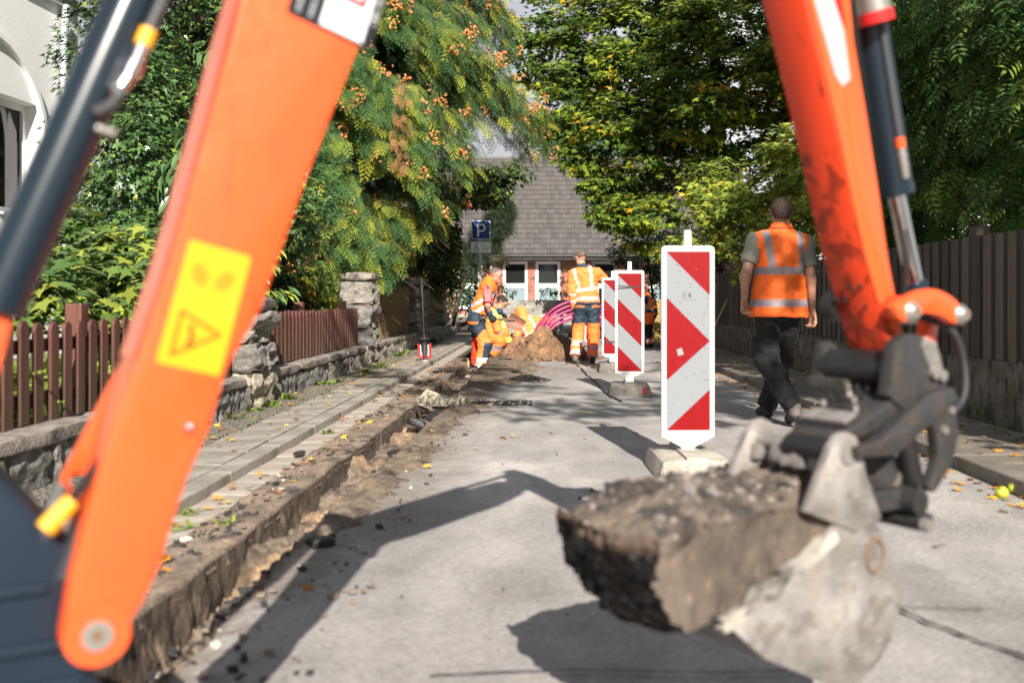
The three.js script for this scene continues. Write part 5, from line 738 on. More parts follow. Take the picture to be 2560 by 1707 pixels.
// the load in the bucket: a slab of old asphalt with earth, a thing of its own
{
  const L = thing('soil_load', 'heap of brown soil and black broken asphalt lying in the excavator bucket', 'soil', [-0.63, 0, -1.4], THREE.MathUtils.degToRad(32));
  seed(61);
  // block: near edge profile along u, top slightly domed, black broken left face
  const top = (u, z) => { const f = smooth(u, 0.97, 1.15), b = smooth(u, 1.35, 1.62); return 0.525 + 0.055 * f + 0.02 * b + 0.016 * Math.sin((z + 0.4) * 7) - 0.026 * smooth(z, -0.06, 0.04) - 0.02 * smooth(-z, 0.28, 0.35) + 0.024 * fbm(u * 9, z * 9, 3, 4) + 0.006 * n3(u * 40, z * 40, 1); };
  const left = (y, z) => 0.974 + 0.10 * smooth(0.50 - y, 0.02, 0.22) + 0.05 * fbm(y * 11, z * 11, 7, 4) + 0.009 * n3(y * 50, z * 50, 9) + 0.03 * Math.sin(z * 13);
  const near = (u, y) => 0.030 + 0.014 * fbm(u * 22, y * 16, 3, 3) + 0.022 * n3(u * 7, y * 5, 6) - 0.004 * smooth(u, 1.1, 1.3);
  const bottom = (u) => Math.max(0.352 - Math.max(0, u - 1.12) * 0.55, 0.2) - 0.02 * smooth(1.12 - u, 0, 0.1) + 0.016;
  const brown = (a, b, c) => { const k = smooth(fbm(a * 7, b * 7, c, 4), -0.02, 0.22), p = smooth(fbm(a * 4 + 9, b * 4, c + 3, 3), 0.12, 0.3); let q = mix3([0.86, 0.83, 0.82], [0.26, 0.27, 0.29], k * 0.85); return mix3(q, [1.35, 1.28, 1.2], p * 0.5); };
  part('top_soil', sheet(110, 80, (u, v) => { const z = lerp(-0.345, 0.03, v), U = lerp(left(0.52, z), 1.60, u); return [U, top(U, z), z]; }, (q) => brown(q[0], q[2], 1)), M.dirt, L);
  part('cut_side', sheet(110, 50, (u, v) => { const l = left(lerp(0.53, 0.35, v), 0.03), U = lerp(l, 1.60, u), y = lerp(top(U, 0.03), bottom(U), v); return [U, y, near(U, y)]; }, (q) => { const s = smooth(n3(q[0] * 9, q[1] * 2.5, 2) + 0.5 * fbm(q[0] * 30, q[1] * 9, 5, 3), 0.1, 0.6), d = smooth(n3(q[0] * 18, q[1] * 14, 8), 0.35, 0.5); return mix3(mix3([0.70, 0.67, 0.66], [1.20, 1.08, 0.96], s * 0.4), [0.45, 0.42, 0.4], d * 0.6); }, (q) => [q[0], q[1] * 0.4]), M.dirt, L);
  part('broken_asphalt', sheet(64, 70, (u, v) => { const z = lerp(-0.345, 0.03, u), y = lerp(0.545, 0.345 + 0.03 * n3(z * 9, 2, 1), v); const x = left(y, z); return [x, v === 0 ? top(x, z) : y, u === 1 ? near(x, y) : z]; }, (q) => { const s = smooth(n3(q[1] * 34, q[2] * 34, 4), 0.4, 0.6), b = smooth(q[1], 0.50, 0.53) ; return mix3(mix3([0.05, 0.05, 0.055], [0.6, 0.5, 0.42], s * 0.14), [1.3, 1.1, 0.95], b * 0.8); }), mat({ color: [0.16, 0.14, 0.13], map: T.soil, bumpMap: T.soilB, bumpScale: 0.02, roughness: 0.5, specularIntensity: 0.3, vertexColors: true }), L);
  part('under_side', sheet(40, 20, (u, v) => { const z = lerp(-0.345, 0.03, v), x = lerp(left(0.35, z), 1.3, u); return [x, bottom(x) - 0.006 + 0.02 * n3(x * 20, z * 20, 2), z]; }, (q) => brown(q[0], q[2], 4)), M.dirt, L);
  const chunks = [], lt = [], top2 = [];
  for (let i = 0; i < 420; i++) { const x = rr(1.0, 1.58), z = rr(-0.33, 0.02), s = Math.pow(rnd(), 3) * 0.020 + 0.004; (rnd() < 0.4 ? lt : top2).push(rock(s, s * 0.7, s, s * 0.2, i, 1, 30).rotateY(rr(0, 6)).translate(x, top(x, z) + s * 0.1, z)); }
  for (let i = 0; i < 150; i++) { const y = rr(0.36, 0.51), z = rr(-0.33, 0.02), s = 0.006 + Math.pow(rnd(), 2) * 0.026; chunks.push(rock(s, s, s, s * 0.25, i, 1, 30).rotateX(rr(0, 6)).translate(left(y, z) + 0.004, y, z)); }
  part('asphalt_crumbs', chunks, mat({ color: [0.010, 0.0095, 0.010], roughness: 0.4, specularIntensity: 0.5 }), L).userData.kind = 'stuff';
  part('tar_crumbs', top2, mat({ color: [0.045, 0.043, 0.043], roughness: 0.8 }), L).userData.kind = 'stuff';
  part('earth_crumbs', lt, mat({ color: [0.24, 0.215, 0.195], roughness: 0.95 }), L).userData.kind = 'stuff';
  part('chalky_crust', rock(0.36, 0.022, 0.03, 0.012, 3, 10, 18).rotateZ(0.42).translate(1.29, 0.428, 0.048), mat({ color: [0.56, 0.53, 0.51], map: T.stone, roughness: 1 }), L);
}
// ---------------------------------------------------------------- people: distance fields meshed by surface nets
function surfaceNet(f, lo, hi, c, colour) {
  const nx = Math.ceil((hi[0] - lo[0]) / c) + 1, ny = Math.ceil((hi[1] - lo[1]) / c) + 1, nz = Math.ceil((hi[2] - lo[2]) / c) + 1, D = new Float32Array(nx * ny * nz);
  for (let k = 0, o = 0; k < nz; k++) for (let j = 0; j < ny; j++) for (let i = 0; i < nx; i++, o++) D[o] = f(lo[0] + i * c, lo[1] + j * c, lo[2] + k * c);
  const id = new Int32Array(nx * ny * nz).fill(-1), P = [], I = [], at = (i, j, k) => i + nx * (j + ny * k);
  for (let k = 0; k < nz - 1; k++) for (let j = 0; j < ny - 1; j++) for (let i = 0; i < nx - 1; i++) {
    let m = 0, sx = 0, sy = 0, sz = 0, n = 0; const v = [];
    for (let q = 0; q < 8; q++) { const d = D[at(i + (q & 1), j + ((q >> 1) & 1), k + (q >> 2))]; v.push(d); if (d < 0) m |= 1 << q; }
    if (m === 0 || m === 255) continue;
    for (const [a, b] of EDGES) { if ((v[a] < 0) === (v[b] < 0)) continue; const t = v[a] / (v[a] - v[b]); sx += (a & 1) + t * ((b & 1) - (a & 1)); sy += ((a >> 1) & 1) + t * (((b >> 1) & 1) - ((a >> 1) & 1)); sz += (a >> 2) + t * ((b >> 2) - (a >> 2)); n++; }
    id[at(i, j, k)] = P.length / 3; P.push(lo[0] + (i + sx / n) * c, lo[1] + (j + sy / n) * c, lo[2] + (k + sz / n) * c);
  }
  const quad = (a, b, d, e, flip) => { if (a < 0 || b < 0 || d < 0 || e < 0) return; flip ? I.push(a, d, b, a, e, d) : I.push(a, b, d, a, d, e); };
  for (let k = 1; k < nz - 1; k++) for (let j = 1; j < ny - 1; j++) for (let i = 1; i < nx - 1; i++) {
    const d = D[at(i, j, k)] < 0;
    if (d !== D[at(i + 1, j, k)] < 0) quad(id[at(i, j - 1, k - 1)], id[at(i, j, k - 1)], id[at(i, j, k)], id[at(i, j - 1, k)], !d);
    if (d !== D[at(i, j + 1, k)] < 0) quad(id[at(i - 1, j, k - 1)], id[at(i - 1, j, k)], id[at(i, j, k)], id[at(i, j, k - 1)], !d);
    if (d !== D[at(i, j, k + 1)] < 0) quad(id[at(i - 1, j - 1, k)], id[at(i, j - 1, k)], id[at(i, j, k)], id[at(i - 1, j, k)], !d);
  }
  const g = new THREE.BufferGeometry(); g.setAttribute('position', new THREE.Float32BufferAttribute(P, 3)); g.setIndex(I); g.computeVertexNormals();
  const C = []; for (let i = 0; i < P.length; i += 3) C.push(...colour(P[i], P[i + 1], P[i + 2])); g.setAttribute('color', new THREE.Float32BufferAttribute(C, 3)); return g;
}
const EDGES = []; for (let a = 0; a < 8; a++) for (const b of [1, 2, 4]) if (!(a & b)) EDGES.push([a, a | b]);
// a bone: tapered capsule, optionally flattened (w = side direction, wide and thin radii) and cut flat at an end
function bone(a, b, ra, rb = ra, o = {}) { const ax = b[0] - a[0], ay = b[1] - a[1], az = b[2] - a[2]; return { a, ax, ay, az, L2: ax * ax + ay * ay + az * az || 1e-9, L: Math.hypot(ax, ay, az) || 1e-5, ra, rb, k: o.k ?? 0.03, side: o.side, fa: o.fa, fb: o.fb, r: Math.max(ra, rb) * Math.max(1, o.wide ?? 1), wide: o.wide ?? 1 }; }
function boneD(b, x, y, z) {
  let px = x - b.a[0], py = y - b.a[1], pz = z - b.a[2]; const tt = (px * b.ax + py * b.ay + pz * b.az) / b.L2, t = tt < 0 ? 0 : tt > 1 ? 1 : tt;
  px -= t * b.ax; py -= t * b.ay; pz -= t * b.az; const r = b.ra + (b.rb - b.ra) * t;
  if (b.side) { const s = px * b.side[0] + py * b.side[1] + pz * b.side[2], q = s * (1 / b.wide - 1); px += q * b.side[0]; py += q * b.side[1]; pz += q * b.side[2]; }
  let d = Math.sqrt(px * px + py * py + pz * pz) - r;
  if (b.fa && -tt * b.L > d) d = -tt * b.L; if (b.fb && (tt - 1) * b.L > d) d = (tt - 1) * b.L; return d;
}
function field(bones, wr = 0, wf = 14, sd = 0) {
  return (x, y, z) => {
    let d = 1e3; for (const b of bones) { const e = boneD(b, x, y, z), k = b.k, h = k - Math.abs(d - e); d = Math.min(d, e) - (h > 0 ? h * h / (4 * k) : 0); }
    if (wr && d < 0.05 && d > -0.05) d += wr * (n3(x * wf + sd, y * wf * 1.5, z * wf) + 0.5 * n3(x * wf * 2.1, y * wf * 2.6 + sd, z * wf * 2.1)); return d;
  };
}
function bounds(bones, m = 0.03) { const lo = [1e9, 1e9, 1e9], hi = [-1e9, -1e9, -1e9]; for (const b of bones) for (const t of [0, 1]) [b.ax, b.ay, b.az].forEach((q, i) => { lo[i] = Math.min(lo[i], b.a[i] + t * q - b.r - m); hi[i] = Math.max(hi[i], b.a[i] + t * q + b.r + m); }); return [lo, hi]; }
function garment(bones, c, colour, wr, wf, sd) { const [lo, hi] = bounds(bones); return surfaceNet(field(bones, wr, wf, sd), lo, hi, c, typeof colour === 'function' ? colour : () => colour); }
const vsub = (a, b) => [a[0] - b[0], a[1] - b[1], a[2] - b[2]], vadd = (a, b, s = 1) => [a[0] + b[0] * s, a[1] + b[1] * s, a[2] + b[2] * s], vmix = (a, b, t) => [lerp(a[0], b[0], t), lerp(a[1], b[1], t), lerp(a[2], b[2], t)];
const vnorm = (a) => { const l = Math.hypot(...a) || 1; return [a[0] / l, a[1] / l, a[2] / l]; }, vcross = (a, b) => [a[1] * b[2] - a[2] * b[1], a[2] * b[0] - a[0] * b[2], a[0] * b[1] - a[1] * b[0]], vdot = (a, b) => a[0] * b[0] + a[1] * b[1] + a[2] * b[2];
// hand: wrist, direction along the hand, palm normal, thumb side (+1/-1), curl 0..1
function handBones(w, dir, pn, thumb, curl) {
  const d = vnorm(dir), s = vnorm(vcross(d, pn)), n = vnorm(vcross(s, d)), P = (u, v, q) => vadd(vadd(vadd(w, d, u), s, v * thumb), n, q), B = [];
  for (const v of [-0.026, -0.009, 0.009, 0.026]) B.push(bone(P(0.0, v * 0.7, 0), P(0.085, v * 1.15, 0), 0.0145, 0.0125, { k: 0.014 }));
  [[-0.031, 0.052], [-0.011, 0.066], [0.011, 0.07], [0.031, 0.062]].forEach(([v, L]) => { let a = 0.25 + curl * 0.7, p = P(0.088, v, 0); for (const [f, r] of [[0.42, 0.0095], [0.33, 0.0088], [0.25, 0.008]]) { const q = vadd(vadd(p, d, Math.cos(a) * L * f * 1.15), n, Math.sin(a) * L * f * 1.15); B.push(bone(p, q, r, r * 0.93, { k: 0.004 })); p = q; a += 0.15 + curl * 0.75; } });
  const t0 = P(0.02, 0.026, 0.006), t1 = P(0.055, 0.050, 0.018 + curl * 0.012), t2 = P(0.088, 0.056 - curl * 0.018, 0.03 + curl * 0.016); B.push(bone(t0, t1, 0.013, 0.0105, { k: 0.012 }), bone(t1, t2, 0.0102, 0.0085, { k: 0.004 })); return B;
}
// head: centre, facing direction, up direction; skin bones and hair bones
function headBones(c, fw, up) {
  const f = vnorm(fw), s = vnorm(vcross(f, up)), u = vnorm(vcross(s, f)), P = (a, b, q) => vadd(vadd(vadd(c, s, a), u, b), f, q);
  const skin = [bone(P(0, 0.028, -0.028), P(0, 0.03, 0.03), 0.079, 0.075, { k: 0.02 }), bone(P(0, -0.035, 0.03), P(0, -0.078, 0.062), 0.062, 0.036, { k: 0.03 }), bone(P(-0.03, -0.06, 0.02), P(0.03, -0.06, 0.02), 0.042, 0.042, { k: 0.03 }), bone(P(0, 0.012, 0.098), P(0, -0.022, 0.114), 0.009, 0.014, { k: 0.012 }),
    bone(P(-0.03, 0.026, 0.092), P(0.03, 0.026, 0.092), 0.012, 0.012, { k: 0.014 }), bone(P(-0.018, -0.055, 0.094), P(0.018, -0.055, 0.094), 0.009, 0.009, { k: 0.012 })];
  for (const q of [-1, 1]) skin.push(bone(P(q * 0.078, 0.018, -0.012), P(q * 0.083, -0.018, -0.004), 0.015, 0.009, { k: 0.008 }), bone(P(q * 0.086, 0.016, -0.018), P(q * 0.085, 0.004, -0.022), 0.012, 0.008, { k: 0.006 }));
  return { skin, P, f, s, u };
}
const SK = [0.50, 0.25, 0.165];
const skinCol = (H, base = SK, hair = [0.05, 0.036, 0.028], line = 0.03, beard = 0) => (x, y, z) => {
  const p = vsub([x, y, z], H.c), a = vdot(p, H.s), b = vdot(p, H.u), f = vdot(p, H.f), k = 0.9 + 0.2 * n3(x * 30, y * 30, z * 30); let c = base.map((q) => q * k);
  if (b > -0.2) { // printed features: eyes, brows, lips, stubble
    if (f > 0.06 && Math.abs(b - 0.016) < 0.007 && Math.abs(Math.abs(a) - 0.032) < 0.012) c = [0.05, 0.04, 0.035];
    if (f > 0.06 && Math.abs(b - 0.034) < 0.005 && Math.abs(Math.abs(a) - 0.032) < 0.02) c = hair;
    if (f > 0.07 && Math.abs(b + 0.055) < 0.007 && Math.abs(a) < 0.024) c = mix3(base, [0.35, 0.09, 0.07], 0.6);
    if (beard && b < -0.03 && b > -0.13 && f > 0.0) c = mix3(c, hair, beard);
  } return c;
};
const FAB = { fabric: mat({ roughness: 0.85, vertexColors: true, sheen: 0.4, sheenRoughness: 0.6, sheenColor: [0.5, 0.5, 0.5] }), vis: mat({ roughness: 0.75, vertexColors: true }), skin: mat({ roughness: 0.55, vertexColors: true }), hair: mat({ roughness: 0.8, vertexColors: true }), shoe: mat({ roughness: 0.7, vertexColors: true }) };
const OR = [0.92, 0.145, 0.014], OR2 = [0.95, 0.215, 0.045], BAND = [0.40, 0.38, 0.41], PINK = [0.85, 0.42, 0.36], NAVY = [0.016, 0.032, 0.055], BLK = [0.008, 0.009, 0.012];
function person(label, pos, o) {
  const p = thing('person', label, 'person', pos), J = o.J, cell = o.cell ?? 0.013;
  const H = { ...headBones(J.head, o.face, o.headUp ?? [0, 1, 0]), c: J.head };
  const body = [bone(J.neck, vadd(J.head, H.u, -0.05), 0.058, 0.056), bone(vmix(J.shL, J.shR, 0.5), J.pelvis, 0.105, 0.11, { side: vnorm(vsub(J.shR, J.shL)), wide: 1.3, k: 0.06 }), bone(J.shL, J.shR, 0.06, 0.06, { k: 0.05 }), bone(J.neck, vmix(J.shL, J.shR, 0.5), 0.07, 0.09, { k: 0.05 })];
  for (const s of ['L', 'R']) { body.push(bone(J['sh' + s], J['el' + s], 0.052, 0.042), bone(J['el' + s], J['wr' + s], 0.043, 0.028), bone(J['hip' + s], J['kn' + s], 0.08, 0.055), bone(J['kn' + s], J['an' + s], 0.055, 0.04)); }
  const bg = [garment(body, cell, skinCol(H, o.skin)), garment([...H.skin, bone(J.neck, vadd(J.head, H.u, -0.05), 0.055, 0.053)], 0.0065, skinCol(H, o.skin, o.hair, 0.03, o.beard))];
  const gl = [];
  for (const s of ['L', 'R']) { const h = o['hand' + s]; if (!h) continue; const hb = handBones(J['wr' + s], h[0], h[1], h[2], h[3]); (o['glove' + s] ? gl : bg).push(garment(o['glove' + s] ? hb.map((b) => ({ ...b, ra: b.ra + 0.005, rb: b.rb + 0.005 })) : hb, 0.0052, o['glove' + s] ?? (() => o.skin ?? SK))); }
  part('body', bg, FAB.skin, p);
  if (gl.length) part('gloves', gl, FAB.fabric, p);
  if (!o.hood) { // hair cap: the skull grown by a few millimetres, cut above ears and brow
    const cap = [bone(H.P(0, 0.034, -0.032), H.P(0, 0.038, 0.02), 0.083 + (o.hairT ?? 0), 0.078 + (o.hairT ?? 0), { k: 0.02 }), bone(H.P(0, -0.01, -0.05), H.P(0, 0.02, -0.04), 0.072, 0.078 + (o.hairT ?? 0), { k: 0.03 })], f = field(cap, 0.004, 60, 3), [lo, hi] = bounds(cap);
    part('hair', surfaceNet((x, y, z) => { const q = vsub([x, y, z], J.head), b = vdot(q, H.u), a = vdot(q, H.f); return Math.max(f(x, y, z), (o.hairline ?? 0.0) + 0.95 * Math.max(0, a + 0.02) - b - 0.02); }, lo, hi, 0.0065, (x, y, z) => { const k = 0.75 + 0.6 * n3(x * 70, y * 40, z * 70); return (o.hair ?? [0.05, 0.036, 0.028]).map((c) => c * k); }), FAB.hair, p);
  }
  for (const g of o.wear(J, H)) { const m = part(g[0], garment(g[1], g[2] ?? cell, g[3], g[4] ?? 0.008, g[5] ?? 14, pos[0] * 7 + pos[2]), g[6] ?? FAB.fabric, p); if (g[7]) m.userData.label = g[7]; }
  return p;
}
const shoe = (an, toe, heelDrop = 0.03) => { const d = vnorm(vsub(toe, an)); return [bone(vadd(an, [0, 0.03, 0]), vadd(an, [0, -heelDrop * 0.5, 0]), 0.05, 0.045), bone(vadd(an, [-d[0] * 0.03, -heelDrop, -d[2] * 0.03]), toe, 0.042, 0.036, { k: 0.03 }), bone(vadd(an, [d[0] * 0.02, 0.0, d[2] * 0.02]), toe, 0.045, 0.03, { k: 0.03 })]; };
const trouserBones = (J, t, hem = 0.072, hipR = 0.115) => [bone(J.hipL, J.knL, hipR - 0.01, 0.082 + t, { k: 0.05 }), bone(J.hipR, J.knR, hipR - 0.01, 0.082 + t, { k: 0.05 }), bone(J.knL, J.anL, 0.08 + t, hem, { fb: true, k: 0.03 }), bone(J.knR, J.anR, 0.08 + t, hem, { fb: true, k: 0.03 }), bone(J.hipL, J.hipR, hipR, hipR, { k: 0.05 }), bone(vmix(J.hipL, J.hipR, 0.5), J.waist, hipR, 0.105, { side: vnorm(vsub(J.hipR, J.hipL)), wide: 1.28, k: 0.05, fb: true })];
const torsoBones = (J, t, hem, b = 0.012) => { const sd = vnorm(vsub(J.shR, J.shL)), mid = vmix(J.shL, J.shR, 0.5); return [bone(mid, hem, 0.118 + t, 0.122 + t + b, { side: sd, wide: 1.32, k: 0.05, fb: true }), bone(vmix(J.shL, J.shR, 0.06), vmix(J.shL, J.shR, 0.94), 0.068 + t, 0.068 + t, { k: 0.06 }), bone(J.neck, mid, 0.072 + t * 0.5, 0.1 + t, { k: 0.05 })]; };
const along = (a, b, p) => { const d = vsub(b, a); return vdot(vsub(p, a), d) / vdot(d, d); };

// 1. man walking away on the right
{
  const J = { head: [0.03, 1.715, 0.0], neck: [0.028, 1.565, 0.0], shL: [-0.185, 1.475, 0], shR: [0.225, 1.455, 0], elL: [-0.275, 1.19, 0.06], elR: [0.275, 1.17, -0.02], wrL: [-0.275, 1.0, 0.03], wrR: [0.30, 0.90, -0.06], pelvis: [0.01, 0.93, 0], waist: [0.01, 1.03, 0], hipL: [-0.09, 0.92, 0.01], hipR: [0.10, 0.92, -0.02], knL: [-0.085, 0.5, 0.02], knR: [0.085, 0.52, -0.2], anL: [0.065, 0.15, 0.30], anR: [-0.02, 0.10, -0.30] };
  person('man in a sleeveless orange vest and black trousers walking away along the right kerb', [1.915, 0, -8.1], { J, face: [0.06, 0.04, -1], hair: [0.05, 0.028, 0.018], hairT: 0.004, hairline: -0.035, skin: [0.42, 0.215, 0.145], cell: 0.011, handL: [[-0.02, -1, 0.1], [0.5, 0, 0.8], 1, 0.75], handR: [[0.05, -1, -0.03], [-0.75, 0.05, 0.6], -1, 0.7],
    wear: () => {
      const vc = (x, y, z) => { const k = 0.93 + 0.12 * n3(x * 5, y * 5, z * 5); if (Math.abs(y - 1.235) < 0.033 || Math.abs(y - 0.973) < 0.031) return [0.27, 0.215, 0.225]; if (y > 1.23 && (Math.abs(x + 0.105 - (1.5 - y) * 0.16) < 0.029 || Math.abs(x - 0.165 - (1.5 - y) * 0.05) < 0.029) && y < 1.56) return [0.27, 0.215, 0.225]; if (y > 1.575 && y < 1.583) return BLK; return [OR[0] * k, OR[1] * k, OR[2]]; };
      const sl = (s) => bone(J['sh' + s], vmix(J['sh' + s], J['el' + s], 0.62), 0.072, 0.068, { fb: true });
      return [['shirt', [sl('L'), sl('R'), bone(J.shL, J.shR, 0.07, 0.07)], 0.011, [0.19, 0.185, 0.15], 0.007],
        ['vest', [...torsoBones(J, 0.014, [0.01, 0.862, 0], 0.05), bone([0.028, 1.52, 0], [0.028, 1.612, 0], 0.085, 0.077, { fb: true, k: 0.04 })], 0.010, vc, 0.007, 11, FAB.vis, 'orange vest with grey reflective bands'],
        ['trousers', [...trouserBones(J, 0.012, 0.082, 0.105), bone([-0.165, 0.66, 0.0], [-0.15, 0.52, 0.01], 0.045, 0.045, { k: 0.04 })], 0.011, (x, y, z) => BLK.map((c) => c * (0.8 + 0.5 * n3(x * 9, y * 9, z * 9))), 0.014, 12],
        ['shoe', shoe(J.anL, [0.062, 0.05, 0.14], 0.05), 0.009, (x, y, z) => (z > 0.27 && y > 0.1) ? [0.11, 0.095, 0.085] : [0.035, 0.032, 0.03], 0.004, 30, FAB.shoe], ['shoe', shoe(J.anR, [-0.03, 0.04, -0.50], 0.055), 0.009, [0.03, 0.028, 0.027], 0.004, 30, FAB.shoe]];
    } });
}
// 2. man standing with his back to us beside the beacons
{
  const J = { head: [-0.075, 1.655, -0.02], neck: [-0.05, 1.51, 0.0], shL: [-0.20, 1.40, 0.02], shR: [0.20, 1.43, -0.02], elL: [-0.215, 1.13, 0.04], elR: [0.38, 1.25, -0.12], wrL: [-0.165, 0.87, -0.01], wrR: [0.42, 1.05, -0.25], pelvis: [0.03, 0.92, 0], waist: [0.02, 1.0, 0], hipL: [-0.07, 0.9, 0], hipR: [0.12, 0.9, 0], knL: [-0.105, 0.49, -0.06], knR: [0.135, 0.49, -0.03], anL: [-0.16, 0.13, 0.12], anR: [0.115, 0.10, 0.0] };
  person('man with cropped hair in an orange sweatshirt seen from behind beside the beacons', [0.673, 0, -15.65], { J, face: [-0.62, -0.35, -0.75], hair: [0.17, 0.105, 0.08], hairT: -0.003, hairline: 0.018, skin: [0.52, 0.27, 0.185], cell: 0.013, beard: 0.35, handL: [[0.28, -1, 0.0], [0.4, 0, 0.9], -1, 0.25], handR: [[0.2, -0.6, -0.7], [0, 0, 1], -1, 0.5],
    wear: (J) => {
      const jc = (x, y, z) => {
        const ta = along(J.shL, J.elL, [x, y, z]), q = Math.abs(y - 1.03) < 0.03 || Math.abs(y - 1.165 - 0.16 * x) < 0.03;
        if (x < -0.145 && y < 1.2) { if (Math.abs(y - 1.08) < 0.028 || Math.abs(y - 0.97) < 0.025) return PINK; return OR2.map((c) => c * 0.95); }
        if (x > 0.24) return OR2; if (q) return PINK; if (y > 1.16 && (Math.abs(x + 0.16 - (1.4 - y) * 0.3) < 0.026 || Math.abs(x - 0.085 - (1.4 - y) * 0.1) < 0.028)) return PINK; if (y > 1.512) return NAVY; if (y < 0.965) return NAVY; return OR2;
      };
      return [['jacket', [...torsoBones(J, 0.018, [0.03, 0.925, 0]), bone(J.shL, J.elL, 0.078, 0.072), bone(J.elL, J.wrL, 0.07, 0.058, { fb: true }), bone(J.shR, J.elR, 0.078, 0.072), bone(J.elR, J.wrR, 0.07, 0.056, { fb: true })], 0.012, jc, 0.012, 12, FAB.vis, 'orange sweatshirt with pinkish reflective bands'],
        ['cuff', [bone(vmix(J.elL, J.wrL, 0.93), vadd(J.wrL, [0.012, -0.045, 0]), 0.052, 0.042, { fb: true, fa: true })], 0.010, NAVY, 0.004],
        ['trousers', trouserBones(J, 0.014, 0.085), 0.012, (x, y, z) => { if (y > 0.63 + 0.04 * Math.abs(x)) return (Math.abs(y - 0.90) < 0.018 && z > 0 && (Math.abs(x + 0.09) < 0.065 || Math.abs(x - 0.16) < 0.065)) ? OR : NAVY; const l = x < 0.01; if (l ? (Math.abs(y - 0.33) < 0.04 || Math.abs(y - 0.2) < 0.045) : (Math.abs(y - 0.26) < 0.042 || Math.abs(y - 0.115) < 0.04)) return l ? PINK : [0.5, 0.2, 0.2]; return l ? OR2 : [0.92, 0.17, 0.03]; }, 0.014, 12, FAB.vis],
        ['shoe', shoe(J.anL, [-0.165, 0.05, -0.04], 0.055), 0.010, (x, y, z) => z > 0.1 ? [0.12, 0.1, 0.09] : [0.03, 0.028, 0.026], 0.004, 30, FAB.shoe], ['shoe', shoe(J.anR, [0.12, 0.04, -0.18], 0.055), 0.010, [0.03, 0.028, 0.027], 0.004, 30, FAB.shoe]];
    } });
}
// 3. man stooping with a shovel on the left
{
  const J = { head: [0.235, 1.375, 0.0], neck: [0.135, 1.275, 0.0], shL: [0.11, 1.19, -0.17], shR: [0.12, 1.17, 0.17], elL: [0.2, 0.93, -0.24], elR: [0.125, 0.92, 0.23], wrL: [0.315, 0.80, -0.12], wrR: [0.165, 0.775, 0.17], pelvis: [-0.06, 0.72, 0], waist: [-0.03, 0.80, 0], hipL: [-0.05, 0.70, -0.09], hipR: [-0.06, 0.69, 0.09], knL: [-0.03, 0.34, -0.13], knR: [0.085, 0.33, 0.13], anL: [-0.06, 0.0, -0.1], anR: [-0.005, -0.01, 0.15] };
  person('man in orange vest and red striped shirt stooping with a shovel on the left', [-0.945, 0, -15.1], { J, face: [0.9, -0.28, 0.22], headUp: [0.25, 1, 0], hair: [0.15, 0.12, 0.11], hairline: 0.03, hairT: -0.003, skin: [0.50, 0.225, 0.16], cell: 0.012, handL: [[0.8, -0.4, 0.3], [0, -1, 0.3], 1, 1.0], handR: [[0.3, -0.9, 0.1], [0.5, 0, -1], 1, 1.0], gloveR: [0.02, 0.022, 0.026], gloveL: [0.02, 0.022, 0.026],
    wear: (J) => {
      const vc = (x, y, z) => { const s = y - 0.5 * (x - 0.02); if (Math.abs(s - 0.985) < 0.028 || Math.abs(s - 0.858) < 0.033) return [0.42, 0.43, 0.47]; return [0.95, 0.185, 0.02]; };
      const red = (x, y, z) => { const t = along(J.shR, J.elR, [x, y, z]) * 8.2; return (t - Math.floor(t)) < 0.26 && t < 6.2 ? [0.62, 0.5, 0.5] : [0.34, 0.018, 0.026]; };
      return [['shirt', [bone(J.shR, vmix(J.shR, J.elR, 0.9), 0.072, 0.066, { fb: true }), bone(J.shL, vmix(J.shL, J.elL, 0.9), 0.072, 0.066, { fb: true })], 0.010, red, 0.006, 14, FAB.fabric, 'red shirt sleeve with white stripes'],
        ['vest', [...torsoBones(J, 0.016, [-0.02, 0.80, 0]), bone(vmix(J.neck, J.shR, 0.3), vadd(J.neck, [0.015, 0.05, 0]), 0.08, 0.075, { fb: true, k: 0.04 })], 0.011, vc, 0.010, 11, FAB.vis, 'orange vest with grey bands'],
        ['sweatshirt', [bone([-0.02, 0.83, 0], [-0.06, 0.70, 0], 0.142, 0.138, { side: [0, 0, 1], wide: 1.28, fb: true, fa: true })], 0.012, [0.018, 0.045, 0.085], 0.012, 16],
        ['cuff', ['L', 'R'].map((s) => bone(vmix(J['el' + s], J['wr' + s], 0.72), J['wr' + s], 0.047, 0.043, { fb: true })), 0.010, [0.022, 0.05, 0.12], 0.004],
        ['trousers', trouserBones(J, 0.02, 0.088, 0.12), 0.012, (x, y, z) => {
          if (z < -0.01) return y > 0.42 ? NAVY : [0.9, 0.05, 0.012];  // far leg painted redder for its shade behind the near leg
          if (Math.abs(y - 0.655) < 0.016 && x < -0.02) return OR; if (y > 0.44 + clamp((x + 0.04) * 1.1, 0, 0.12)) return NAVY; if (Math.abs(y - 0.10) < 0.036 || y < 0.035) return [0.55, 0.55, 0.56];
          if (y < 0.365 && y > 0.13 && x > 0.07 + (0.33 - y) * -0.16 && z > 0.08) return NAVY; if (x < -0.045 && y < 0.5) return [0.92, 0.06, 0.014]; return [0.96, 0.21, 0.04]; }, 0.015, 11, FAB.vis],  // rear of the near leg redder too: shade put into the fabric colour
        ['shoe', shoe(J.anR, [0.02, -0.045, 0.28], 0.055), 0.010, (x, y) => (y > -0.03 ? [0.4, 0.4, 0.4] : [0.02, 0.035, 0.05]), 0.004, 30, FAB.shoe], ['shoe', shoe(J.anL, [0.06, -0.045, -0.02], 0.055), 0.010, [0.03, 0.03, 0.03], 0.004, 30, FAB.shoe]];
    } });
}
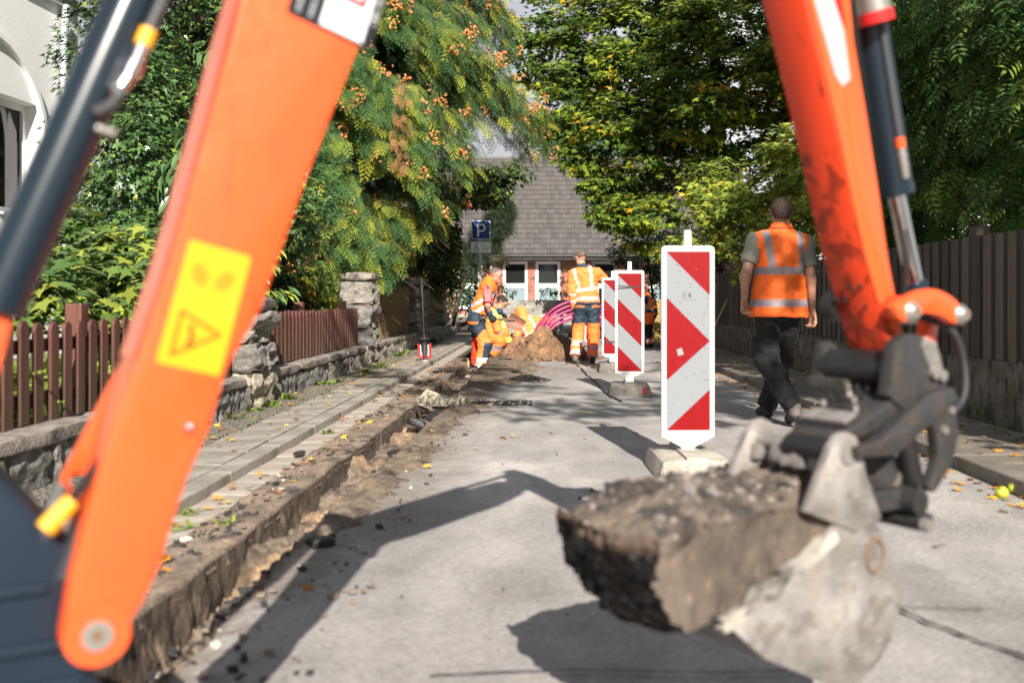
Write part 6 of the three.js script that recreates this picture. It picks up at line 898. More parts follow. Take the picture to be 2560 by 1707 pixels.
// 4. man in yellow crouching behind him
{
  const J = { head: [0.03, 0.955, 0.0], neck: [-0.05, 0.85, 0.0], shL: [-0.07, 0.76, -0.17], shR: [-0.09, 0.745, 0.16], elL: [0.02, 0.55, -0.24], elR: [-0.02, 0.5, 0.2], wrL: [0.13, 0.38, -0.14], wrR: [0.05, 0.38, 0.12], pelvis: [-0.2, 0.42, 0], waist: [-0.18, 0.5, 0], hipL: [-0.18, 0.42, -0.09], hipR: [-0.2, 0.42, 0.09], knL: [0.06, 0.42, -0.14], knR: [0.02, 0.30, 0.16], anL: [-0.06, 0.08, -0.15], anR: [-0.11, 0.06, 0.14] };
  person('man in a yellow jacket with orange sleeves crouching behind the man with the shovel', [-0.73, 0, -17], { J, face: [0.75, -0.6, 0.1], headUp: [0.5, 1, 0], hair: [0.03, 0.022, 0.018], hairline: 0.0, skin: [0.46, 0.24, 0.165], cell: 0.014, handL: [[0.6, -0.7, 0.2], [0, -1, 0], 1, 0.9], handR: [[0.3, -0.9, 0.1], [0.6, 0, -0.8], 1, 0.9], gloveL: [0.6, 0.72, 0.1], gloveR: [0.6, 0.72, 0.1],
    wear: (J) => [['jacket', [...torsoBones(J, 0.018, [-0.19, 0.42, 0]), bone(J.shR, J.elR, 0.075, 0.07), bone(J.elR, J.wrR, 0.07, 0.06, { fb: true }), bone(J.shL, J.elL, 0.075, 0.07), bone(J.elL, J.wrL, 0.07, 0.06, { fb: true }), bone(J.neck, vadd(J.neck, [0.03, 0.06, 0]), 0.08, 0.075, { fb: true })], 0.013, (x, y, z) => { if (y < 0.66 && z > 0.1) { const t = along(J.elR, J.wrR, [x, y, z]); return Math.abs(t - 0.3) < 0.16 ? [0.5, 0.5, 0.52] : OR2; } return [0.80, 0.86, 0.16]; }, 0.012, 12, FAB.vis, 'yellow jacket with orange sleeves'],
      ['trousers', trouserBones(J, 0.018, 0.082, 0.12), 0.014, (x, y, z) => Math.abs(y - 0.18) < 0.04 ? [0.2, 0.16, 0.17] : [0.93, 0.2, 0.035], 0.014, 12, FAB.vis],
      ['shoe', shoe(J.anR, [0.03, 0.03, 0.18], 0.05), 0.012, [0.04, 0.035, 0.035], 0.004, 30, FAB.shoe], ['shoe', shoe(J.anL, [0.06, 0.03, -0.15], 0.05), 0.012, [0.03, 0.03, 0.03], 0.004, 30, FAB.shoe]] });
}
// 5. hooded man leaning into the trench
{
  const J = { head: [0.02, 0.80, -0.06], neck: [0.06, 0.70, 0.0], shL: [0.02, 0.61, 0.06], shR: [0.34, 0.66, -0.08], elL: [-0.05, 0.37, 0.14], elR: [0.5, 0.68, -0.28], wrL: [-0.13, 0.17, 0.16], wrR: [0.62, 0.62, -0.42], pelvis: [0.30, 0.27, 0.02], waist: [0.27, 0.36, 0.02], hipL: [0.2, 0.26, 0.08], hipR: [0.38, 0.26, 0.0], knL: [0.22, 0.12, -0.28], knR: [0.45, 0.12, -0.32], anL: [0.24, 0.06, 0.1], anR: [0.46, 0.06, 0.05] };
  person('hooded worker in pale orange kneeling and reaching down beside the dirt mound', [-0.42, -0.06, -18.4], { J, face: [-0.6, -0.55, -0.55], hood: true, cell: 0.014, handL: [[-0.3, -1, 0.1], [0.5, 0, 0.8], 1, 0.6], handR: [[0.6, -0.5, -0.5], [0, -1, 0], -1, 0.8], gloveL: [0.02, 0.02, 0.024], gloveR: [0.03, 0.03, 0.03],
    wear: (J, H) => [['hood', [bone(H.P(0, 0.035, -0.035), H.P(0, 0.03, 0.03), 0.108, 0.098, { k: 0.03 }), bone(H.P(0, -0.05, -0.03), vadd(J.neck, [0, -0.02, 0]), 0.095, 0.10, { k: 0.04 })], 0.012, [0.95, 0.25, 0.06], 0.007, 14, FAB.vis],
      ['jacket', [...torsoBones(J, 0.02, [0.30, 0.24, 0.02]), bone(J.shL, J.elL, 0.08, 0.074), bone(J.elL, J.wrL, 0.072, 0.06, { fb: true }), bone(J.shR, J.elR, 0.08, 0.072), bone(J.elR, J.wrR, 0.07, 0.06, { fb: true })], 0.013, (x, y, z) => { const d = vsub([x, y, z], J.neck), a = vdot(d, vnorm(vsub(J.pelvis, J.neck))), s = x - 0.06 - a * 0.5; const t = along(J.elL, J.wrL, [x, y, z]); if (x < 0.03 && y < 0.42) return Math.abs(t - 0.62) < 0.14 ? PINK : [0.93, 0.21, 0.045]; if (Math.abs(a - 0.30) < 0.026 || (a > 0.42) || (Math.abs(s - 0.12) < 0.022 && a < 0.3) || (Math.abs(s + 0.06) < 0.022 && a < 0.3)) return PINK; return [0.95, 0.27, 0.075]; }, 0.014, 12, FAB.vis, 'pale orange hooded jacket with pink bands'],
      ['trousers', trouserBones(J, 0.015, 0.08, 0.115), 0.016, [0.03, 0.04, 0.06], 0.012], ['shoe', shoe(J.anL, [0.25, 0.04, 0.25], 0.03), 0.014, [0.03, 0.03, 0.03], 0.003, 30, FAB.shoe], ['shoe', shoe(J.anR, [0.47, 0.04, 0.2], 0.03), 0.014, [0.03, 0.03, 0.03], 0.003, 30, FAB.shoe]] });
}
// 6. bending worker half hidden behind the beacons
{
  const J = { head: [-0.34, 1.08, 0.02], neck: [-0.2, 1.1, 0.0], shL: [-0.17, 1.05, -0.16], shR: [-0.13, 1.05, 0.17], elL: [-0.2, 0.78, -0.2], elR: [-0.19, 0.84, 0.2], wrL: [-0.3, 0.58, -0.1], wrR: [-0.34, 0.7, 0.12], pelvis: [0.0, 0.76, 0], waist: [-0.02, 0.84, 0], hipL: [0, 0.74, -0.09], hipR: [0, 0.74, 0.09], knL: [-0.12, 0.42, -0.13], knR: [-0.08, 0.41, 0.12], anL: [-0.02, 0.1, -0.14], anR: [-0.03, 0.09, 0.12] };
  person('bending worker in an orange vest and trousers half hidden behind the second beacon', [2.30, 0, -21], { J, face: [-0.8, -0.6, 0], headUp: [-0.5, 1, 0], hair: [0.04, 0.03, 0.025], cell: 0.015, handL: [[-0.6, -0.7, 0], [0, 0, 1], 1, 0.8], handR: [[-0.6, -0.7, 0], [0, 0, 1], -1, 0.8],
    wear: (J) => [['vest', torsoBones(J, 0.018, [0.0, 0.80, 0]), 0.014, (x, y, z) => Math.abs(y - 0.92 - x * 0.9) < 0.03 || Math.abs(y - 1.1 - x * 0.7) < 0.026 ? [0.3, 0.28, 0.3] : [0.93, 0.18, 0.03], 0.01, 12, FAB.vis], ['shirt', [bone(J.shR, vmix(J.shR, J.elR, 0.6), 0.07, 0.066, { fb: true })], 0.014, NAVY, 0.005],
      ['trousers', [...trouserBones(J, 0.016, 0.085, 0.12)], 0.014, (x, y, z) => y > 0.74 ? NAVY : y < 0.5 && y > 0.2 && x < 0.0 && z > 0.05 ? BLK : Math.abs(y - 0.66) < 0.035 && x > 0.04 ? NAVY : Math.abs(y - 0.15) < 0.035 ? [0.5, 0.28, 0.26] : [0.93, 0.15, 0.025], 0.014, 12, FAB.vis], ['shoe', shoe(J.anR, [-0.2, 0.04, 0.15], 0.05), 0.014, [0.03, 0.03, 0.03], 0.003, 30, FAB.shoe], ['shoe', shoe(J.anL, [-0.18, 0.04, -0.15], 0.05), 0.014, [0.03, 0.03, 0.03], 0.003, 30, FAB.shoe]] });
}
// ---------------------------------------------------------------- traffic beacons
const stripeTex = (arrow, dirt) => {
  const W = 256, H = 1024, c = document.createElement('canvas'); c.width = W; c.height = H; const g = c.getContext('2d'); g.fillStyle = '#d3d7dc'; g.fillRect(0, 0, W, H); g.fillStyle = '#d20516';
  const tri = (...p) => { g.beginPath(); g.moveTo(p[0], p[1]); for (let i = 2; i < p.length; i += 2) g.lineTo(p[i], p[i + 1]); g.closePath(); g.fill(); };
  if (arrow) { tri(0, 0, W, 0, W, 250); tri(0, 262, W, 512, 0, 738); tri(0, H, W, H, W, 790); } // pointed sign: bars turn in the middle
  else for (const y of [-240, 262, 764]) tri(0, y, W, y + 250, W, y + 500, 0, y + 250);
  seed(dirt); for (let i = 0; i < 260; i++) { g.fillStyle = `rgba(${pick(['235,232,228', '90,85,80', '220,210,205'])},${rr(0.08, 0.45)})`; const x = rr(0, W), y = rr(0, H) , w = rr(2, 26), h = rr(1, 6); g.save(); g.translate(x, y); g.rotate(rr(-0.9, 0.9)); g.fillRect(0, 0, w, h); g.restore(); }
  if (arrow) { g.fillStyle = '#e6e3e0'; g.save(); g.translate(58, 560); g.rotate(-0.3); g.fillRect(0, 0, 34, 40); g.restore(); g.fillStyle = '#24262a'; g.font = 'bold 34px serif'; g.fillText('S', 128, 262); g.fillStyle = '#8d9298'; for (let i = 0; i < 4; i++) g.fillRect(92, 236 + i * 8, 26, 3); g.fillRect(92, 276, 74, 2); }
  const t = new THREE.CanvasTexture(c); t.colorSpace = THREE.SRGBColorSpace; return t;
};
function beacon(label, x, d, turn, arrow, o = {}) {
  const b = thing('traffic_beacon', label, 'beacon', [x, 0, -d], turn, 'red and white traffic beacons along the dug-up lane'), pl = mat({ color: [0.6, 0.59, 0.58], roughness: 0.5, bumpMap: T.fine, bumpScale: 0.001 });
  const w = 0.31, y0 = 0.21, y1 = 1.315, r = 0.03, s = new THREE.Shape();
  s.moveTo(-w / 2, y0 + (arrow ? 0 : 0.03)); if (arrow) { s.lineTo(-0.04, y0 - 0.062); s.lineTo(-0.04, 0.125); s.lineTo(0.04, 0.125); s.lineTo(0.04, y0 - 0.062); s.lineTo(w / 2, y0); } else { s.lineTo(-0.1, y0 - 0.01); s.lineTo(-0.045, y0 - 0.02); s.lineTo(-0.045, 0.125); s.lineTo(0.045, 0.125); s.lineTo(0.045, y0 - 0.02); s.lineTo(0.1, y0 - 0.01); s.lineTo(w / 2, y0 + 0.03); }
  s.lineTo(w / 2, y1 - r); s.quadraticCurveTo(w / 2, y1, w / 2 - r, y1); s.lineTo(-w / 2 + r, y1); s.quadraticCurveTo(-w / 2, y1, -w / 2, y1 - r); s.closePath();
  const panel = part('panel', boxUV(toCreasedNormals(new THREE.ExtrudeGeometry(s, { depth: 0.026, bevelEnabled: true, bevelThickness: 0.005, bevelSize: 0.005, bevelOffset: -0.005, bevelSegments: 2, curveSegments: 8 }).translate(0, 0, -0.018), 0.7)), pl, b);
  // raised rim round the foil
  const fw = w - 0.058, fy0 = y0 + 0.036, fy1 = y1 - 0.036;
  part('rim', [box(0.022, fy1 - fy0 + 0.044, 0.008, -w / 2 + 0.016, (fy0 + fy1) / 2, 0.015, 0.003), box(0.022, fy1 - fy0 + 0.044, 0.008, w / 2 - 0.016, (fy0 + fy1) / 2, 0.015, 0.003), box(w - 0.06, 0.022, 0.0075, 0, fy1 + 0.012, 0.0148, 0.003), box(w - 0.06, 0.022, 0.0075, 0, fy0 - 0.012, 0.0148, 0.003)], pl, panel);
  const foil = new THREE.PlaneGeometry(fw, fy1 - fy0).translate(0, (fy0 + fy1) / 2, 0.0145); part('reflective_foil', foil, mat({ color: [0.33, 0.335, 0.345], map: stripeTex(arrow, o.dirt ?? 1), roughness: 0.45, specularIntensity: 0.4 }), panel);
  part('handle', box(0.046, 0.095, 0.026, 0.0, y1 + 0.046, -0.004, 0.008), pl, b);
  const bm = mat({ color: o.base ?? [0.30, 0.29, 0.28], map: T.concrete, bumpMap: T.fine, bumpScale: 0.004, roughness: 0.9 }), bw = o.bw ?? 0.42, bd = o.bd ?? 0.62;
  const base = part('base', [plate([[-bw / 2, 0.0], [-bw / 2, 0.03], [-bw / 2 + 0.02, 0.105], [-bw / 2 + 0.05, 0.12], [-0.06, 0.12], [-0.06, 0.135], [0.06, 0.135], [0.06, 0.12], [bw / 2 - 0.05, 0.12], [bw / 2 - 0.02, 0.105], [bw / 2, 0.03], [bw / 2, 0.0]], bd, 0.008).translate(0, 0, -bd / 2)], bm, b);
  part('base_panel', [-0.135, 0, 0.135].map((q) => box(0.11, 0.06, 0.012, q * bw / 0.42, 0.062, bd / 2 + 0.002, 0.004)), bm, base);
  if (o.red) part('base_reflector', box(0.045, 0.07, 0.01, bw / 2 - 0.07, 0.062, bd / 2 + 0.012, 0.003), mat({ color: [0.45, 0.03, 0.03], roughness: 0.4 }), base);
  if (o.straps) o.straps.forEach(([y, a]) => part('strap', [box(w + 0.014, 0.017, 0.036, 0, 0, -0.002, 0.003).rotateZ(a).translate(0, y, 0.0), box(w + 0.012, 0.012, 0.034, 0, 0, -0.002, 0.003).rotateZ(-a * 1.2).translate(0, y + 0.012, 0.001)], M.rubber, b));
  return b;
}
beacon('nearest large red and white beacon with a sideways arrow pattern, beside the bucket', 0.845, 5.78, 0.03, true, { dirt: 3, base: [0.50, 0.47, 0.43] });
beacon('middle red and white beacon with slanting stripes and a black strap near its top', 0.925, 10.55, -0.06, false, { dirt: 5, straps: [[1.13, 0.06]], red: true, bw: 0.44, bd: 0.5 });
beacon('red and white beacon strapped near its foot, half hidden behind the middle beacon', 0.99, 14.0, 0.0, false, { dirt: 8, straps: [[0.405, 0.02]], base: [0.24, 0.235, 0.23] });
beacon('far beacon standing edge-on behind the man by the beacons', 0.92, 18.6, 0.5, false, { dirt: 9 });
beacon('distant narrow beacon seen between the bending worker and the nearest beacon', 3.05, 24.2, 1.2, false, { dirt: 10 });

// ---------------------------------------------------------------- signs
{
  const signTex = (w, h, f) => { const c = document.createElement('canvas'); c.width = w; c.height = h; f(c.getContext('2d')); const t = new THREE.CanvasTexture(c); t.colorSpace = THREE.SRGBColorSpace; return t; };
  const rsq = (w, h, r) => { const s = new THREE.Shape(); s.moveTo(-w / 2 + r, -h / 2); s.lineTo(w / 2 - r, -h / 2); s.quadraticCurveTo(w / 2, -h / 2, w / 2, -h / 2 + r); s.lineTo(w / 2, h / 2 - r); s.quadraticCurveTo(w / 2, h / 2, w / 2 - r, h / 2); s.lineTo(-w / 2 + r, h / 2); s.quadraticCurveTo(-w / 2, h / 2, -w / 2, h / 2 - r); s.lineTo(-w / 2, -h / 2 + r); s.quadraticCurveTo(-w / 2, -h / 2, -w / 2 + r, -h / 2); return s; };
  const face = (w, h, r, map) => { const g = new THREE.ShapeGeometry(rsq(w, h, r), 6), p = g.attributes.position; for (let i = 0; i < p.count; i++) g.attributes.uv.setXY(i, p.getX(i) / w + 0.5, p.getY(i) / h + 0.5); return [g.translate(0, 0, 0.0075), mat({ map, roughness: 0.35 })]; };
  const body = (w, h, r) => boxUV(new THREE.ExtrudeGeometry(rsq(w, h, r), { depth: 0.012, bevelEnabled: false }).translate(0, 0, -0.006));
  const P = thing('parking_sign', 'blue parking sign with a white disabled-parking plate beneath it on a post', 'sign', [-1.42, 0, -23]);
  part('post', cyl([-0.02, 0, -0.04], [-0.02, 2.85, -0.04], 0.03, 0.03, 16), M.zinc, P);
  const b1 = part('sign_plate', body(0.43, 0.43, 0.035).translate(0, 2.62, 0), M.zinc, P), [g1, m1] = face(0.425, 0.425, 0.033, signTex(256, 256, (c) => { c.fillStyle = '#e8ecf0'; c.fillRect(0, 0, 256, 256); c.fillStyle = '#0a3a80'; c.beginPath(); c.roundRect(6, 6, 244, 244, 18); c.fill(); c.strokeStyle = '#e4e7e6'; c.lineWidth = 27; c.beginPath(); c.moveTo(88, 222); c.lineTo(88, 52); c.lineTo(136, 52); c.arc(136, 97, 45, -Math.PI / 2, Math.PI / 2); c.lineTo(88, 142); c.stroke(); }));
  part('sign_face', g1.translate(0, 2.62, 0), m1, b1);
  const b2 = part('sign_plate', body(0.5, 0.28, 0.02).rotateZ(-0.02).translate(0.0, 2.22, 0), M.zinc, P), [g2, m2] = face(0.495, 0.275, 0.018, signTex(384, 216, (c) => {
    c.fillStyle = '#16181a'; c.fillRect(0, 0, 384, 216); c.fillStyle = '#dfe3e1'; c.beginPath(); c.roundRect(7, 7, 370, 202, 12); c.fill(); c.strokeStyle = '#141618'; c.lineWidth = 12; c.lineCap = 'round'; c.lineJoin = 'round';
    c.beginPath(); c.arc(104, 142, 40, -0.4, 3.6); c.stroke(); c.beginPath(); c.moveTo(96, 70); c.lineTo(92, 128); c.lineTo(140, 128); c.lineTo(152, 176); c.stroke(); c.beginPath(); c.moveTo(94, 98); c.lineTo(136, 98); c.stroke(); c.fillStyle = '#141618'; c.beginPath(); c.arc(98, 48, 13, 0, 7); c.fill();
    c.font = '30px sans-serif'; c.fillText('Mit', 206, 88); c.fillText('Parkausweis', 204, 124); c.fillText('Nr. 0710', 204, 160); }));
  part('sign_face', g2.rotateZ(-0.02).translate(0, 2.22, 0), m2, b2);
  const B = thing('cycle_sign', 'round blue cycle sign on a post, half covered by leaves', 'sign', [3.8, 0, -33]);
  part('post', cyl([0.12, 0, -0.05], [0.12, 2.7, -0.05], 0.035, 0.035, 14), M.zinc, B);
  const d1 = part('sign_plate', new THREE.CylinderGeometry(0.215, 0.215, 0.012, 40).rotateX(Math.PI / 2).translate(0, 2.5, 0), M.zinc, B);
  const cg = new THREE.CircleGeometry(0.21, 40).translate(0, 2.5, 0.0075), cm = mat({ roughness: 0.35, map: signTex(256, 256, (c) => { c.fillStyle = '#e6ebf0'; c.fillRect(0, 0, 256, 256); c.fillStyle = '#1160b8'; c.beginPath(); c.arc(128, 128, 122, 0, 7); c.fill(); c.strokeStyle = '#eef2f5'; c.lineWidth = 9; c.beginPath(); c.arc(84, 150, 34, 0, 7); c.moveTo(210, 150); c.arc(176, 150, 34, 0, 7); c.stroke(); c.beginPath(); c.moveTo(84, 150); c.lineTo(108, 100); c.lineTo(160, 100); c.lineTo(126, 150); c.lineTo(84, 150); c.moveTo(126, 150); c.lineTo(104, 88); c.lineTo(92, 88); c.moveTo(176, 150); c.lineTo(156, 82); c.lineTo(172, 76); c.stroke(); }) });
  part('sign_face', cg, cm, d1);
}
// ---------------------------------------------------------------- work site things
{ // measuring rod: light drop weight tester on the pavement
  const t = thing('drop_weight_tester', 'upright drop weight ground tester with a red frame and thin rod on the left pavement', 'tester', [-1.78, 0.074, -15.1]);
  t.rotation.z = 0.045;
  const bl = M.rubber, rd = mat({ color: [0.6, 0.015, 0.02], roughness: 0.4 });
  part('base_plate', [cyl([0, 0, 0], [0, 0.018, 0], 0.15, 0.148, 40), cyl([0, 0.018, 0], [0, 0.03, 0], 0.09, 0.06, 32)], M.pin, t);
  part('cylinder', cyl([0, 0.03, 0], [0, 0.13, 0], 0.038, 0.034, 24), M.chrome, t);
  part('spring_stack', Array.from({ length: 7 }, (_, i) => cyl([0, 0.135 + i * 0.018, 0], [0, 0.149 + i * 0.018, 0], 0.045, 0.04, 20)), bl, t);
  part('drop_weight', [cyl([0, 0.27, 0], [0, 0.33, 0], 0.04, 0.046, 24), cyl([0, 0.33, 0], [0, 0.35, 0], 0.10, 0.10, 32)], bl, t);
  for (const s of [-1, 1]) part('side_guard', box(0.028, 0.22, 0.05, s * 0.075, 0.16, 0.0, 0.006).rotateZ(-s * 0.06), rd, t);
  for (const s of [-1, 1]) part('side_panel', box(0.02, 0.18, 0.055, s * 0.058, 0.16, 0.004, 0.004), M.zinc, t);
  part('handle', [tube([[-0.06, 0.035, 0.08], [-0.06, 0.075, 0.09], [-0.04, 0.085, 0.09], [-0.01, 0.085, 0.09]], 0.006, 16, 8), tube([[0.02, 0.035, 0.09], [0.02, 0.075, 0.09], [0.04, 0.085, 0.09], [0.06, 0.075, 0.09], [0.065, 0.035, 0.08]], 0.006, 16, 8)], rd, t);
  part('guide_rod', cyl([0, 0.35, 0], [0, 1.22, 0], 0.011, 0.011, 14), M.chrome, t);
  part('grip', [cyl([0, 1.12, 0], [0, 1.145, 0], 0.03, 0.03, 20), cyl([0, 1.145, 0], [0, 1.26, 0], 0.015, 0.017, 16)], bl, t);
}
{ // shovel in the stooping man's hands
  const s = thing('shovel', 'shovel with a worn reddish blade held by the stooping man', 'shovel', [-0.945, 0, -15.1]);
  const a = [0.02, 0.735, 0.20], b = [0.44, 0.70, -0.02];
  part('shaft', cyl(a, b, 0.017, 0.019, 14), mat({ color: [0.22, 0.15, 0.1], map: T.wood, roughness: 0.7 }), s); part('grip', cyl(vadd(a, [0, -0.04, 0.03]), vadd(a, [0, 0.05, -0.03]), 0.018, 0.018, 12), M.rubber, s);
  const bl = sheet(10, 10, (u, v) => { const x = (u - 0.5) * lerp(0.22, 0.17, v * v), y = -v * 0.27; return [x, y, 0.06 * (2 * u - 1) * (2 * u - 1) - 0.02 * Math.cos(v * 2)]; }, (q, u, v) => mix3([0.22, 0.15, 0.12], [0.42, 0.10, 0.06], smooth(fbm(u * 4, v * 4, 2, 3), -0.1, 0.2))).rotateZ(1.15).rotateY(0.35).translate(0.42, 0.705, 0.0);
  part('blade', bl, mat({ roughness: 0.6, metalness: 0.2, vertexColors: true, side: THREE.DoubleSide }), s); part('socket', cyl(vadd(b, [-0.06, 0.005, 0.03]), vadd(b, [0.09, -0.005, -0.02]), 0.022, 0.014, 12), M.rust, s);
}
{ // magenta conduits arching out of the mound
  const m = mat({ color: [0.34, 0.004, 0.10], roughness: 0.38, clearcoat: 0.2 }), w = ['topmost', 'second from the top', 'middle', 'second lowest', 'lowest'];
  for (let i = 0; i < 5; i++) {
    const o = i * 0.075, z = -17.9 - i * 0.05;
    const c = thing('cable_conduit', `magenta plastic conduit curving out of the dirt mound, ${w[i]} of the five`, 'conduit', [0, 0, 0], 0, 'magenta conduits curving out of the mound');
    part('pipe', tube([[-0.24 + o * 0.75, -0.1, z + 0.1], [-0.19 + o * 0.82, 0.28, z], [-0.03 + o * 0.74, 0.60 - o * 0.35, z - 0.05], [0.27 + o * 0.38, 0.88 - o * 0.92, z - 0.1], [0.72, 1.0 - o * 1.02, z - 0.2], [1.1, 0.86 - o * 1.0, z - 0.3], [1.4, 0.45 - o * 0.6, z - 0.4], [1.55, 0.03, z - 0.5]], 0.025, 70, 12), m, c);
  }
}
{ // excavated earth
  const g = sheet(120, 90, (u, v) => {
    const x = lerp(-1.0, 1.35, u), z = lerp(-1.1, 1.15, v), r = Math.hypot((x - 0.06) / 0.86, z / 0.85), n = fbm(x * 2.4, z * 2.4, 4, 4);
    let h = 0.56 * Math.pow(Math.max(0, 1 - r), 0.85) * (1 + 0.9 * n) + 0.07 * fbm(x * 9, z * 9, 1, 4) * smooth(1.15 - r, 0, 0.3) + 0.03 * n3(x * 24, z * 24, 3) * smooth(1.1 - r, 0, 0.2);
    h += 0.16 * Math.exp(-((x + 0.62) ** 2 / 0.06 + (z + 0.5) ** 2 / 0.2)); return [x, h - 0.015 - 0.05 * smooth(r, 1.0, 1.3), z];
  }, (q) => { const s = fbm(q[0] * 3, q[2] * 3, 7, 3), d = smooth(0.16 - q[1] + 0.2 * s, 0, 0.2); return mix3([1.5, 1.05, 0.68], [0.95, 0.78, 0.66], d * 0.7); });
  const t = thing('earth_mound', 'heap of brown dug-up earth in front of the kneeling worker', 'earth', [0.0, 0, -17]); part('heap', g, M.dirt, t); seed(23);
  const cl = []; for (let i = 0; i < 420; i++) { const a = rr(0, 6.28), r = Math.sqrt(rnd()) * 1.05, x = 0.06 + Math.cos(a) * r * 0.95, z = Math.sin(a) * r * 0.9, h = 0.52 * Math.max(0, 1 - r), s = Math.pow(rnd(), 2.2) * 0.075 + 0.014; cl.push(rock(s, s * 0.75, s, s * 0.25, i, 1, 20).rotateY(a * 3).translate(x, h + 0.005, z)); }
  part('clods', cl, mat({ color: [0.27, 0.185, 0.12], map: T.soil, roughness: 1 }), t).userData.kind = 'stuff';
  const t2 = thing('earth_mound', 'small low heap of sandy earth left of the kneeling worker', 'earth', [-0.72, 0, -18.6]); part('heap', sheet(40, 40, (u, v) => { const x = lerp(-0.5, 0.5, u), z = lerp(-0.6, 0.6, v), r = Math.hypot(x / 0.45, z / 0.55); return [x, 0.26 * Math.max(0, 1 - r) * (1 + 0.8 * fbm(x * 6, z * 6, 2, 3)) - 0.01, z]; }, () => [1.9, 1.45, 1.05]), M.dirt, t2);
  const t3 = thing('asphalt_heap', 'low heap of black broken asphalt on the lane before the big mound', 'rubble', [-0.2, 0, -12.4]); const b3 = [], l3 = [];
  for (let i = 0; i < 260; i++) { const x = rr(-0.28, 0.2) + rr(-0.1, 0.1), z = rr(-0.25, 0.25), h = 0.075 * Math.max(0, 1 - Math.hypot(x / 0.3, z / 0.3)), s = rr(0.012, 0.045); b3.push(rock(s, s * 0.7, s, s * 0.25, i, 1, 30).rotateY(i).translate(x, h, z)); }
  part('lumps', b3, mat({ color: [0.035, 0.034, 0.035], roughness: 0.8 }), t3).userData.kind = 'stuff';
  const t4 = thing('asphalt_heap', 'flat ridge of black asphalt crumbs lying across the lane nearest the trench', 'rubble', [-0.45, 0, -9.55]), b4 = [];
  for (let i = 0; i < 420; i++) { const x = rr(-0.32, 0.34), z = 0.06 * Math.sin(x * 6) + rr(-0.1, 0.1) * (1 - Math.abs(x)), h = 0.03 * Math.max(0, 1 - Math.abs(z) / 0.1), s = rr(0.008, 0.034); (rnd() < 0.2 ? l3 : b4).push(rock(s, s * 0.7, s, s * 0.25, i, 1, 30).rotateY(i).translate(x, h, z)); }
  part('lumps', b4, mat({ color: [0.035, 0.034, 0.035], roughness: 0.8 }), t4).userData.kind = 'stuff'; part('pale_bits', l3, mat({ color: [0.42, 0.37, 0.31], roughness: 1 }), t4).userData.kind = 'stuff';
  const t5 = thing('concrete_rubble', 'pale broken concrete lumps at the trench edge', 'rubble', [-0.95, 0, -9.4]); seed(70);
  for (let i = 0; i < 16; i++) { const s = rr(0.04, 0.14), m = part('lump', rock(s * 1.3, s * 0.7, s, s * 0.2, i * 5, 2, 12), M.stonePale, t5); m.position.set(rr(-0.14, 0.2), 0.02 + rr(0, 0.04), rr(-0.28, 0.25)); m.rotation.set(rr(-0.4, 0.4), rr(0, 6), rr(-0.4, 0.4)); }
}
{ // grey barriers across the end of the street
  const gm = mat({ color: [0.36, 0.36, 0.36], map: T.concrete, roughness: 0.75 });
  const mk = (label, x, d, turn, w) => {
    const b = thing('barrier_fence', label, 'barrier', [x, 0, -d], turn, 'grey plastic barriers at the street end');
    const holes = []; for (let i = 0; i < 10; i++) holes.push([-w / 2 + w * (i + 0.5) / 10, 0.79 + (i % 2 ? 0.09 : -0.07), 0.022]);
    part('board', plate([[-w / 2, 0.62], [w / 2, 0.62], [w / 2, 1.0], [-w / 2, 1.0]], 0.05, 0.008, holes).translate(0, 0, -0.025), gm, b);
    part('backing', box(w - 0.06, 0.3, 0.012, 0, 0.82, -0.012), M.castBlack, b);
    for (let i = 0; i < 9; i++) part('connector', box(0.035, 0.06, 0.03, -w / 2 + w * (i + 0.5) / 9, 1.025, 0, 0.006), gm, b);
    part('top_rail', box(w, 0.035, 0.07, 0, 0.985, 0.0, 0.01), gm, b);
    part('bottom_rail', box(w, 0.14, 0.056, 0, 0.17, 0, 0.012), gm, b);
    for (let i = 0; i < 7; i++) part('slat', box(i % 3 === 0 ? 0.14 : 0.085, 0.40, 0.042, -w / 2 + 0.06 + (w - 0.12) * i / 6, 0.43, 0, 0.008), gm, b);
    for (const s of [-1, 1]) part('foot', box(0.16, 0.1, 0.6, s * (w / 2 - 0.15), 0.05, 0, 0.015), M.castBlack, b);
  };
  mk('grey plastic barrier with round holes closing the lane behind the conduits', -0.15, 27, 0.0, 2.15);
  mk('grey plastic barrier continuing to the right behind the standing man', 2.05, 27.3, -0.05, 2.15);
}
{ // red cut-off saw lying by the crouching man
  const t = thing('cut_off_saw', 'red cut-off saw lying on the sandy earth beside the crouching man', 'saw', [-0.56, 0.17, -17.6], 0.3), rd = mat({ color: [0.55, 0.02, 0.02], roughness: 0.4 });
  part('housing', box(0.24, 0.12, 0.14, 0, 0.02, 0, 0.03), rd, t); part('engine_cover', box(0.14, 0.1, 0.15, -0.08, 0.1, 0, 0.03), mat({ color: [0.4, 0.4, 0.4], roughness: 0.5 }), t);
  part('blade', new THREE.CylinderGeometry(0.14, 0.14, 0.008, 36).rotateX(Math.PI / 2).translate(0.22, 0.02, 0.06), M.steel, t); const gd = new THREE.Shape(); gd.absarc(0, 0, 0.15, 0, Math.PI, false); gd.absarc(0, 0, 0.06, Math.PI, 0, true);
  part('blade_guard', new THREE.ExtrudeGeometry(gd, { depth: 0.05, bevelEnabled: true, bevelSize: 0.006, bevelThickness: 0.006, bevelSegments: 2 }).translate(0.22, 0.02, 0.035), rd, t); part('handle', tube([[-0.12, 0.08, 0], [-0.16, 0.17, 0], [-0.06, 0.22, 0], [0.06, 0.17, 0], [0.1, 0.06, 0]], 0.014, 24, 8), M.rubber, t);
}
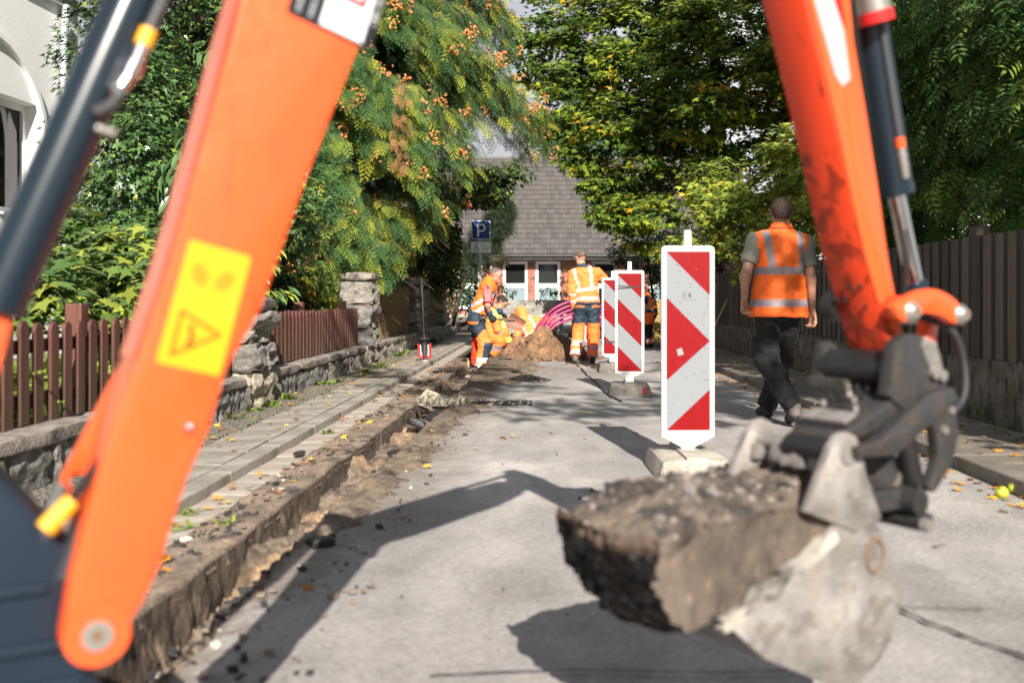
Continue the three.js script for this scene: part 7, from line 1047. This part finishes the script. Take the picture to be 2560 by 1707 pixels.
{ // yellow trench cover leaning beside the bending worker
  const t = thing('trench_cover', 'yellow ribbed plastic trench cover standing tilted behind the beacons', 'trench cover', [2.56, 0, -21.9]), y = mat({ color: [0.34, 0.22, 0.015], roughness: 0.5, map: T.concrete }), g = new THREE.Group();
  const pl = part('panel', box(0.36, 1.05, 0.035, 0, 0.5, 0, 0.01).rotateZ(-0.33).rotateX(-0.12).translate(-0.16, 0.02, 0), y, t);
  for (let i = 0; i < 9; i++) part('rib', box(0.34, 0.018, 0.016, 0, 0.06 + i * 0.11, 0.022, 0.004).rotateZ(-0.33).rotateX(-0.12).translate(-0.16, 0.02, 0), y, t);
  part('edge', [box(0.03, 1.07, 0.05, 0.19, 0.5, 0, 0.008).rotateZ(-0.33).rotateX(-0.12).translate(-0.16, 0.02, 0)], M.rubber, t); part('stand', box(0.1, 0.7, 0.1, 0.3, 0.35, -0.15, 0.02), M.rubber, t);
  const br = thing('broom', 'wooden handled broom leaning on the right wall beyond the nearest beacon', 'broom', [2.75, 0.08, -17]); part('handle', cyl([0.0, 0.08, 0], [0.43, 0.93, -0.1], 0.016, 0.014, 10), mat({ color: [0.5, 0.36, 0.22], roughness: 0.7 }), br); part('head', box(0.34, 0.05, 0.06, -0.01, 0.06, 0, 0.01), mat({ color: [0.4, 0.27, 0.14], roughness: 0.8 }), br); part('bristles', box(0.32, 0.06, 0.05, -0.01, 0.03, 0, 0.008), M.rust, br);
}
// ---------------------------------------------------------------- small litter: rubble, stones, leaves, apples, weeds
{
  seed(99);
  const bits = { black: [], pale: [], brown: [] };
  for (let i = 0; i < 5200; i++) {
    const d = Math.exp(rr(Math.log(1.9), Math.log(16))), zone = rnd(), dark = n3(d * 0.9, 3, 1) + 0.4 * n3(d * 3, 1, 1);
    let x, y, s = Math.pow(rnd(), 6) * 0.040 + 0.0045;
    if (zone < 0.38) { x = rr(-1.5, edge(d) - 0.02); y = 0.012; if (dark < -0.1 && rnd() < 0.6) continue; } else if (zone < 0.72) { x = rr(edge(d) + 0.03, lip(d)); y = lerp(-0.15, -0.03, smooth(d, 9.5, 13)) + 0.1 * smooth(x, lip(d) - 0.16, lip(d)) ; s *= 1.15; } else if (zone < 0.94) { x = lip(d) + Math.pow(rnd(), 2) * 0.4; y = 0.012; s *= 0.7; } else { x = lip(d) + Math.pow(rnd(), 2) * 2.2; y = 0.008; s *= 0.4; }
    const g = rock(s * rr(0.8, 1.5), s * rr(0.35, 0.7), s * rr(0.7, 1.3), s * 0.28, i, 1, 30).rotateY(i).translate(x, y, -d); const c = rnd(); (c < 0.62 ? bits.black : c < 0.91 ? bits.brown : bits.pale).push(g);
  }
  const cols = { black: [0.035, 0.034, 0.035], pale: [0.52, 0.48, 0.42], brown: [0.22, 0.17, 0.13] }, rub = group('rubble', 'stuff');
  tag(rub, 'crumbs of asphalt, earth and stone scattered in and along the trench', 'rubble');
  for (const k of Object.keys(bits)) part('crumbs', bits[k], mat({ color: cols[k], roughness: 0.9 }), rub);
  const am = mat({ color: [0.03, 0.03, 0.032], map: T.asphalt, roughness: 0.55, bumpMap: T.soilB, bumpScale: 0.01 });
  for (const [label, x, y, d, w, h, l, rz, ry] of [['long black asphalt shard lying on the sandy trench floor', -1.075, -0.11, 3.62, 0.07, 0.035, 0.17, 0.5, 0.1], ['black asphalt lump at the lip of the trench beyond the boom shadow', -0.90, 0.01, 4.05, 0.10, 0.06, 0.09, 0, 0.6], ['flat grey asphalt slab with a broken black edge on the spoil', -0.93, 0.0, 6.5, 0.16, 0.035, 0.2, 0.12, 0.3], ['small black asphalt piece on the light gutter near the kerb', -1.54, 0.03, 6.3, 0.06, 0.025, 0.05, 0.1, 0.9], ['jagged black asphalt lump in the trench before the pale rubble', -1.06, -0.03, 8.35, 0.14, 0.07, 0.16, -0.4, 0.2], ['tilted black asphalt plate beside the pale rubble', -0.95, -0.02, 8.8, 0.16, 0.03, 0.16, 0.5, 0.8]]) {
    const m = part('asphalt_chunk', rock(w, h, l, Math.min(w, h) * 0.22, x * 90, 3, 14), am, scene); m.position.set(x, y, -d); m.rotation.set(0, ry, rz); tag(m, label, 'asphalt chunk');
  }
  // fallen leaves
  const lg = LEAF.maple, L = [];
  const drop = (x, y, d, c) => L.push({ p: V(x, y + rr(0.006, 0.02), -d), tip: V(rr(-1, 1), rr(-0.2, 0.2), rr(-1, 1)), nor: V(rr(-0.5, 0.5), 1, rr(-0.5, 0.5)), s: rr(0.03, 0.06), c: jit(c ?? pick([[0.62, 0.30, 0.035], [0.5, 0.2, 0.04], [0.42, 0.24, 0.1], [0.6, 0.42, 0.06], [0.3, 0.14, 0.06]]), 0.25) });
  for (let i = 0; i < 340; i++) drop(rr(2.26, 2.44) - Math.pow(rnd(), 2) * 0.15, 0.0, rr(4.5, 19));
  for (let i = 0; i < 230; i++) drop(rr(2.58, 3.28), 0.078, rr(5, 20));
  for (let i = 0; i < 150; i++) drop(rr(-2.48, -1.85), 0.072, rr(5, 19));
  for (let i = 0; i < 110; i++) drop(rr(-1.66, -1.3), 0.012, rr(3.5, 16));
  for (let i = 0; i < 90; i++) drop(rr(-0.9, 2.2), 0.004, Math.pow(rnd(), 0.6) * 15 + 3);
  for (let i = 0; i < 60; i++) drop(rr(-1, 1.2), 0.03, rr(13, 19));
  for (const [x, d] of [[-0.265, 7.02], [-0.22, 7.2], [-1.58, 5.6], [-1.56, 5.5], [-1.6, 4.95], [-1.57, 4.7], [-1.53, 4.75], [-0.44, 6.6], [-0.7, 5.9]]) drop(x, 0.012, d, [0.62, 0.33, 0.06]);
  const lv = group('fallen_leaves', 'stuff'); tag(lv, 'yellow and brown leaves fallen on pavement, gutter and road', 'leaves'); crown('leaf_litter', lv, L, lg, leafMat({ transmission: 0.15 }));
  // apples on the right pavement
  const ag = (() => { const pr = [[0.0, -0.026], [0.012, -0.03], [0.026, -0.022], [0.033, -0.004], [0.031, 0.014], [0.018, 0.027], [0.006, 0.024], [0.0, 0.019]].map((q) => new THREE.Vector2(q[0], q[1])); return new THREE.LatheGeometry(pr, 18); })(), apm = mat({ color: [0.42, 0.46, 0.05], roughness: 0.4, sheen: 0 });
  for (const [x, y, d, l] of [[2.32, 0.03, 5.02, 'yellow-green windfall apple lying in the right gutter, nearest the frame edge'], [2.44, 0.03, 5.14, 'yellow-green windfall apple touching the right kerb']]) { const a = thing('apple', l, 'apple', [x, y, -d]); a.rotation.z = 0.7; part('fruit', ag, apm, a); part('stalk', cyl([0, 0.018, 0], [0.004, 0.036, 0.0], 0.0015, 0.0015, 6), M.rust, a); }
  // weeds between the stones
  const W = []; const tuft = (x, y, d, n, s) => { for (let i = 0; i < n; i++) { const a = rr(0, 6.283); W.push({ p: V(x + rr(-0.05, 0.05), y, -d + rr(-0.06, 0.06)), tip: V(Math.cos(a), rr(0.4, 1.6), Math.sin(a)), nor: V(rr(-0.4, 0.4), 1, rr(-0.4, 0.4)), s: s * rr(0.6, 1.3), c: jit(pick([[0.16, 0.26, 0.04], [0.24, 0.30, 0.06], [0.1, 0.17, 0.03]]), 0.2) }); } };
  for (const [x, d, n, s] of [[-2.4, 8.3, 26, 0.09], [-2.38, 8.7, 24, 0.1], [-2.42, 9.4, 30, 0.1], [-2.4, 10.9, 34, 0.11], [-2.3, 11.2, 20, 0.09], [-2.44, 7.8, 18, 0.09], [-2.3, 13, 30, 0.09], [-2.2, 13.6, 40, 0.08], [-2.35, 14.2, 26, 0.09], [-2.4, 16.4, 40, 0.12], [-2.4, 17.2, 30, 0.1], [-2.42, 19.3, 40, 0.13], [-2.36, 22, 50, 0.14], [-2.4, 5.6, 26, 0.06], [-2.3, 5.3, 20, 0.05], [-2.2, 12.3, 16, 0.06]]) tuft(x, 0.055, d, n, s);
  for (let i = 0; i < 170; i++) tuft(rr(-2.5, -2.1), 0.06, rr(5, 18), 5, 0.035);
  for (const [x, d] of [[-1.66, 4.62], [-1.55, 4.3], [-1.4, 4.4], [-1.62, 7.4]]) tuft(x, 0.0, d, 14, 0.06);
  for (let i = 0; i < 40; i++) tuft(rr(3.2, 3.3), 0.07, rr(5.5, 14), 4, 0.05);
  tuft(0.28, 0.0, 5.15, 12, 0.04);
  const wd = group('weeds', 'stuff'); tag(wd, 'small green weeds growing along walls and between the cobbles', 'weeds'); crown('blades', wd, W, LEAF.narrow, leafMat());
  const G = []; for (let i = 0; i < 5200; i++) { const left = rnd() < 0.6; G.push({ p: V(left ? rr(-5, -2.85) : rr(3.5, 5), left ? GARDEN_Y : 0.42, -rr(4, 20)), tip: V(rr(-0.5, 0.5), 1, rr(-0.5, 0.5)), nor: dirRnd(), s: rr(0.1, 0.3), c: jit(pick([[0.2, 0.24, 0.05], [0.1, 0.16, 0.04]]), 0.25) }); }
  const gc = group('ground_cover', 'stuff'); tag(gc, 'grassy undergrowth behind the fences', 'undergrowth'); crown('blades', gc, G, LEAF.narrow, MATLEAF);
}
renderer.render(scene, camera);
